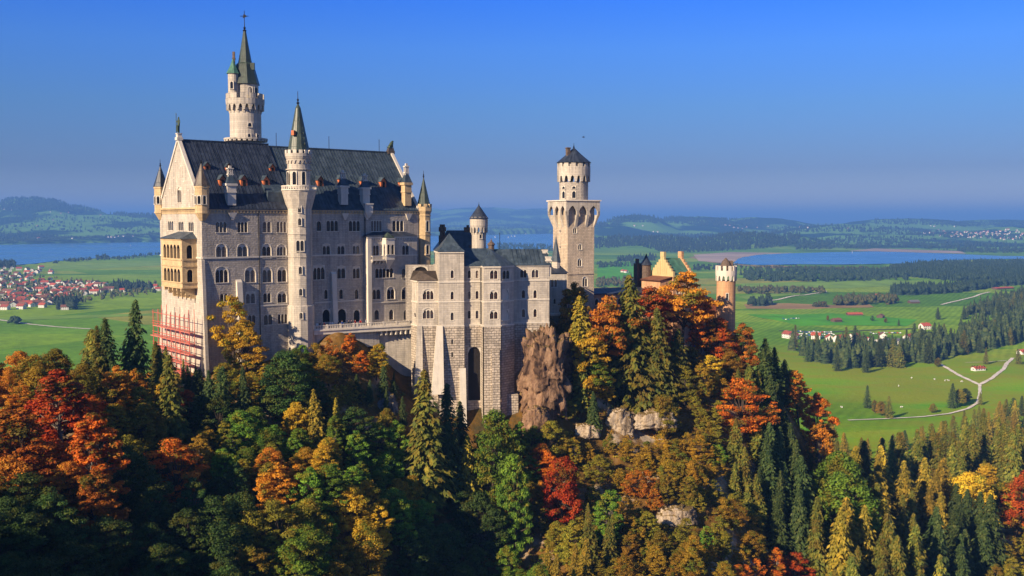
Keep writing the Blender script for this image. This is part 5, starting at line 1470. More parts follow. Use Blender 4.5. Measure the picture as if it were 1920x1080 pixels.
# ------------------------------------------------------------------ gatehouse group
g0 = P(1262, 540, 297.0); GZ = -46.0
FG = Frame(g0[0], g0[1], GZ, 32.0)
gate = thing('gatehouse', 'gatehouse with yellow stepped gable, green roof and red brick walls among orange trees', 'gatehouse', tuple(FG.o), FG.a)
gw_ = FG.hx(1221, 510)[0]; gl = FG.hy(1299, 510)[0]; gze = FG.hy(1262, 519)[1]; gzr = FG.hit(1243, 486, (0, gw_ / 2, 0), (1, 0, 0))[2]
gs = Facade(FG, (0, 0), (gl, 0), gate); gwf = Facade(FG, (0, gw_), (0, 0), gate)
for u in (.25, .5, .75): gs.winm(gl * u, gze - 5, 1.1, 2.2, 'single', 1, True)
for u in (.3, .7): gwf.winm(gwf.L * u, gze - 5.5, 1.1, 2.2, 'single', 1, True)
b = MB(); gs.wall(b, 0, gze); gwf.wall(b, 0, gze); b.add([(gl, 0, 0), (gl, gw_, 0), (gl, gw_, gze), (gl, 0, gze)]); b.build('wall', M['orange_brick'], gate)
for xx, nm in ((0.0, 'y'), (gl - .7, 'o')):
    b = MB(); n = 6
    for i in range(n):
        y0 = gw_ / 2 * i / n; z1 = gze + (gzr - gze) * (i + 1) / n + .7
        b.box(xx, xx + .7, y0, gw_ - y0, gze + (gzr - gze) * i / n + (.7 if i else 0), z1)
    b.box(xx - .1, xx + .8, gw_ / 2 - .8, gw_ / 2 + .8, gzr + .7, gzr + 2.2)
    if nm == 'y':
        for i, (yy, hh) in enumerate(((.3, 2), (.42, 4), (.5, 5), (.58, 4), (.7, 2))): b.box(xx - .12, xx, gw_ * yy - .14, gw_ * yy + .14, gze + .6, gze + .6 + hh)
    b.build('stepped_gable', M['yellow' if nm == 'y' else 'orange_brick'], gate)
b = MB(); roof_prism(b, .7, gl - .7, 0, gw_, gze, gzr, .3); b.build('roof', M['copper2'], gate)
# turret with dark cone beside the gable
tcx = FG.hx(1220, 500, -1.5)[0]
b = MB(); cg = (-1.5, gw_ + .6); zt = FG.hx(1220, 497, -1.5)[1]
b.lathe(cg, [(1.5, 4), (1.5, zt)], 14); o = b.build('turret', M['chim'], gate)
b = MB(); b.lathe(cg, [(1.9, zt), (.8, FG.hx(1220, 487, -1.5)[1]), (0, FG.hx(1220, 475, -1.5)[1])], 10); b.build('turret_roof', M['slate'], o)
b = MB(); b.box(-4.2, -1.5, gw_ + 1.5, gw_ + 3.2, 4, zt + .4); b.box(-3.9, -3.1, gw_ + 2, gw_ + 2.8, zt + .4, zt + 1.8); b.build('chimney_block', M['chim'], gate)
# front forebuilding: lower roof under the gable, red wing to the gate tower, pale gate passage
zf1 = FG.hx(1245, 522, -4)[1]
b = MB(); b.box(-4.5, -.02, .5, gw_ - 1, 0, zf1 - .6); b.build('porch_wall', M['orange_brick'], gate)
b = MB(); b.add([(-5, .2, zf1 - .7), (0, .2, zf1 + .3), (0, gw_ - .6, zf1 + .3), (-5, gw_ - .6, zf1 - .7)][::-1]); b.add([(-5, .2, zf1 - .95), (-5, gw_ - .6, zf1 - .95), (0, gw_ - .6, zf1 + .05), (0, .2, zf1 + .05)][::-1]); b.build('porch_roof', M['browntile'], gate)
wx0, wx1 = gl - 1, FG.hy(1345, 570, 2)[0]
wz = FG.hy(1330, 567, 2)[1]
wgf = Facade(FG, (gl, 2), (wx1, 2), gate)
for u in (.3, .6): wgf.winm(wgf.L * u, wz - 4, 1, 2, 'single', 1, True)
b = MB(); wgf.wall(b, 0, wz); b.build('wing_wall', M['brick'], gate)
b = MB(); b.hexa([(gl, 1.5, wz), (wx1, 1.5, wz), (wx1, 8, wz + 1.6), (gl, 8, wz + 1.6), (gl, 1.5, wz + .3), (wx1, 1.5, wz + .3), (wx1, 8, wz + 1.9), (gl, 8, wz + 1.9)]); b.build('wing_roof', M['greyroof'], gate)
pf = Frame(*P(1283, 640, 290)[:2], GZ, 8); px1 = None
gp0, gp1 = FG.loc(P(1283, 620, 290)), FG.loc(P(1334, 620, 292))
pf_ = Facade(FG, gp0[:2], gp1[:2], gate); zp = gp0[2] + 3.6
pf_.winm(pf_.L * .3, gp0[2] - 3.2, 1.9, 4.6, 'door', 1, True, 'archway'); pf_.winm(pf_.L * .74, gp0[2] - 3.2, 1.4, 3.2, 'door', 1, True, 'archway')
b = MB(); pf_.wall(b, 0, zp); ee = pf_.A - pf_.n * 5; ef = pf_.B - pf_.n * 5
b.add([(*ee, 0), (*pf_.A, 0), (*pf_.A, zp), (*ee, zp)]); b.add([(*pf_.B, 0), (*ef, 0), (*ef, zp), (*pf_.B, zp)]); b.add([(*pf_.A, zp), (*pf_.B, zp), (*ef, zp), (*ee, zp)]); pf_.band(b, zp - .4, .5, .2); b.build('passage_wall', M['pale'], gate)

dg = 300.0; wg_ = P(1361, 560, dg); zb = -50.0; Z = lambda py: zat(py, 0, dg)
gt = tower_thing('gate_tower', 'round orange stone tower with battlements standing alone beside the gatehouse', wg_[0], wg_[1], zb); r = 17.5 / FPX * dg
b = MB(); b.lathe(c, [(r * 1.05, 0), (r, Z(560)), (r, Z(526))], 28); b.build('shaft', M['orange_brick'], gt)
b = MB(); b.lathe(c, [(r * .85, Z(516)), (r * 1.14, Z(515)), (r * 1.14, Z(507)), (r * .85, Z(507))], 28); arch_ring(b, c, r * 1.12, Z(526), Z(515), 14, .4); corbels(b, c, r, r * 1.1, Z(527), Z(516), 14, .35)
crenels(b, c, r * .98, r * 1.13, Z(507), Z(498), 12, .6); b.build('battlement', M['pale'], gt)
b = MB(); b.lathe((0, .8), [(r * .55, Z(507)), (r * .55, Z(499)), (r * .62, Z(499)), (r * .4, Z(490)), (0, Z(483))], 12); b.build('cap', M['chim'], gt)
b = MB(); b.box(r * .35, r * .75, .4, 1.4, Z(507), Z(489)); b.build('chimney', M['chim'], gt)
face_window(gt, (r * math.cos(-1.65), r * math.sin(-1.65)), -1.65, Z(561), .6, 1.9)

# gallery range between the square tower and the gatehouse
a0, a1 = P(1108, 552, 290), P(1215, 552, 297)
FA = Frame(a0[0], a0[1], -44, math.degrees(math.atan2(a1[1] - a0[1], a1[0] - a0[0])))
gal = thing('gallery_range', 'long low gallery building with dark roof behind the trees, from square tower to gatehouse', 'gallery', tuple(FA.o), FA.a)
al = float(np.hypot(*(a1 - a0)[:2])); az = FA.hy(1140, 552)[1]
af = Facade(FA, (0, 0), (al, 0), gal)
for i in range(5): af.winm(al * (i + .5) / 5, az - 3, 1.2, 1.8, 'single', 1, True)
b = MB(); af.wall(b, 0, az); b.build('wall', M['orange_brick'], gal)
b = MB(); b.hexa([(-.3, -.5, az), (al + .3, -.5, az), (al + .3, 5, az + 1.2), (-.3, 5, az + 1.2), (-.3, -.5, az + .35), (al + .3, -.5, az + .35), (al + .3, 5, az + 1.55), (-.3, 5, az + 1.55)]); b.build('roof', M['slate'], gal)

# ------------------------------------------------------------------ figures, grown from joints
def skin(name, joints, edges, radii, mats, assign=None, sub=1):
    me = bpy.data.meshes.new(name); me.from_pydata(joints, edges, [])
    o = bpy.data.objects.new(name, me); COL.objects.link(o)
    md = o.modifiers.new('skin', 'SKIN'); md.use_smooth_shade = True
    for i, v in enumerate(me.skin_vertices[0].data):
        rr = radii[i]; v.radius = (rr, rr) if not isinstance(rr, tuple) else rr
        v.use_root = (i == 0)
    sb = o.modifiers.new('sub', 'SUBSURF'); sb.levels = sub; sb.render_levels = sub
    dg_ = bpy.context.evaluated_depsgraph_get()
    m2 = bpy.data.meshes.new_from_object(o.evaluated_get(dg_))
    bpy.data.objects.remove(o); bpy.data.meshes.remove(me)
    m2.name = name; m2.materials.clear()
    for m in mats: m2.materials.append(m)
    if assign:
        for p in m2.polygons: p.material_index = assign(p.center)
    return m2
def person_mesh(shirt, legs, pose=0):
    a = .12 + .1 * pose
    J = [(0,0,.95),(0,0,1.15),(0,.01,1.38),(0,0,1.5),(0,-.02,1.60),(0,-.02,1.70),
         (.17,0,1.40),(.24,-.03 - a,1.14),(.22,-.12 - a,.92),(-.17,0,1.40),(-.25,.0,1.14),(-.22,-.1,.90),
         (.09,0,.90),(.11,-.02,.50),(.11,.02,.09),(.11,-.12,.04),(-.09,0,.90),(-.11,.0 + a * .3,.50),(-.12,.05,.09),(-.12,-.09,.04)]
    E = [(0,1),(1,2),(2,3),(3,4),(4,5),(2,6),(6,7),(7,8),(2,9),(9,10),(10,11),(0,12),(12,13),(13,14),(14,15),(0,16),(16,17),(17,18),(18,19)]
    Rr = [(.15,.11),(.14,.10),(.17,.11),.06,(.09,.10),(.075,.085),.065,.05,.04,.065,.05,.04,.09,.065,.045,.04,.09,.065,.045,.04]
    def asg(p):
        if p.z > 1.68 or (p.z > 1.56 and p.y > .03): return 3
        if p.z > 1.47 or (p.z < .97 and abs(p.x) > .19): return 0
        if p.z > .93: return 1
        return 2
    return skin('person', J, E, Rr, [M['skin'], M[shirt], M[legs], M['hair']], asg)
PM = [person_mesh('shirt_red', 'denim', 0), person_mesh('shirt_white', 'shirt_dark', 1), person_mesh('shirt_blue', 'denim', 0), person_mesh('shirt_dark', 'denim', 1), person_mesh('shirt_yellow', 'shirt_dark', 0)]
PN = ['red top and jeans', 'white top', 'blue top and jeans', 'dark jacket', 'yellow top']
def person(k, w, rz, where, group):
    o = bpy.data.objects.new('person', PM[k]); o.location = tuple(w); o.rotation_euler = (0, 0, rz); link(o)
    tag(o, f'visitor in {PN[k]} {where}', 'person', group)
tpos = [(594,1),(599,3),(607,0),(618,1),(622,1),(633,3),(640,2),(652,3),(657,3),(664,0),(673.5,0),(684,1)]
where_t = ['closest to the stair tower on the terrace', 'second from the stair tower on the terrace', 'before the doorway nearest the stair tower', 'in a white pair on the terrace', 'in a white pair on the terrace', 'alone before the widest doorway', 'just past the widest doorway', 'in a dark pair on the terrace', 'in a dark pair on the terrace', 'before the narrow terrace doorway', 'at the projecting bay corner', 'last under the projecting bay']
for (px, k), wh in zip(tpos, where_t):
    x = FP.hy(px, 610, -2.3)[0]; w = FP.R.T @ np.array([x, -2.4 - (px - 590) * .006, TERR[2]]) + FP.o
    person(k, w, R(30 + px * 7 % 50), wh, 'visitors on the palace terrace')

def lathe_pedestal(nm, c3, r, h, parent=None): pass
# knight on the west gable
wk = FP.R.T @ np.array([.2, YM, ZR1 + .6]) + FP.o
kn = thing('knight_statue', 'green bronze knight statue with lance standing on the peak of the west gable', 'statue', tuple(wk), FP.a)
b = MB(); b.box(-.7, .7, -.7, .7, -.4, .25); b.box(-.5, .5, -.5, .5, .25, 1.0); b.box(-.6, .6, -.6, .6, 1.0, 1.2); b.build('pedestal', M['pale'], kn)
s_ = 2.1
J = [(0,0,.95),(0,0,1.2),(0,0,1.42),(0,0,1.52),(0,0,1.66),(0,0,1.76),(0,.2,1.42),(-.05,.34,1.2),(-.12,.4,1.38),(0,-.2,1.42),(0,-.3,1.15),(-.1,-.27,.95),(0,.1,.9),(-.03,.13,.5),(0,.13,.06),(-.12,.13,.03),(0,-.1,.9),(-.03,-.12,.5),(0,-.13,.06),(-.12,-.13,.03)]
J = [(x * s_, y * s_, z * s_ + 1.2) for x, y, z in J]
E = [(0,1),(1,2),(2,3),(3,4),(4,5),(2,6),(6,7),(7,8),(2,9),(9,10),(10,11),(0,12),(12,13),(13,14),(14,15),(0,16),(16,17),(17,18),(18,19)]
Rr = [.17,.15,.19,.07,.11,.08,.08,.06,.05,.08,.06,.05,.11,.08,.06,.05,.11,.08,.06,.05]
link(bpy.data.objects.new('figure', skin('figure', J, E, [q * s_ for q in Rr], [M['bronze']])), kn)
b = MB(); b.tube([(-.25, .85, 1.2), (-.2, .95, 5.6)], .07, 6); b.lathe((-.2, .95), [(.13, 5.5), (0, 6.0)], 6); b.build('lance', M['bronze'], kn)
b = MB(); b.prism([(-.55, -.75), (-.4, -.75), (-.4, -.1), (-.55, -.1)], 1.5, 3.0); b.build('shield', M['bronze'], kn)
# lion on the east gable
wl2 = FP.R.T @ np.array([LP - .3, YM, ZR2 + .5]) + FP.o
li = thing('lion_statue', 'green bronze seated lion statue on the east gable peak of the palace roof', 'statue', tuple(wl2), FP.a)
b = MB(); b.box(-1.0, 1.0, -.6, .6, -.6, .3); b.box(-.8, .8, -.5, .5, .3, .9); b.build('pedestal', M['tan_roof'], li)
J = [(-.55,0,1.3),(-.1,0,1.65),(.35,0,2.1),(.55,0,2.55),(.75,0,2.75),(1.0,0,2.68),(.55,.25,1.6),(.6,.27,1.0),(.8,.27,.95),(.55,-.25,1.6),(.6,-.27,1.0),(.8,-.27,.95),(-.4,.35,1.2),(-.1,.38,1.0),(.15,.38,.95),(-.4,-.35,1.2),(-.1,-.38,1.0),(.15,-.38,.95),(-.95,0,1.05),(-1.15,.05,1.35)]
E = [(0,1),(1,2),(2,3),(3,4),(4,5),(2,6),(6,7),(7,8),(2,9),(9,10),(10,11),(0,12),(12,13),(13,14),(0,15),(15,16),(16,17),(0,18),(18,19)]
link(bpy.data.objects.new('figure', skin('figure', J, E, [.42,.4,.45,.42,.34,.17,.17,.13,.12,.17,.13,.12,.26,.16,.11,.26,.16,.11,.08,.06], [M['bronze']])), li)

# ------------------------------------------------------------------ scaffolding on the west foot
sc_y0, sc_y1 = FP.hx(362, 650, -2.6)[0], FP.hx(294, 620, -2.6)[0]
lev = [FP.hx(330, py, -2.6)[1] for py in (596, 617, 637, 657, 676, 695)]
w = FP.R.T @ np.array([-2.8, (sc_y0 + sc_y1) / 2, lev[-1] - 3]) + FP.o
scf = thing('scaffolding', 'red tube scaffolding with boards climbing the foot of the west palace front', 'scaffold', tuple(w), FP.a)
def sl_(x, y, z): return (x + 2.8, y - (sc_y0 + sc_y1) / 2, z - (lev[-1] - 3))
n = 8
for i in range(n + 1):
    y = sc_y0 + (sc_y1 - sc_y0) * i / n
    for x in (-3.4, -2.2):
        b = MB(); b.tube([sl_(x, y, lev[-1] - 3), sl_(x, y, lev[0] + (1.2 if i % 3 else 2.6))], .075, 6); b.build('pole', M['steel'] if i % 2 else M['scaf'], scf)
for k, z in enumerate(lev):
    if k:
        b = MB(); p, q = sl_(-3.45, sc_y0 - .4, z - .12), sl_(-2.1, sc_y1 + .4 + (1.6 if k == 2 else 0), z); b.box(p[0], q[0], p[1], q[1], p[2], q[2]); b.build('deck', M['plank'], scf)
    for dz in (.55, 1.1):
        if k == 0 and dz > 1: continue
        b = MB(); b.tube([sl_(-3.45, sc_y0 - .5, z + dz), sl_(-3.45, sc_y1 + .5, z + dz)], .07, 6); b.build('rail', M['scaf'], scf)
for i in range(0, n - 1, 2):
    y = sc_y0 + (sc_y1 - sc_y0) * i / n; y2 = sc_y0 + (sc_y1 - sc_y0) * (i + 2) / n
    b = MB(); b.tube([sl_(-3.5, y, lev[(i // 2 + 2) % 6]), sl_(-3.5, y2, lev[(i // 2 + 1) % 6])], .06, 6); b.build('brace', M['scaf'], scf)

# ------------------------------------------------------------------ bare rock
from mathutils import noise as mnoise
def rock_mat(name, a, b2, cdark):
    m, N, L, B = new_mat(name)
    tc = nd(N, 'ShaderNodeTexCoord'); mp = nd(N, 'ShaderNodeMapping'); mp.inputs['Scale'].default_value = (1.6, 1.6, .45); L.new(tc.outputs['Object'], mp.inputs[0])
    n1 = nd(N, 'ShaderNodeTexNoise'); n1.inputs['Scale'].default_value = .45; n1.inputs['Detail'].default_value = 12; n1.inputs['Roughness'].default_value = .68; L.new(mp.outputs[0], n1.inputs[0])
    r = ramp(N, [(.30, cdark), (.45, a), (.62, b2), (.75, a)]); L.new(n1.outputs[0], r.inputs[0])
    wp = nd(N, 'ShaderNodeMix'); wp.data_type = 'VECTOR'; wp.inputs[0].default_value = .72; L.new(mp.outputs[0], wp.inputs[4]); L.new(n1.outputs['Color'], wp.inputs[5])
    vo = nd(N, 'ShaderNodeTexVoronoi'); vo.feature = 'DISTANCE_TO_EDGE'; vo.inputs['Scale'].default_value = .26; L.new(wp.outputs[1], vo.inputs['Vector'])
    v2 = nd(N, 'ShaderNodeTexVoronoi'); v2.inputs['Scale'].default_value = .26; L.new(wp.outputs[1], v2.inputs['Vector'])
    rc = ramp(N, [(.0, (.30, .27, .25)), (.025, (.7, .67, .65)), (.07, (1, 1, 1))]); L.new(vo.outputs['Distance'], rc.inputs[0])
    sv = nd(N, 'ShaderNodeSeparateColor'); L.new(v2.outputs['Color'], sv.inputs[0]); rv = ramp(N, [(0, (.72, .70, .68)), (1, (1.18, 1.14, 1.08))]); L.new(sv.outputs[0], rv.inputs[0])
    cc_ = mixc(N, L, 1.0, mixc(N, L, 1.0, r.outputs[0], rc.outputs[0], 'MULTIPLY'), rv.outputs[0], 'MULTIPLY')
    # grass and moss on the level tops
    gg = nd(N, 'ShaderNodeNewGeometry'); sg = nd(N, 'ShaderNodeSeparateXYZ'); L.new(gg.outputs['Normal'], sg.inputs[0])
    rg_ = ramp(N, [(.62, (0, 0, 0)), (.85, (1, 1, 1))]); L.new(sg.outputs[2], rg_.inputs[0])
    L.new(mixc(N, L, rg_.outputs[0], cc_, (.20, .13, .03)), B.inputs['Base Color']); B.inputs['Roughness'].default_value = .9
    n2 = nd(N, 'ShaderNodeTexNoise'); n2.inputs['Scale'].default_value = 1.3; n2.inputs['Detail'].default_value = 10; n2.inputs['Roughness'].default_value = .7; L.new(mp.outputs[0], n2.inputs[0])
    bp = nd(N, 'ShaderNodeBump'); bp.inputs['Strength'].default_value = 1.0; bp.inputs['Distance'].default_value = .8; hsum = nd(N, 'ShaderNodeMath', operation='MULTIPLY_ADD'); L.new(rc.outputs[0], hsum.inputs[0]); hsum.inputs[1].default_value = .9; L.new(n2.outputs[0], hsum.inputs[2]); L.new(hsum.outputs[0], bp.inputs['Height']); L.new(bp.outputs[0], B.inputs['Normal'])
    return m
M['rock'] = rock_mat('brown cliff rock', (.24, .14, .085), (.40, .26, .165), (.08, .05, .03))
M['rock_pale'] = rock_mat('pale limestone rock', (.42, .34, .25), (.56, .48, .38), (.20, .14, .09))
M['rock_grey'] = rock_mat('grey wet rock', (.16, .16, .175), (.27, .27, .29), (.05, .05, .055))
def rock(pc, d, rx, ry, rz, mat, seed, label, amp=1.0, boxy=.45):
    """a craggy block: ledges, vertical clefts and broken faces"""
    w = P(*pc, d)
    n, m = 96, 72; V = []
    s = Vector((seed * 7.13, seed * 3.31, seed * 1.7))
    for j in range(m + 1):
        th = math.pi * j / m
        for i in range(n):
            ph = 2 * math.pi * i / n
            v = Vector((math.sin(th) * math.cos(ph), math.sin(th) * math.sin(ph), math.cos(th)))
            k = max(abs(v.x), abs(v.y), abs(v.z)); v = v.lerp(v / k * .8, boxy)
            q = Vector((v.x * rx, v.y * ry, v.z * rz))
            qa = Vector((q.x * .34, q.y * .34, q.z * .13)) + s
            vd = mnoise.voronoi(qa)[0]; f = .55 * (vd[1] - vd[0]) + .30 * (vd[0] - .4)          # big blocks and clefts
            f += .20 * mnoise.fractal(Vector((q.x * .9, q.y * .9, q.z * .35)) + s, .7, 2.2, 5)
            f += .30 * mnoise.fractal(q * .25 + s, .8, 2.2, 4)
            z_ = q.z * .55 + 1.2 * mnoise.noise(q * .2 + s); f += .13 * (z_ - math.floor(z_) - .5)    # ledges
            q = Vector((q.x * (1.02 - .16 * v.z), q.y * (1.02 - .16 * v.z), q.z)); V.append(tuple(q * (1 + amp * .72 * (f - .25))))
    F = [(j * n + i, j * n + (i + 1) % n, (j + 1) * n + (i + 1) % n, (j + 1) * n + i) for j in range(m) for i in range(n)]
    me = np_mesh('rock_outcrop', np.array(V), np.array(F)[:, ::-1], mat)
    o = bpy.data.objects.new('rock_outcrop', me); o.location = tuple(w); link(o)
    tag(o, label, 'rock', 'rock outcrops of the castle hill')
rock((1021, 705), 244.5, 6.0, 5.0, 12.5, M['rock'], 1, 'tall brown cliff block at the foot of the bower wing')
rock((1050, 672), 256, 4.0, 5, 7, M['rock'], 2, 'dark brown rock shoulder behind the tall cliff block')
rock((1005, 790), 237, 3.6, 3.5, 4, M['rock'], 3, 'brown rock step beneath the tall cliff block')
rock((1163, 792), 251, 4.2, 3.5, 4.2, M['rock_pale'], 4, 'pale cliff face below the tall spruces of the gate hill')
rock((1228, 786), 251.5, 6.5, 3.5, 2.8, M['rock_pale'], 5, 'broad pale ledge under the gatehouse spruces')
rock((1098, 808), 246, 4.0, 3, 2.2, M['rock_pale'], 6, 'pale rock patch right of the cliff block, among yellow shrubs')
rock((1266, 966), 223.5, 5.2, 3.2, 2.3, M['rock_pale'], 9, 'pale rock face low on the golden slope')
rock((726, 765), 232, 2.6, 3, 4.0, M['rock_grey'], 12, 'dark grey rock below the terrace retaining wall')
# ------------------------------------------------------------------ trees
def leaf_quads(cent, nrm, size, asp=0.62, rng=RNG):
    """pointed little leaf sprays: one diamond per centre, lying across its normal"""
    n = len(cent)
    a = rng.normal(size=(n, 3)); t = np.cross(nrm, a); t /= np.linalg.norm(t, axis=1)[:, None] + 1e-9
    b = np.cross(nrm, t)
    s = (size * rng.uniform(0.65, 1.35, n))[:, None]
    fold = nrm * s * 0.18
    v = np.stack([cent - t * s, cent + b * s * asp + fold, cent + t * s, cent - b * s * asp + fold], 1).reshape(-1, 3)
    q = np.arange(n * 4).reshape(-1, 4)
    return v, q
def limb(b, p, q, r0, r1, bend, n=6, mat=0):
    p, q = Vector(p), Vector(q); m = (p + q) / 2 + Vector(bend)
    b.tube([p, p.lerp(m, .5) + Vector(bend) * .2, m, m.lerp(q, .5) + Vector(bend) * .1, q], [r0, r0 * .8, (r0 + r1) / 2, r1 * 1.2, r1], n, mat, False)
def broadleaf(seed, H=12.0, RR=4.4, leafs=0.165, nl=15000, pale=False, low=0.16, gappy=0.0, want=120, flat=.55):
    rng = np.random.default_rng(seed)
    b = MB()
    lean = rng.normal(size=2) * .35
    top = np.array([lean[0], lean[1], H * .62])
    b.tube([(0, 0, -2.0), (0, 0, 0), (lean[0] * .3, lean[1] * .3, H * .25), tuple(top)], [.30, .26, .2, .08], 8, 0, False)
    C = []; tries = 0
    lob = rng.uniform(0, 6.28, 3)
    while len(C) < want and tries < 4000:
        tries += 1
        z = rng.uniform(low, 1.0); th = rng.uniform(0, 2 * math.pi)
        prof = math.sin(math.pi * min(1, ((z - low) / (1 - low)) ** .75 * .93 + .07)) ** .65
        rmax = RR * prof * (1 + .26 * math.sin(3 * th + lob[0] + 2 * z) + .20 * math.sin(5 * th + lob[1] + z * 9))
        r = rmax * rng.uniform(.45, 1.0) ** .5 * .86
        c = np.array([r * math.cos(th) + lean[0] * z, r * math.sin(th) + lean[1] * z, z * H * .94])
        if all(np.linalg.norm(c - o) > RR * (.155 + gappy) for o, _ in C): C.append((c, rng.uniform(.5, 1.35) * RR * .175))
    for c, rr in C[:]:
        if rng.random() < .55:
            t = rng.uniform(.25, .75); st = np.array([lean[0] * .4, lean[1] * .4, H * (.16 + .4 * t)])
            if c[2] > st[2] - .5: limb(b, st, c - np.array([0, 0, rr * .3]), .085 * (1.3 - t), .02, rng.normal(size=3) * .25, 5)
    per = np.array([rr ** 2 for _, rr in C]); per = (per / per.sum() * nl).astype(int)
    cs, ns = [], []
    for (c, rr), k in zip(C, per):
        d = rng.normal(size=(k, 3)); d /= np.linalg.norm(d, axis=1)[:, None]
        rad = rr * rng.uniform(.35, 1.12, k) ** .6
        sub = d * rad[:, None] * np.array([1.25, 1.25, flat])
        sub += rng.normal(size=(k, 3)) * .10 * rr
        cs.append(c + sub)
        nn = d * .75 + np.array([0, 0, .65]) + rng.normal(size=(k, 3)) * .42
        ns.append(nn / np.linalg.norm(nn, axis=1)[:, None])
    v, q = leaf_quads(np.concatenate(cs), np.concatenate(ns), leafs, .62, rng)
    crown = np_mesh('crown', v, q, LEAF['V'])
    return b.mesh('trunk', M['bark_pale'] if pale else M['bark'], True), crown, H, RR
def spruce(seed, H=20.0, RR=3.3, dens=1.0, droop=0.35, bare=0.06):
    rng = np.random.default_rng(seed)
    b = MB(); b.tube([(0, 0, -2.0), (0, 0, 0), (0, 0, H * .5), (0, 0, H * .98)], [.33, .28, .16, .02], 7, 0, False)
    cs, ns, tt, sz = [], [], [], []
    z = H * bare
    while z < H * .985:
        f = (z / H)
        rl = RR * (1 - f) ** .68 * (0.55 + .45 * min(1, f / .2)) + .12
        nb = int(rng.integers(6, 9))
        a0 = rng.uniform(0, 6.28)
        for k in range(nb):
            a = a0 + 2 * math.pi * k / nb + rng.normal() * .2
            L = rl * rng.uniform(.62, 1.15)
            d = np.array([math.cos(a), math.sin(a), 0]); sd = np.array([-d[1], d[0], 0])
            m = max(2, int(L / .34 * dens))
            for j in range(m):
                t = (j + rng.random()) / m
                h = z - droop * L * (t ** 1.2) + .22 * L * max(0, t - .65) + rng.normal() * .05
                wsp = (.16 + .42 * (1 - t) * min(1, L / 2)) * .9
                for sgn in (-1, 1):
                    cs.append(d * L * t + sd * sgn * wsp * rng.uniform(.3, 1) + np.array([0, 0, h - .10 * rng.random()]))
                    nn = np.array([0, 0, 1.0]) + d * .55 + sd * sgn * .45 + rng.normal(size=3) * .28
                    ns.append(nn / np.linalg.norm(nn)); tt.append(d * .8 + sd * sgn * .7 + np.array([0, 0, -.35])); sz.append(.24 + .18 * min(1, L / 2.4))
        z += rng.uniform(.36, .6) * (1.0 if f < .8 else .75)
    cs, ns, tt, sz = map(np.array, (cs, ns, tt, sz))
    t = tt - ns * (tt * ns).sum(1)[:, None]; t /= np.linalg.norm(t, axis=1)[:, None]
    bt = np.cross(ns, t); s = sz[:, None]
    v = np.stack([cs - t * s * 1.25, cs + bt * s * .6 - ns * s * .12, cs + t * s * 1.5 - np.array([0, 0, .12]) * s, cs - bt * s * .6 - ns * s * .12], 1).reshape(-1, 3)
    q = np.arange(len(cs) * 4).reshape(-1, 4)
    return b.mesh('trunk', M['bark'], True), np_mesh('crown', v, q, LEAF['CG']), H, RR
BROAD = [broadleaf(101, 12, 4.3), broadleaf(102, 12, 3.9), broadleaf(103, 12, 4.7, gappy=.02, nl=13000), broadleaf(104, 12, 3.4, low=.12), broadleaf(105, 12, 4.2, gappy=.04, nl=10000, want=80), broadleaf(106, 12, 2.8, low=.10, pale=True), broadleaf(107, 12, 3.7, low=.15, gappy=.02, flat=.42)]
OPEN = broadleaf(131, 12, 4.4, .22, 3600, False, .3, .10, 40, .5)
HIGH = broadleaf(132, 12, 4.4, .19, 9000, False, .40, .05, 52, .36)
NEARB = [broadleaf(121, 12, 4.5, .14, 22000, want=100), broadleaf(122, 12, 4.1, .14, 20000, gappy=.02, want=90), broadleaf(123, 12, 4.7, .14, 22000, low=.15, want=100, flat=.5)]
SPR = [spruce(201, 20, 4.6), spruce(202, 20, 4.0), spruce(203, 20, 5.2, droop=.45), spruce(204, 20, 4.4, droop=.25), spruce(205, 20, 3.8, 1.0, .4, .03)]
SPR_FAR = [spruce(211, 20, 4.4, .6), spruce(212, 20, 3.8, .6), spruce(213, 20, 4.8, .6, .3)]
for t in BROAD + NEARB + SPR + SPR_FAR:
    pass
def plant(kind, var, key, x, y, h, rz, label=None, group=None, wide=1.0, z=None):
    tm, cm, H, RR = var
    s = h / H
    o = bpy.data.objects.new('spruce_tree' if kind == 'C' else 'broadleaf_tree', None); o.empty_display_size = .5
    o.location = (x, y, hz(x, y) if z is None else z); o.rotation_euler = (random.gauss(0, .03), random.gauss(0, .03), rz); o.scale = (s * wide, s * wide, s)
    link(o); tag(o, label, 'tree', group)
    link(bpy.data.objects.new('trunk', tm), o)
    c = bpy.data.objects.new('crown', cm); link(c, o)
    c.material_slots[0].link = 'OBJECT'; c.material_slots[0].material = LEAF[key]
    return o

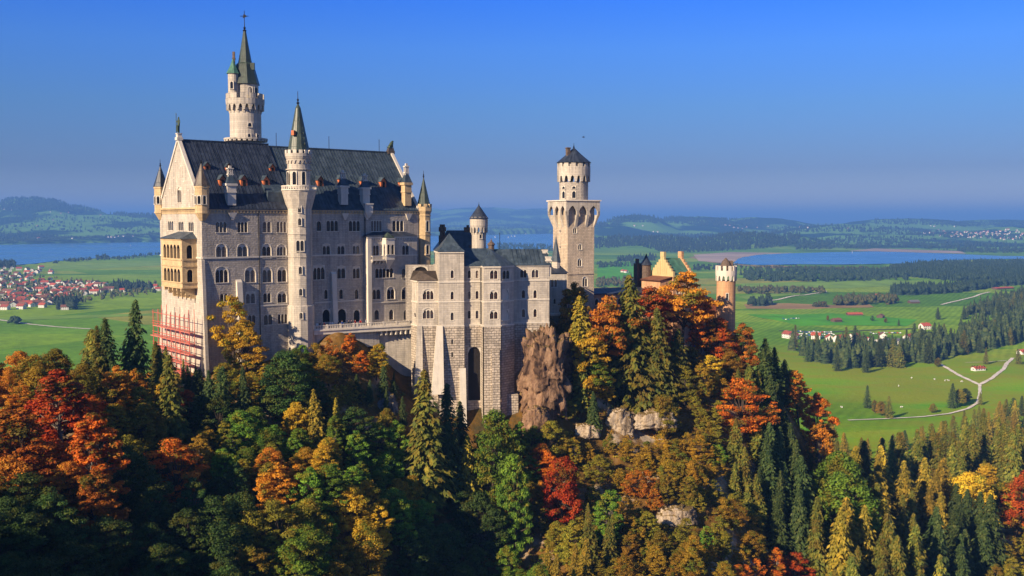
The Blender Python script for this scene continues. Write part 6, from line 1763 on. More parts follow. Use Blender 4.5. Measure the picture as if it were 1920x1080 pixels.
SEEDS = [(1170,870,'B','G'),(1230,850,'B','Y'),(1260,900,'B','G'),(1310,860,'B','Y'),(1150,950,'B','V'),(1220,980,'B','G'),(1280,990,'B','G'),(1360,1010,'B','G'),(1310,980,'B','V'),(1130,880,'B','G'),(1090,880,'B','G'),(1340,840,'B','V'),(150,720,'B','G'),(250,820,'B','G'),(200,850,'B','D'),(40,800,'B','N'),(560,780,'B','Y'),(640,820,'B','V'),(740,900,'B','Y'),(470,820,'B','V'),(1110,720,'C','CG'),(1080,760,'B','Y'),(1130,790,'B','G'),(1370,640,'C','CG'),(1410,720,'C','CG'),(1360,790,'B','G'),(1400,840,'C','CG'),(1440,860,'C','CD'),(1300,760,'B','G'),(1150,820,'B','N'),(1220,900,'B','O'),(1180,930,'B','N'),(1280,920,'B','G'),(1340,880,'B','N'),(1110,930,'B','G'),(1060,780,'B','G'),(1350,930,'B','G'),(120,690,'B','G'),(80,700,'B','N'),(180,700,'C','CG'),(55,760,'B','O'),(130,830,'B','G'),(210,780,'B','N'),(250,760,'B','G'),(700,770,'B','G'),(560,680,'B','V'),(640,740,'B','G'),(720,840,'B','V'),(500,830,'B','V'),(560,830,'B','V'),(610,930,'B','V'),(570,1030,'B','V'),(720,1000,'B','V'),(670,850,'B','V'),(460,950,'B','D'),(450,860,'B','V'),(60,660,'B','N'),(25,650,'B','N'),(30,725,'B','O'),(110,715,'B','R'),(60,790,'B','R'),(150,780,'B','R'),(20,850,'B','O'),(95,840,'B','R'),(190,640,'C','CD'),(235,600,'C','CD'),(150,650,'B','N'),(215,670,'B','N'),(270,635,'B','G'),
 (205,710,'B','O'),(250,712,'B','O'),(318,690,'C','CG'),(300,740,'B','Y'),(335,785,'B','R'),(290,760,'B','R'),(365,830,'B','N'),(420,745,'C','CD'),(385,710,'C','CD'),(460,700,'B','N'),(440,690,'B','G'),(440,800,'B','G'),(500,760,'C','CD'),(530,700,'B','D'),(400,790,'B','D'),
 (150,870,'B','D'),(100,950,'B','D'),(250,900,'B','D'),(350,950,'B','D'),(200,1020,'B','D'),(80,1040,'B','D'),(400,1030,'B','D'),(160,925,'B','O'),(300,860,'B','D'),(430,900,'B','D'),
 (640,648,'B','O'),(665,668,'B','R'),(610,690,'B','N'),(700,650,'B','N'),(735,740,'C','CD'),(580,745,'B','D'),(540,790,'B','V'),(620,790,'C','CN'),(690,800,'B','D'),(700,720,'C','CD'),(800,750,'C','CG'),(850,790,'C','CD'),(920,790,'B','V'),(975,830,'B','V'),
 (770,850,'B','V'),(590,850,'B','Y'),(520,880,'B','O'),(640,880,'B','N'),(480,870,'B','G'),(660,905,'B','V'),(720,900,'B','V'),(760,960,'B','V'),(690,965,'B','Y'),(540,960,'B','G'),(620,985,'B','V'),(500,1010,'B','G'),(670,1050,'B','N'),(760,1040,'B','D'),(870,890,'C','CN'),(800,1010,'B','D'),(900,940,'B','D'),(880,1050,'B','D'),(985,950,'B','G'),(955,1065,'B','V'),(940,1000,'C','CG'),
 (1060,560,'B','N'),(1095,590,'C','CN'),(1130,600,'B','O'),(1080,640,'B','Y'),(1185,600,'C','CG'),(1170,680,'C','CG'),(1235,640,'C','CG'),(1205,560,'B','R'),(1280,550,'B','O'),(1310,600,'B','R'),(1350,620,'B','R'),(1395,640,'B','O'),(1390,690,'B','N'),(1335,715,'B','N'),(1390,760,'B','R'),(1330,800,'B','G'),(1250,690,'B','G'),(1135,700,'B','Y'),(1090,700,'C','CG'),(1060,730,'B','O'),(1115,770,'C','CD'),(1055,870,'B','R'),(1045,925,'B','O'),(1110,850,'B','N'),(1150,900,'B','N'),(1200,850,'B','N'),(1250,880,'B','N'),(1290,820,'B','N'),(1215,790,'B','N'),
 (1180,990,'B','N'),(1125,985,'C','CG'),(1080,1050,'C','CN'),(1190,1050,'B','N'),(1130,1060,'B','G'),(1040,1000,'B','G'),(1250,960,'B','N'),(1335,960,'B','N'),(1300,1040,'B','N'),(1385,900,'C','CG'),(1420,800,'C','CG'),(1400,1000,'B','N'),(1435,1055,'B','R'),(1460,900,'C','CD'),(1450,700,'C','CD'),(1435,630,'B','D'),(1475,760,'C','CD'),(1500,705,'B','O'),(1530,760,'B','R'),(1545,830,'B','O'),(1480,960,'C','CD'),(1530,1000,'C','CG'),(1580,870,'C','CG'),(1560,930,'B','V'),
 (1640,900,'C','CN'),(1700,850,'C','CG'),(1800,850,'C','CG'),(1900,900,'C','CG'),(1870,915,'B','Y'),(1910,905,'B','R'),(1600,1000,'C','CN'),(1700,1000,'C','CG'),(1650,1050,'C','CG'),(1740,960,'C','CN'),(1850,1020,'C','CD'),(1790,1000,'C','CD'),(1900,1060,'B','G')]
LIMX = [0,60,130,190,235,270,300,330,372,400,430,500,545,600,640,700,730,760,790,830,870,900,940,985,1030,1055,1075,1115,1150,1190,1230,1262,1300,1325,1345,1378,1400,1440,1475,1500,1530,1560,1590,1640,1700,1760,1800,1850,1920]
LIMY = [642,650,632,596,562,590,640,655,690,690,665,658,652,632,618,640,690,720,700,712,745,745,760,790,700,560,522,548,552,512,545,512,505,560,600,590,585,615,645,680,720,770,815,822,805,790,772,755,740]
def limit(px): return float(np.interp(px, LIMX, LIMY))
def in_castle(x, y):
    p = FP.loc((x, y, 0)); 
    if -3.5 < p[0] < LP + 4 and -3.8 < p[1] < W + 6: return True
    if TERR[0] - 1 < p[0] < TERR[1] + 1 and -9 < p[1] < 0: return True
    k = FK.loc((x, y, 0))
    if xcl - 3 < k[0] < xw1 + 1.5 and -5.5 < k[1] < 16: return True
    s = FS.loc((x, y, 0))
    if -3.5 < s[0] < sx + 3 and -3.5 < s[1] < sy + 3: return True
    g = FG.loc((x, y, 0))
    if -6 < g[0] < wx1 + 1 and -3 < g[1] < gw_ + 4: return True
    if math.hypot(x - wg_[0], y - wg_[1]) < 6: return True
    q = FG.loc((x, y, 0))[:2] - pf_.A
    if -1.5 < q @ pf_.d < pf_.L + 1.5 and -6.5 < q @ pf_.n < 2.5: return True
    l = FL.loc((x, y, 0))
    if -1 < l[0] < lx + 2 and -4 < l[1] < 9: return True
    return False
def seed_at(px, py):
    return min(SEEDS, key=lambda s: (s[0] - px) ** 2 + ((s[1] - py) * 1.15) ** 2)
# screen cover, so that trees standing wholly behind others are left out
CV = np.zeros((140, 260), dtype=np.float32)
def cover(px0, px1, py0, py1, add=True):
    i0, i1 = int(max(0, (py0) / 8)), int(min(139, py1 / 8)); j0, j1 = int(max(0, (px0 + 80) / 8)), int(min(259, (px1 + 80) / 8))
    if i1 < i0 or j1 < j0: return 1.0
    s = CV[i0:i1 + 1, j0:j1 + 1]; f = float(s.mean())
    if add: s[:] = np.minimum(1, s + .8)
    return f
CLEAR = [(1163, 790, 42, 40), (1228, 786, 58, 30), (1262, 955, 46, 36), (1100, 805, 34, 26), (1010, 735, 40, 60)]   # bare rock shows here
PLACED = []     # x, y, radius, kind, key, px, py, height
def try_tree(x, y, kind=None, key=None, h=None, wide=1.0, hero=False, lab=None):
    z = hz(x, y)
    k0, c0 = kind, key
    if kind is None:
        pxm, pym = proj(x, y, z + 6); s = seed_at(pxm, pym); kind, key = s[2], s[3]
    if h is None:
        h = random.uniform(7.0, 11.5) if kind == 'B' else random.uniform(13, 20)
        pxa, pya = proj(x, y, z + 4)
        if pxa > 1560: h = random.uniform(8, 13) if kind == 'B' else random.uniform(19, 28)
        elif y < 175: h = random.uniform(8.5, 13) if kind == 'B' else random.uniform(13, 19)
        elif 1060 < pxa < 1430 and pya > 745: h = random.uniform(4.5, 8.0) if kind == 'B' else random.uniform(9, 14)
        elif 590 < pxa < 760 and pya < 780: h = min(h, random.uniform(5, 8))
    rad = (4.2 / 12 * h if kind == 'B' else 4.0 / 20 * h) * wide
    px, pyt = proj(x, y, z + h); _, pyb = proj(x, y, z)
    if px < -90 or px > 2010 or pyt > 1085: return False
    if not hero:
        lim = max(limit(px), limit(px - rad * FPX / y * .6) - 6, limit(px + rad * FPX / y * .6) - 6)
        if pyt < lim:
            h2 = h * (pyb - lim) / max(1, pyb - pyt)
            if h2 < 4.2: return False
            h = h2; rad = (4.2 / 12 * h if kind == 'B' else 4.0 / 20 * h) * wide
            pyt = lim
            if k0 is None:
                pxm, pym = proj(x, y, z + h * .55); s = seed_at(pxm, pym); kind, key = s[2], s[3]
        pxm, pym = proj(x, y, z + h * .6)
        if k0 is None: s = seed_at(pxm, pym); kind, key = s[2], s[3]; rad = (4.2 / 12 * h if kind == 'B' else 4.0 / 20 * h) * wide
        if k0 is None and any(((px - a) / c_) ** 2 + ((pym - b_) / d_) ** 2 < 1 for a, b_, c_, d_ in CLEAR): return False
        # hidden by the hill?
        g = gp(px, pyt + (pyb - pyt) * .15)
        if g is not None and g[1] < y - 14: return False
        for (ox, oy, orr, *_r) in PLACED:
            if (ox - x) ** 2 + (oy - y) ** 2 < (.47 * (orr + rad)) ** 2: return False
    if k0 is None and kind == 'B' and px > 1600 and random.random() < .8: return False
    hw = rad * FPX / y
    f = cover(px - hw * .7, px + hw * .7, pyt + (pyb - pyt) * .05, pyt + (pyb - pyt) * .75, False)
    if f > (.6 if key == 'D' else .78) and not hero: return False
    cover(px - hw * .6, px + hw * .6, pyt + (pyb - pyt) * .1, pyt + (pyb - pyt) * .85)
    PLACED.append((x, y, rad, kind, key, px, (pyt + pyb) / 2, h, wide, lab, z))
    return True
# trees that carry the picture: column, row of the top, distance, kind, colour, height, width, description
HEROES = [
 (437,548,226.0,'B','Y',15,.75,'thin golden yellow tree leaning before the narrow palace buttress'),
 (463,592,224,'B','Y',9,1.0,'low golden yellow tree at the foot of the thin leaning one'),
 (246,558,205,'C','CD',19,1.0,'tallest dark spruce beside the scaffolding, topping the hill edge'),
 (198,592,200,'C','CD',16,1.0,'dark spruce with a pointed tip next to the tallest one'),
 (318,660,194,'C','CG',15,1.0,'olive spruce just below the red scaffolding'),
 (112,682,172,'B','R',12,1.15,'largest fiery red tree on the near slope'),
 (38,722,158,'B','O',10,1.1,'bright orange tree at the edge of the picture below the brown trees'),
 (175,742,160,'B','R',10,1.1,'low red tree below the largest fiery red one'),
 (330,752,178,'B','R',8,1.2,'bright red tree standing over the dark slope under the scaffolding'),
 (655,622,236,'B','R',8.5,1.15,'orange red bush shaped tree on the knoll under the terrace'),
 (612,660,229,'B','N',9,1.0,'brown gold tree on the knoll beside the stair tower foot'),
 (705,640,236,'B','N',8,1.0,'brown gold tree on the knoll where the retaining wall begins'),
 (800,690,214,'C','CG',20,1.15,'tall broad spruce before the bower buttresses'),
 (838,716,220,'C','CD',18,1.0,'dark spruce leaning close behind the tall broad one'),
 (922,742,222,'B','V',13,.75,'slim green tree below the great dark archway'),
 (968,790,212,'B','V',14,.55,'bright green slender tree below the brown cliff block'),
 (1075,522,263,'B','N',14,.8,'brown gold tree against the foot of the square tower'),
 (1092,552,257,'C','CN',20,1.2,'golden green conifer next to the square tower foot'),
 (1132,548,259,'B','O',14,.75,'flat layered orange tree in front of the long dark roof'),
 (1190,510,259,'C','CG',34,1.1,'tallest olive spruce on the gate hill'),
 (1240,572,260,'C','CG',27,1.05,'olive spruce next to the tallest on the gate hill'),
 (1216,528,278,'B','R',14,1.1,'red tree in front of the gatehouse porch'),
 (1280,503,285,'B','O',21,.95,'great orange beech with dark trunk before the gatehouse'),
 (1318,545,288,'B','R',13,.9,'crimson tree between gatehouse and gate tower'),
 (1352,590,289,'B','R',9,1.1,'low crimson tree at the foot of the gate tower'),
 (1398,600,290,'B','O',11,1.0,'orange tree beyond the gate tower foot'),
 (1392,705,264,'B','R',10,1.15,'large fiery red tree on the right flank of the gate hill'),
 (1335,662,272,'B','Y',13,1.0,'rounded golden tree in the middle of the gate hill'),
 (1052,826,218,'B','R',10,.75,'narrow red tree alone on the golden slope'),
 (1138,672,254,'B','Y',6,.8,'small yellow tree beside the tallest olive spruce'),
 (1152,566,262,'C','CG',20,1.0,'olive spruce between the layered orange tree and the tallest spruce'),
 (1110,606,252,'B','Y',11,.9,'yellow green tree under the golden conifer by the square tower'),
 (1062,624,258,'B','O',8,.9,'small orange tree behind the cliff block'),
 (1215,612,264,'B','R',8,.8,'red tree squeezed between the two big spruces of the gate hill'),
 (1266,612,266,'C','CG',17,1.1,'olive spruce under the great orange beech'),
 (1300,645,272,'B','N',9,1.0,'brown gold tree below the pale gate passage'),
 (1118,668,252,'B','V',9,.9,'green tree below the layered orange tree'),
 (1250,690,252,'B','G',7,1.0,'round olive tree above the broad pale ledge'),
 (1455,650,298,'C','CD',22,1.2,'dark spruce on the shaded right edge of the gate hill'),
 (1500,686,303,'B','O',13,.9,'orange brown tree on the shaded right edge of the gate hill'),
 (1532,730,306,'B','R',14,.8,'upper red tree in the chain down the right edge'),
 (1545,800,296,'B','O',12,.8,'lower orange tree in the chain down the right edge'),
 (1420,760,264,'C','CG',18,1.0,'pointed olive spruce right below the large fiery red tree'),
 (1910,868,330,'B','R',13,.8,'red tree at the picture edge among the valley spruces'),
 (1868,890,335,'B','Y',12,1.1,'yellow tree among the valley spruces'),
 (690,945,180,'B','Y',6,.9,'small bright yellow tree on the lower green slope'),
 (520,858,180,'B','O',8,1.0,'orange tree on the green slope below the stair tower'),
 (158,905,124,'B','O',5.5,1.0,'small orange tree catching light on the dark slope'),
]
for px, pyt, d, kind, key, h, wide, lab in HEROES:
    w = P(px, pyt, d); g = hz(w[0], w[1]); hh = w[2] - g
    hh = min(max(hh, h * .6), h * 1.8)
    PLACED_n = len(PLACED)
    # crown tops keep to the row they have in the survey; the foot goes into the ground
    z = w[2] - hh
    rad = (4.2 / 12 * hh if kind == 'B' else 4.0 / 20 * hh) * wide
    PLACED.append((w[0], w[1], rad, kind, key, px, pyt + hh / 2 * FPX / d, hh, wide, lab, min(z, g)))
    hw = rad * FPX / d; cover(px - hw * .6, px + hw * .6, pyt + 8, pyt + hh * FPX / d * .8)
cand = []
y = 76.0
while y < 470:
    st = 4.0 if y < 320 else 6.0
    xw = y * .56 + 8
    for x in np.arange(-xw, xw, st):
        if x > 105 and y < 330 and (960 + FPX * x / y) > 1500 and False: continue
        cand.append((x + random.uniform(-2.2, 2.2), y + random.uniform(-2.2, 2.2)))
    y += st
cand.sort(key=lambda p: p[1])
for x, y in cand:
    if in_castle(x, y): continue
    c_ = 960 + FPX * x / y
    if y > 330 and c_ < 1420: continue
    try_tree(x, y)
y = 470.0
while y < 980:
    st = 8.5 + (y - 470) * .010
    for x in np.arange(y * .27, y * .53, st):
        xx, yy = x + random.uniform(-3, 3), y + random.uniform(-3, 3)
        pxc, _ = proj(xx, yy, 0)
        if hz(xx, yy) > -118 or pxc < 1560: continue
        _, pyb = proj(xx, yy, hz(xx, yy))
        if pyb < np.interp(pxc, [1560,1640,1700,1760,1800,1850,1920,2000], [850,850,838,822,806,792,780,770]): continue
        try_tree(xx, yy, 'C', random.choice(['CG', 'CG', 'CD', 'CN', 'CN']), random.uniform(13, 25), 1.2)
    y += st

# the spruces that show largest stay trees of their own; the small far rest of the wood is one mass
_sp = sorted([t for t in PLACED if t[3] == 'C' and t[9] is None], key=lambda t: -t[7] / t[1])
REST = _sp[205:]
_rest = set(id(t) for t in REST); PLACED = [t for t in PLACED if id(t) not in _rest]
def spruce_mass(ts, key, label):
    src = [spruce(231, 20, 4.4, .42), spruce(232, 20, 3.9, .42), spruce(233, 20, 4.9, .42)]
    V, Q = [], []; base = 0
    for t in ts:
        cm = src[random.randrange(3)][1]
        v = np.empty(len(cm.vertices) * 3, dtype=np.float32); cm.vertices.foreach_get('co', v); v = v.reshape(-1, 3)
        q = np.arange(len(v)).reshape(-1, 4); a = random.uniform(0, 6.28); s = t[7] / 20; c, n = math.cos(a), math.sin(a)
        V.append(np.stack([(v[:, 0] * c - v[:, 1] * n) * s * 1.15 + t[0], (v[:, 0] * n + v[:, 1] * c) * s * 1.15 + t[1], v[:, 2] * s + t[10]], 1)); Q.append(q + base); base += len(v)
    o = bpy.data.objects.new('woodland', np_mesh('woodland', np.concatenate(V), np.concatenate(Q), LEAF[key])); link(o); tag(o, label, 'wood', None, 'stuff')
for _k, _lb in (('CG', 'olive green far part of the valley spruce wood'), ('CD', 'dark green far part of the valley spruce wood'), ('CN', 'golden green far part of the valley spruce wood')):
    _ts = [t for t in REST if t[4] == _k]
    if _ts: spruce_mass(_ts, _k, _lb)

_br = sorted([t for t in PLACED if t[3] == 'B' and t[9] is None], key=lambda t: -t[2] / t[1])
RESTB = _br[222:]
_rest = set(id(t) for t in RESTB); PLACED = [t for t in PLACED if id(t) not in _rest]
def broad_mass(ts, key, label):
    src = [broadleaf(241, 12, 4.2, .24, 3600, want=70), broadleaf(242, 12, 3.7, .24, 3600, want=70), broadleaf(243, 12, 4.6, .24, 3600, want=70)]
    V, Q = [], []; base = 0
    for t in ts:
        cm = src[random.randrange(3)][1]
        v = np.empty(len(cm.vertices) * 3, dtype=np.float32); cm.vertices.foreach_get('co', v); v = v.reshape(-1, 3)
        q = np.arange(len(v)).reshape(-1, 4); a = random.uniform(0, 6.28); s = t[7] / 12; c, n = math.cos(a), math.sin(a)
        V.append(np.stack([(v[:, 0] * c - v[:, 1] * n) * s + t[0], (v[:, 0] * n + v[:, 1] * c) * s + t[1], v[:, 2] * s + t[10]], 1)); Q.append(q + base); base += len(v)
    o = bpy.data.objects.new('woodland', np_mesh('woodland', np.concatenate(V), np.concatenate(Q), LEAF[key])); link(o); tag(o, label, 'wood', None, 'stuff')
for _k in 'ROYNGVD':
    _ts = [t for t in RESTB if t[4] == _k]
    if _ts: broad_mass(_ts, _k, f'{dict(R="red", O="orange", Y="yellow", N="brown gold", G="olive", V="green", D="dark green")[_k]} small crowns filling in between the larger trees')
print('RESTB', len(RESTB))

# names of the places, so that each label can be found in the picture
PLACES = [(60,690,'on the near slope'),(240,640,'beside the scaffolding'),(330,720,'on the slope below the scaffolding'),(150,800,'on the lower near slope'),(160,980,'in the deep shade'),(380,960,'in the gorge shade'),
 (430,760,'under the palace west corner'),(500,700,'under the palace south front'),(560,720,'under the stair tower'),(660,680,'on the knoll under the terrace'),(740,760,'below the terrace retaining wall'),(560,900,'below the stair tower slope'),(680,860,'below the terrace'),(600,1030,'at the green slope bottom'),(800,880,'below the bower buttresses'),(780,1030,'in the dark gully'),
 (930,860,'below the great dark archway'),(950,1020,'deep below the archway'),(1050,740,'beside the brown cliff block'),(1090,620,'at the foot of the square tower'),(1180,700,'below the gallery range'),(1120,850,'below the cliff block'),(1250,760,'below the gatehouse'),(1240,900,'on the golden slope'),(1120,1020,'at the golden slope bottom'),(1320,1020,'near the golden slope foot'),
 (1370,680,'below the gate tower'),(1370,840,'on the gate hill flank'),(1460,740,'on the shaded hill edge'),(1470,940,'in the shaded hollow'),(1560,860,'along the red chain'),(1600,1000,'in the wood by the hollow'),(1720,900,'in the mid valley wood'),(1760,1020,'at the valley wood bottom'),(1700,820,'on the valley wood edge'),(1850,800,'below the forked path'),(1880,930,'in the right valley wood')]
CW = {'R': 'red orange', 'O': 'orange', 'Y': 'golden yellow', 'N': 'brown gold', 'G': 'olive', 'V': 'green', 'D': 'dark green', 'CG': 'olive green', 'CD': 'dark green', 'CN': 'golden green'}
ORD = ['leftmost', 'second from left', 'third from left', 'fourth from left', 'fifth from left', 'sixth from left', 'seventh from left', 'rightmost']
NUM = {2: 'two', 3: 'three', 4: 'four', 5: 'five', 6: 'six', 7: 'seven', 8: 'eight'}
buckets = {}
for t in PLACED:
    if t[9] is None:
        pl = min(PLACES, key=lambda p: (p[0] - t[5]) ** 2 + (p[1] - t[6]) ** 2)[2]
        buckets.setdefault((t[3], t[4], pl), []).append(t)
def emit(t, label, group):
    x, y, rad, kind, key, px, py, h, wide, lab, z = t
    if kind == 'C': var = random.choice(SPR if y < 420 else SPR_FAR)
    elif lab and 'thin golden yellow' in lab: var = OPEN
    elif lab and ('dark trunk' in lab or 'layered' in lab): var = HIGH
    else: var = random.choice(NEARB if y < 150 else BROAD)
    plant(kind, var, key, x, y, h, random.uniform(0, 6.28), label, group, wide * (random.uniform(.8, 1.25) if kind == 'C' and not lab else random.uniform(.9, 1.12)), z)
for t in PLACED:
    if t[9]: emit(t, t[9], 'trees of the castle hill')
for (kind, key, pl), ts in buckets.items():
    nm = CW[key] + (' spruce' if kind == 'C' else ' broadleaf tree')
    ts.sort(key=lambda t: t[5]); n = len(ts)
    for i, t in enumerate(ts):
        if n == 1: lb = f'{nm}, the only one of its colour {pl}'
        elif n <= 6: lb = f'{"rightmost" if i == n - 1 else ORD[i]} of {NUM[n]} {nm}s {pl}'
        else: lb = f'{nm} among many alike {pl}'
        if len(lb.split()) > 16: lb = lb.replace(', the only one of its colour', ' alone of its colour')
        emit(t, lb, f'{nm}s {pl}' if n > 6 else 'trees of the castle hill')
print('TREES', len(REST), len(PLACED), sum(1 for t in PLACED if t[3] == 'C'), {k: len(v) for k, v in buckets.items() if len(v) > 6})

# undergrowth on the slopes: low leafy tufts nobody could count
def undergrowth():
    cs, ns, key = [], [], []
    rng = np.random.default_rng(77)
    n = 0
    pts = np.stack([rng.uniform(-.62, .45, 42000), rng.uniform(85, 420, 42000)], 1)
    x = pts[:, 0] * pts[:, 1]; y = pts[:, 1]; z = terr(x, y)
    dens = waves(x, y, .22) + rng.normal(size=len(x)) * .5
    px = 960 + FPX * x / y
    ok = (dens > -.15) & (z > -140) & (px > -60) & (px < 1700)
    x, y, z, px = x[ok], y[ok], z[ok], px[ok]
    out = {}
    for i in range(len(x)):
        if in_castle(x[i], y[i]): continue
        pp = proj(x[i], y[i], z[i])
        if pp[1] > 1110 or pp[1] < limit(pp[0]) + 4: continue
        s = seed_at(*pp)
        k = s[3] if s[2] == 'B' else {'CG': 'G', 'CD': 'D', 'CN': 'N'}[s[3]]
        if k in ('R',): k = 'O' if rng.random() < .6 else 'N'
        if k == 'V' and rng.random() < .3: k = 'G'
        m = int(rng.integers(16, 34)); r = rng.uniform(.45, 1.15)
        d = rng.normal(size=(m, 3)); d /= np.linalg.norm(d, axis=1)[:, None]; d[:, 2] = np.abs(d[:, 2])
        out.setdefault(k, []).append((np.array([x[i], y[i], z[i]]) + d * r * np.array([1, 1, .9]) * rng.uniform(.5, 1.1, (m, 1)), d * .8 + np.array([0, 0, .5]) + rng.normal(size=(m, 3)) * .4))
    for k, L in out.items():
        c_ = np.concatenate([a for a, _ in L]); n_ = np.concatenate([a for _, a in L]); n_ /= np.linalg.norm(n_, axis=1)[:, None]
        v, q = leaf_quads(c_, n_, .24, .6, rng)
        o = bpy.data.objects.new('undergrowth', np_mesh('undergrowth', v, q, LEAF[k])); link(o)
        tag(o, f'{CW[k]} undergrowth and low shrubs between the trees of the castle hill', 'undergrowth', None, 'stuff')
undergrowth()
# ------------------------------------------------------------------ far woods: masses of small trees
def _cone_t(n, r, h, z0):
    v = [(0, 0, z0 + h)] + [(r * math.cos(2 * math.pi * i / n), r * math.sin(2 * math.pi * i / n), z0) for i in range(n)]
    return v, [(0, 1 + i, 1 + (i + 1) % n) for i in range(n)]
def conifer_tpl():
    V, T = [], []
    for r, h, z in ((.20, .5, .08), (.155, .45, .33), (.105, .42, .58)):
        v, t = _cone_t(6, r, h, z); k = len(V); V += v; T += [tuple(a + k for a in q) for q in t]
    return np.array(V), np.array(T)
def conifer_tpl2():
    V, T = [], []; rng = np.random.default_rng(3)
    for i in range(7):
        f = i / 7; v, t = _cone_t(9, .205 * (1 - f) ** .75, .30 * (1 - .5 * f), .05 + .83 * f); v = np.array(v)
        v[1:] *= np.where(np.arange(9) % 2, 1.0, .62)[:, None] * np.array([1, 1, 0]) + np.array([0, 0, 1]); v[1:, 2] += rng.normal(size=9) * .018
        k = len(V); V += v.tolist(); T += [tuple(a + k for a in q) for q in t]
    return np.array(V), np.array(T)
def broad_tpl(seed):
    rng = np.random.default_rng(seed); V, T = [], []
    g = (1 + 5 ** .5) / 2
    iv = np.array([(-1, g, 0), (1, g, 0), (-1, -g, 0), (1, -g, 0), (0, -1, g), (0, 1, g), (0, -1, -g), (0, 1, -g), (g, 0, -1), (g, 0, 1), (-g, 0, -1), (-g, 0, 1)]) / math.hypot(1, g)
    it = [(0, 11, 5), (0, 5, 1), (0, 1, 7), (0, 7, 10), (0, 10, 11), (1, 5, 9), (5, 11, 4), (11, 10, 2), (10, 7, 6), (7, 1, 8), (3, 9, 4), (3, 4, 2), (3, 2, 6), (3, 6, 8), (3, 8, 9), (4, 9, 5), (2, 4, 11), (6, 2, 10), (8, 6, 7), (9, 8, 1)]
    for c, r in (((0, 0, .52), .36), ((.2, .1, .62), .25), ((-.17, .14, .45), .26), ((.02, -.2, .7), .24), ((.0, .05, .85), .17)):
        v = iv * r * rng.uniform(.75, 1.25, (12, 1)) + np.array(c); k = len(V); V += v.tolist(); T += [tuple(a + k for a in q) for q in it]
    return np.array(V), np.array(T)
CT = conifer_tpl(); CT2 = conifer_tpl2(); BT = [broad_tpl(1), broad_tpl(2)]
def mass(name, pts, mat, h0, h1, conif, label, wide=1.0, rng=RNG, CT=CT):
    """one far wood: pts (n,3) on the ground"""
    V, T = [], []; base = 0
    for p in pts:
        tpl = CT if rng.random() < conif else BT[int(rng.integers(2))]
        h = rng.uniform(h0, h1); a = rng.uniform(0, 6.28); c, s = math.cos(a), math.sin(a)
        if tpl is not CT: h *= .8
        v = tpl[0] * np.array([h * wide * rng.uniform(.85, 1.25), h * wide * rng.uniform(.85, 1.25), h]) 
        v = v + rng.normal(size=v.shape) * .012 * h
        V.append(np.stack([v[:, 0] * c - v[:, 1] * s, v[:, 0] * s + v[:, 1] * c, v[:, 2] - .05 * h], 1) + p); T.append(tpl[1] + base); base += len(v)
    me = np_mesh(name, np.concatenate(V), np.concatenate(T), mat, tris=True)
    o = bpy.data.objects.new(name, me); link(o); tag(o, label, 'wood', None, 'stuff'); return o
def poly_pts(poly, n, rng=RNG, fade=0.0):
    poly = np.array(poly, float); lo, hi = poly.min(0), poly.max(0)
    out = []
    while len(out) < n:
        q = rng.uniform(lo, hi, (n, 2)); ok = _pip(poly.tolist(), q[:, 0], q[:, 1]); out += q[ok].tolist()
    return gpn(out[:n])
FARC = leaf('far dark conifers', (0.014, 0.030, 0.014), (0.024, 0.046, 0.020), (0.040, 0.062, 0.024), .05)
FARB = leaf('far autumn trees', (0.030, 0.050, 0.016), (0.060, 0.075, 0.020), (0.13, 0.085, 0.020), .05)
# flat woods of the plain, right of the castle
mass('woodland', poly_pts([(1700,501),(1760,496),(1930,494),(1930,520),(1850,528),(1790,528),(1700,520),(1650,514)], 1500), FARC, 18, 27, .75, 'dark wood reaching from the lake to the picture edge')
mass('woodland', poly_pts([(1668,552),(1680,546),(1760,545),(1850,535),(1930,518),(1930,533),(1860,541),(1790,550),(1700,556)], 420), FARC, 18, 26, .8, 'dark belt of trees along the pale hay meadow')
mass('woodland', poly_pts([(1385,514),(1400,510),(1480,509),(1560,512),(1640,511),(1700,511),(1700,526),(1640,527),(1560,529),(1480,530),(1400,527)], 420), FARC, 15, 25, .5, 'broken belt of trees between lake and hay meadow')
mass('woodland', poly_pts([(1385,503),(1440,502),(1560,504),(1690,503),(1690,507),(1560,509),(1440,508)], 200), FARB, 8, 14, .4, 'thin row of trees on the near shore of the right lake')
mass('woodland', poly_pts([(1566,570),(1600,565),(1680,566),(1680,571),(1600,574),(1566,574)], 70), FARB, 16, 23, .5, 'small grove in the middle of the green plain')
mass('woodland', poly_pts([(1527,575),(1552,574),(1552,577),(1527,578)], 18), FARB, 9, 14, .3, 'tiny row of trees beside the stubble field')
mass('woodland', poly_pts([(1380,549),(1400,546),(1470,546),(1545,548),(1545,552),(1470,551),(1400,554)], 70), FARB, 12, 20, .4, 'hedge line of trees beyond the gate tower')
mass('woodland', poly_pts([(1400,573),(1440,569),(1445,574),(1405,578)], 20), FARC, 14, 22, .3, 'clump of trees beside the gate tower')
mass('woodland', poly_pts([(1120,498),(1215,493),(1215,499),(1120,503)], 70), FARC, 14, 22, .6, 'tree row behind the gatehouse turret')
mass('woodland', poly_pts([(1120,531),(1215,520),(1215,530),(1170,540),(1120,541)], 60), FARB, 14, 22, .5, 'trees round the farm left of the gatehouse')
mass('woodland', poly_pts([(1157,487),(1230,480),(1230,489),(1160,492)], 90), FARC, 16, 24, .9, 'square dark wood left of the gatehouse roof')
mass('woodland', poly_pts([(1300,500),(1390,498),(1390,506),(1300,508)], 90), FARC, 9, 15, .6, 'wood edge between gatehouse and gate tower')
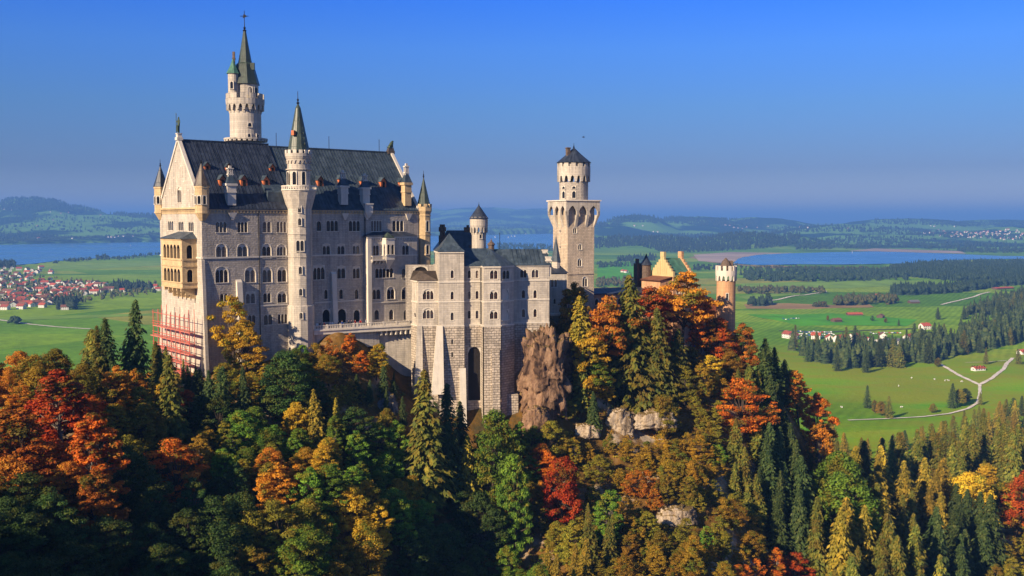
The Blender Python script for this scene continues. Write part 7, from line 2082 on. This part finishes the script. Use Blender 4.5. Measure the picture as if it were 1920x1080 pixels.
# wooded ridge and hills
mass('woodland', poly_pts([(1112,452),(1160,444),(1250,441),(1330,440),(1420,436),(1500,438),(1500,458),(1440,466),(1330,473),(1240,474),(1200,462),(1112,468)], 1900), FARC, 20, 30, .8, 'large blue wooded ridge behind the gatehouse')
mass('woodland', poly_pts([(1480,455),(1600,444),(1700,447),(1800,455),(1930,458),(1930,476),(1820,474),(1700,465),(1600,466),(1490,470)], 900), FARC, 18, 28, .7, 'scattered woods on the far shore of the right lake')
mass('woodland', poly_pts([(1112,412),(1190,405),(1250,408),(1320,411),(1420,412),(1420,424),(1330,426),(1250,420),(1190,420),(1112,428)], 900), FARC, 22, 34, .9, 'blue forest on the far hill right of the square tower')
mass('woodland', poly_pts([(1430,428),(1560,424),(1700,428),(1800,440),(1930,445),(1930,452),(1750,446),(1600,436),(1450,438)], 600), FARC, 20, 30, .8, 'far blue woods below the right hand hills')
mass('woodland', poly_pts([(1640,414),(1720,414),(1800,418),(1930,418),(1930,424),(1800,426),(1640,421)], 500), FARC, 22, 32, .9, 'far woods along the right horizon')
# left shore
mass('woodland', poly_pts([(-20,374),(60,372),(110,377),(190,398),(150,400),(80,396),(-20,398)], 1300), FARC, 24, 36, .9, 'blue forest covering the rounded hill on the left horizon')
mass('woodland', poly_pts([(205,402),(230,398),(300,404),(300,412),(250,410)], 260), FARC, 22, 32, .9, 'blue woods on the low hill beside the palace')
mass('woodland', poly_pts([(-20,438),(60,440),(110,446),(200,449),(215,455),(120,457),(-20,460)], 700), FARC, 18, 28, .7, 'dark wood on the far lake shore at the left')
mass('woodland', poly_pts([(215,447),(300,441),(300,451),(215,455)], 160), FARC, 14, 24, .6, 'trees among the houses on the far lake shore')
mass('woodland', poly_pts([(-20,405),(300,408),(300,440),(-20,436)], 420), FARC, 16, 28, .6, 'scattered trees on the far pastures at the left')
mass('woodland', poly_pts([(100,492),(160,486),(230,484),(300,476),(300,480),(230,488),(160,490),(100,496)], 110), FARC, 10, 19, .4, 'bushy shore line of the left lake')
mass('woodland', poly_pts([(180,483),(200,481),(205,485),(185,487)], 25), FARC, 14, 20, .5, 'clump of trees at the bend of the left lake shore')
mass('woodland', poly_pts([(0,495),(25,494),(30,502),(0,505)], 60), FARC, 16, 26, .6, 'dark trees between village and lake')
mass('woodland', poly_pts([(930,458),(1045,462),(1045,472),(960,470),(930,468)], 160), FARC, 16, 28, .6, 'shore trees seen between round tower and square tower')
mass('woodland', poly_pts([(800,415),(1035,412),(1035,432),(900,433),(800,436)], 500), FARC, 22, 34, .8, 'blue woods of the far shore behind the little round tower')
# trees inside the village
mass('woodland', poly_pts([(0,512),(90,520),(200,532),(300,533),(300,552),(140,570),(0,578)], 420), FARB, 8, 15, .3, 'garden trees between the village houses')
mass('woodland', poly_pts([(205,537),(270,535),(285,545),(220,550)], 70), FARC, 14, 22, .5, 'dark trees behind the last village houses')
mass('woodland', poly_pts([(105,571),(146,569),(147,581),(108,583)], 45), FARC, 17, 25, .5, 'dense dark grove at the front edge of the village')
mass('woodland', poly_pts([(20,606),(36,607),(36,610),(20,610)], 9), FARC, 11, 15, 0, 'lone dark bush on the left meadow')

# ------------------------------------------------------------------ single trees of the valley
def valley_tree(px, py, h, label, group, conif=True, key=None):
    w = gpn([(px, py)])
    if not len(w): return
    x, y, z = w[0]
    plant('C' if conif else 'B', random.choice(SPR_FAR if conif else BROAD), key or random.choice(['CD', 'CD', 'CG']), x, y, h, random.uniform(0, 6.28), label, group, random.uniform(1.1, 1.4) if conif else 1.0, z)
rngv = np.random.default_rng(5)
edge = [(1470,655),(1545,700),(1600,704),(1640,698),(1740,690),(1785,680),(1850,664),(1930,648),(1930,600),(1870,606),(1800,632),(1740,640),(1680,652),(1600,655),(1520,648)]
pts, tries = [], 0
while len(pts) < 44 and tries < 5000:
    tries += 1
    q = rngv.uniform((1465, 620), (1930, 706))
    if _pip(edge, np.array([q[0]]), np.array([q[1]]))[0] and all(abs(q[0] - a) / 9 + abs(q[1] - b_) / 5 > 1 for a, b_ in pts): pts.append(tuple(q))
mass('woodland', poly_pts([(1470,655),(1530,661),(1600,664),(1680,662),(1740,645),(1800,630),(1870,604),(1930,590),(1930,640),(1850,656),(1780,672),(1740,680),(1640,688),(1600,692),(1545,688),(1470,652)], 380), LEAF['CD'], 16, 30, .93, 'dark depth of the long tree belt behind the forked path meadow', 1.15, CT=CT2)
mass('woodland', poly_pts([(1800,596),(1840,578),(1880,562),(1930,545),(1930,590),(1870,594)], 150), LEAF['CD'], 16, 27, .95, 'dark depth of the wood on the rise at the right edge', 1.15, CT=CT2)
for px, py in pts: valley_tree(px, py, rngv.uniform(20, 31), 'spruce among many in the long tree belt behind the forked path meadow', 'spruces of the long tree belt behind the meadow')
edge2 = [(1800,598),(1840,580),(1880,566),(1930,550),(1930,596),(1870,596),(1815,600)]
pts = []; tries = 0
while len(pts) < 12 and tries < 4000:
    tries += 1
    q = rngv.uniform((1798, 548), (1930, 602))
    if _pip(edge2, np.array([q[0]]), np.array([q[1]]))[0] and all(abs(q[0] - a) / 8 + abs(q[1] - b_) / 4 > 1 for a, b_ in pts): pts.append(tuple(q))
for px, py in pts: valley_tree(px, py, rngv.uniform(19, 27), 'spruce of the dark wood on the rise at the right picture edge', 'spruces of the wood on the rise')
for px, py, h, lb, c_, k in [(1759,600,20,'lone dark spruce on the green plain',True,'CD'),(1806,600,20,'dark spruce at the tip of the wood on the rise',True,'CD'),
  (1626,768,19,'dark tree, tallest of the meadow clump beside the lower path',True,'CD'),(1640,776,11,'olive bush tree in the meadow clump',False,'G'),(1652,782,12,'brown tree in the meadow clump',False,'N'),(1666,785,18,'pointed spruce at the end of the meadow clump',True,'CG'),
  (1785,768,21,'tall dark tree before the fork of the gravel path',True,'CD'),(1800,765,15,'rounded olive tree beside the fork of the path',False,'G'),(1812,758,13,'dark bushy tree next to the path fork',False,'D'),(1838,762,11,'small spruce standing on the stem of the forked path',True,'CG'),
  (1748,776,8,'low bush by the lower gravel path',False,'G'),(1757,689,10,'bush at the start of the left fork of the path',False,'G'),(1848,684,18,'spruce beside the white meadow hut',True,'CG'),(1910,683,17,'spruce where the right fork leaves the picture',True,'CG'),
  (1552,602,9,'reddish round tree on the plain by the two sheds',False,'N'),(1636,603,9,'round dark tree alone on the plain',False,'D'),(1685,612,10,'small spruce before the car park',True,'CD'),(1660,607,8,'shrub beyond the car park',False,'G'),
  (1441,570,22,'great dark tree beside the country road',False,'D'),(1568,563,9,'small tree by the bend of the country road',False,'D')]:
    valley_tree(px, py, h, lb, 'single trees of the plain', c_, k)

# ------------------------------------------------------------------ houses, sheds, cars, boats, cows
def house_mesh(w, d, h, rh, wall, roof, rows=2, over=.7):
    key = ('h', w, d, h, rh, wall, roof)
    if key in _wcache: return _wcache[key]
    a, b, c_ = MB(), MB(), MB()
    a.box(-w / 2, w / 2, -d / 2, d / 2, -1.5, h, 0, 'bt'); 
    for sx_ in (-1, 1): a.add([(sx_ * w / 2, -d / 2, h), (sx_ * w / 2, d / 2, h), (sx_ * w / 2, 0, h + rh)][::sx_])
    roof_prism(b, -w / 2 - over, w / 2 + over, -d / 2, d / 2, h, h + rh, over, .25)
    b.box(w * .15, w * .15 + .8, -.4, .5, h + rh * .5, h + rh + 1.0)
    n = max(2, int(w / 3))
    for r_ in range(rows):
        for i in range(n):
            x = -w / 2 + w * (i + .5) / n
            for s in (-1, 1): c_.box(x - .5, x + .5, s * (d / 2 + .03) - .02, s * (d / 2 + .03) + .02, .9 + r_ * 2.6, 2.2 + r_ * 2.6)
        for s in (-1, 1): c_.box(s * (w / 2 + .03) - .02, s * (w / 2 + .03) + .02, -.6, .6, .9 + r_ * 2.6, 2.2 + r_ * 2.6)
    r = (a.mesh('wall', M[wall]), b.mesh('roof', M[roof]), c_.mesh('window', M['glass']) if rows else None)
    _wcache[key] = r; return r
def house(px, py, spec, rz, label, group, name='house', cat='house'):
    w = gpn([(px, py)])
    if not len(w): return
    o = thing(name, label, cat, tuple(w[0]), rz, group)
    for nm, me in zip(('wall', 'roof', 'window'), house_mesh(*spec)):
        if me: link(bpy.data.objects.new(nm, me), o)
    return o
M['dullred'] = plain('weathered red tiles', (0.30, 0.075, 0.045), 0.85, 0, 0.35, 0.6)
HS = [(13,10,5.5,3.6,'white','dullred'),(11,9,5,3.2,'white','redtile'),(16,11,6,4,'white','redtile'),(20,12,5.5,4,'white','browntile'),(12,9,5.2,3.4,'white','browntile')]
vil = [(0,503),(60,501),(100,506),(105,513),(60,520),(110,528),(180,532),(210,540),(200,552),(150,556),(140,566),(110,575),(60,580),(0,582)]
pts, tries = [], 0
while len(pts) < 125 and tries < 9000:
    tries += 1
    q = rngv.uniform((-5, 501), (215, 582))
    if _pip(vil, np.array([q[0]]), np.array([q[1]]))[0] and all(((q[0] - a) / 10) ** 2 + ((q[1] - b_) / 3.4) ** 2 > 1 for a, b_ in pts): pts.append(tuple(q))
for px, py in pts: house(px, py, HS[int(rngv.integers(5))], rngv.uniform(0, 3.14), 'white village house with reddish roof, one of many beside the left lake', 'houses of the village by the lake')
for px, py, k, lb in [(36,575,3,'long red roofed house at the front edge of the village'),(110,552,2,'big red roofed house in the middle of the village front'),(122,581,4,'farmhouse by the dark grove at the village edge'),(230,548,1,'small house right of the village beside dark trees'),(288,541,2,'red roofed house closest to the palace wall'),(296,546,1,'red roofed house half hidden by the palace wall')]:
    house(px, py, HS[k], .3, lb, 'single houses at the village edge')
for i, (px, py) in enumerate([(-5,396),(8,396),(22,397),(95,400),(114,401),(129,401),(189,404),(100,414),(70,425),(62,452),(66,450),(72,448),(107,451),(110,449),(136,448),(155,447),(178,446),(203,446),(210,449),(216,448),(222,444),(250,449),(232,452)]):
    house(px, py, HS[int(rngv.integers(3))], rngv.uniform(0, 3), 'far white house on the other side of the left lake', 'houses across the left lake')
vil2 = [(1725,440),(1760,433),(1830,436),(1870,430),(1930,433),(1930,452),(1860,449),(1790,446)]
pts = []; tries = 0
while len(pts) < 78 and tries < 5000:
    tries += 1
    q = rngv.uniform((1725, 428), (1930, 453))
    if _pip(vil2, np.array([q[0]]), np.array([q[1]]))[0] and all(abs(q[0] - a) / 5 + abs(q[1] - b_) / 2 > 1 for a, b_ in pts): pts.append(tuple(q))
for px, py in pts: house(px, py, HS[int(rngv.integers(3))], rngv.uniform(0, 3), 'far house with red roof in the town beyond the right lake', 'houses of the town beyond the right lake')
for px, py in [(1190,424),(1205,425),(1225,437),(1233,436),(1318,441),(1360,425),(1368,426),(1376,428),(1384,429),(1392,430),(1400,427),(1420,428),(1440,426),(1500,427),(1515,428),(1590,430),(1745,424),(1752,426),(1790,426)]:
    house(px, py, HS[int(rngv.integers(3))], rngv.uniform(0, 3), 'lone white house among the far hills right of the castle', 'lone houses among the far hills')
for px, py in [(1168,511),(1174,512),(1200,510),(1207,512),(1212,514)]:
    house(px, py, HS[int(rngv.integers(3))], rngv.uniform(0, 3), 'farm house with pale walls left of the gatehouse', 'farm left of the gatehouse')
BARN = (14,9,3.2,2.6,'barnwood','browntile',0); RBARN = (24,9,2.6,2.4,'barnwood','redtile',0)
house(1602, 592, RBARN, .1, 'long low barn with red roof on the green plain', 'barns of the plain', 'barn', 'barn')
house(1651, 596, BARN, 1.0, 'small brown shed east of the red roofed barn', 'barns of the plain', 'shed', 'shed')
house(1568, 605, BARN, .4, 'brown shed beside the reddish round tree', 'barns of the plain', 'shed', 'shed')
house(1713, 569, (18,11,3,2.6,'barnwood','greyroof',0), .2, 'grey barn on the slope above the plain', 'barns of the plain', 'barn', 'barn')
house(1646, 557, (16,9,3,2.6,'barnwood','redtile',0), .2, 'red roofed barn at the end of the tree belt', 'barns of the plain', 'barn', 'barn')
house(1880, 543, (60,12,3.0,2.0,'barnwood','redtile',0), .5, 'long reddish building on the rise at the right edge', 'barns of the plain', 'barn', 'barn')
house(1734, 618, (13,10,5,3.6,'white','redtile'), .3, 'red roofed house in the tree belt behind the car park', 'houses of the tree belt')
house(1675, 646, (40,16,5,2.0,'white','greyroof'), .15, 'large grey roofed hall among the tree belt', 'houses of the tree belt')
house(1834, 697, (13,6,2.6,1.5,'white','redtile'), .35, 'white hut with red end on the meadow between the path forks', 'huts of the meadow', 'hut', 'hut')
house(1918, 664, (11,8,3,2.4,'white','redtile'), .35, 'red roofed cottage at the picture edge above the right fork', 'huts of the meadow', 'cottage', 'cottage')
for px, py, k in [(1478,634,0),(1490,636,1),(1555,640,1),(1575,643,0),(1600,641,2),(1625,645,1),(1705,640,0),(1530,636,1),(1655,636,4)]:
    house(px, py, HS[k], rngv.uniform(0, 3), 'white house half hidden by the tree belt behind the car park', 'houses behind the tree belt')

def car_mesh(mat):
    b = MB()
    def rr(z0, z1, x0, x1, y, ins): b.hexa([(x0, -y, z0), (x1, -y, z0), (x1, y, z0), (x0, y, z0), (x0 + ins, -y + ins * .4, z1), (x1 - ins, -y + ins * .4, z1), (x1 - ins, y - ins * .4, z1), (x0 + ins, y - ins * .4, z1)])
    rr(.28, .62, -2.15, 2.15, .88, -.04); rr(.62, .92, -2.15, 2.15, .9, .12); rr(.92, 1.46, -1.75, 1.0, .80, .42)
    w = MB()
    w.hexa([(-1.6, -.81, .95), (.85, -.81, .95), (.85, .81, .95), (-1.6, .81, .95), (-1.32, -.67, 1.38), (.55, -.67, 1.38), (.55, .67, 1.38), (-1.32, .67, 1.38)])
    t = MB()
    n = 12
    for x in (-1.35, 1.35):
        for y in (-.8, .8):
            pts = [(x + .33 * math.cos(2 * math.pi * i / n), .33 + .33 * math.sin(2 * math.pi * i / n)) for i in range(n)]
            k = len(t.v); t.v += [(p[0], y - .11, p[1]) for p in pts] + [(p[0], y + .11, p[1]) for p in pts]
            for i in range(n): t.f.append((k + i, k + (i + 1) % n, k + n + (i + 1) % n, k + n + i)); t.m.append(0)
            t.f.append(tuple(k + i for i in reversed(range(n)))); t.m.append(0); t.f.append(tuple(k + n + i for i in range(n))); t.m.append(0)
    return b.mesh('body', M[mat]), w.mesh('window', M['glass']), t.mesh('wheel', M['iron'])
CARS = [(c_, car_mesh(m)) for c_, m in (('white', 'carwhite'), ('blue', 'carblue'), ('red', 'carred'), ('silver', 'cargrey'))]
for row, (y0, x0, x1, n) in enumerate([(625,1478,1560,20),(629,1480,1565,20),(633,1500,1560,12),(600,1466,1500,7),(627,1630,1690,12)]):
    for i in range(n):
        px = x0 + (x1 - x0) * (i + .5) / n; w = gpn([(px, y0 + .6 * math.sin(i))])
        if not len(w): continue
        c_, ms = CARS[int(rngv.choice(4, p=[.5, .15, .1, .25]))]
        o = thing('parked_car', f'{c_} car parked among many in the car park behind the tree belt' if row != 3 else f'{c_} car in the short row beside the meadow right of the gate tower', 'car', (w[0][0], w[0][1], w[0][2] + .72), 1.5 + rngv.normal() * .1, 'cars in the valley car park' if row != 3 else 'cars beside the meadow')
        for nm, me in zip(('body', 'window', 'wheel'), ms): link(bpy.data.objects.new(nm, me), o)

def boat_mesh():
    h, s = MB(), MB()
    secs = [(-5, .9, .2), (-2.5, 1.5, -.3), (0, 1.7, -.4), (2.5, 1.2, -.3), (5, .05, .1)]
    for (x0, w0, k0), (x1, w1, k1) in zip(secs, secs[1:]):
        for sg in (-1, 1):
            q = [(x0, sg * w0, 1), (x1, sg * w1, 1), (x1, 0, k1), (x0, 0, k0)]; h.add(q if sg < 0 else q[::-1])
        h.add([(x0, -w0, 1), (x1, -w1, 1), (x1, w1, 1), (x0, w0, 1)][::-1])
    h.tube([(.6, 0, 1), (.6, 0, 13.5)], .12, 5)
    for y in (-.06, .06): s.add([(.4, y, 2), (-4.6, y + .5, 2), (.4, y, 13)]); s.add([(1.0, y, 1.6), (4.8, y, 1.4), (1.0, y + .3, 11)])
    return h.mesh('hull', M['white']), s.mesh('sail', M['sail'])
BM = boat_mesh()
for px, py, lb in [(928,445.5,'sailboat nearest the little round tower on the far lake'),(953,446,'lowest sailboat of the trio on the far lake'),(959,444,'middle sailboat of the trio on the far lake'),(965,444,'last sailboat of the trio on the far lake'),(818,441,'sailboat in the gap right of the corner turret'),(986,439.5,'sailboat next to the square tower on the far lake'),(245,461.5,'white sailboat alone on the left lake'),(1598,474.6,'white boat alone on the right lake')]:
    w = flat_pt(px, py, VAL + .3); o = thing('sailboat', lb, 'sailboat', tuple(w), rngv.uniform(-.5, .8), 'sailboats on the lakes'); s_b = 1.3 if px > 800 and px < 1100 else 1.0; o.scale = (s_b,) * 3
    for nm, me in zip(('hull', 'sail'), BM): link(bpy.data.objects.new(nm, me), o)
J = [(0,0,1.15),(.55,0,1.2),(-.7,0,1.15),(.95,0,1.35),(1.25,0,1.15),(1.5,0,.95),(.5,.25,.75),(.5,.25,.05),(.5,-.25,.75),(.5,-.25,.05),(-.75,.25,.8),(-.68,.25,.42),(-.75,.25,.05),(-.75,-.25,.8),(-.68,-.25,.42),(-.75,-.25,.05),(-.95,0,1.1),(-1.05,0,.6)]
E = [(0,1),(0,2),(1,3),(3,4),(4,5),(1,6),(6,7),(1,8),(8,9),(2,10),(10,11),(11,12),(2,13),(13,14),(14,15),(2,16),(16,17)]
cow_me = skin('cow', J, E, [.42,.38,.36,.2,.17,.11,.13,.07,.13,.07,.17,.08,.07,.17,.08,.07,.05,.04], [M['sail'], M['barnwood']], lambda p: 1 if math.sin(p.x * 5 + 1) + math.sin(p.y * 7 + p.z * 4) > .7 else 0)
for px, py, lb in [(1685,727,'pale cow alone in the middle of the meadow'),(1709,711,'pale cow above the lone one on the meadow'),(1752,714,'first cow of the herd left of the path fork'),(1772,716,'second cow of the herd left of the path fork'),(1778,716,'third cow of the herd, close to the second'),(1803,717,'cow grazing closest to the path fork'),(1578,767,'cow on the bright green corner of the meadow'),(1690,766,'cow on the slope above the lower path')]:
    w = gpn([(px, py)])
    if len(w): o = bpy.data.objects.new('cow', cow_me); o.location = tuple(w[0]); o.rotation_euler = (0, 0, rngv.uniform(0, 6)); link(o); tag(o, lb, 'cow', 'cows on the meadow')
# a bird over the square tower
b = MB(); b.lathe((0, 0), [(.02, -.35), (.11, -.15), (.12, .1), (.06, .3), (0, .38)], 8)
bw = P(1094, 257, 240); bo = thing('bird', 'small dark bird gliding in the sky above the square tower', 'bird', tuple(bw))
m_ = b.mesh('body', M['iron'], True); o = bpy.data.objects.new('body', m_); o.rotation_euler = (0, R(90), 0); link(o, bo)
for s in (-1, 1):
    b = MB(); b.hexa([(-.12, 0, -.02), (.14, 0, -.02), (.10, s * .45, .10), (-.12, s * .45, .10), (-.12, 0, .02), (.14, 0, .02), (.10, s * .45, .13), (-.12, s * .45, .13)]); b.hexa([(-.12, s * .45, .10), (.10, s * .45, .10), (-.1, s * .95, .04), (-.14, s * .95, .04), (-.12, s * .45, .13), (.10, s * .45, .13), (-.1, s * .95, .06), (-.14, s * .95, .06)]); b.build('wing', M['iron'], bo)
# visitors before the gate passage
gq = pf_.A + pf_.d * pf_.L * .5 + pf_.n * 2.0
for i in range(11):
    u = pf_.L * (.02 + .098 * i); q = pf_.A + pf_.d * u + pf_.n * (1.2 + .9 * (i % 3)); w = FG.R.T @ np.array([q[0], q[1], 0]) + FG.o
    z = hz(w[0], w[1]); k = [0, 1, 2, 3, 0, 2, 1, 4, 0, 3, 1][i]
    person(k, (w[0], w[1], z), i * 1.3, 'in the crowd before the gate passage', 'visitors before the gate passage')
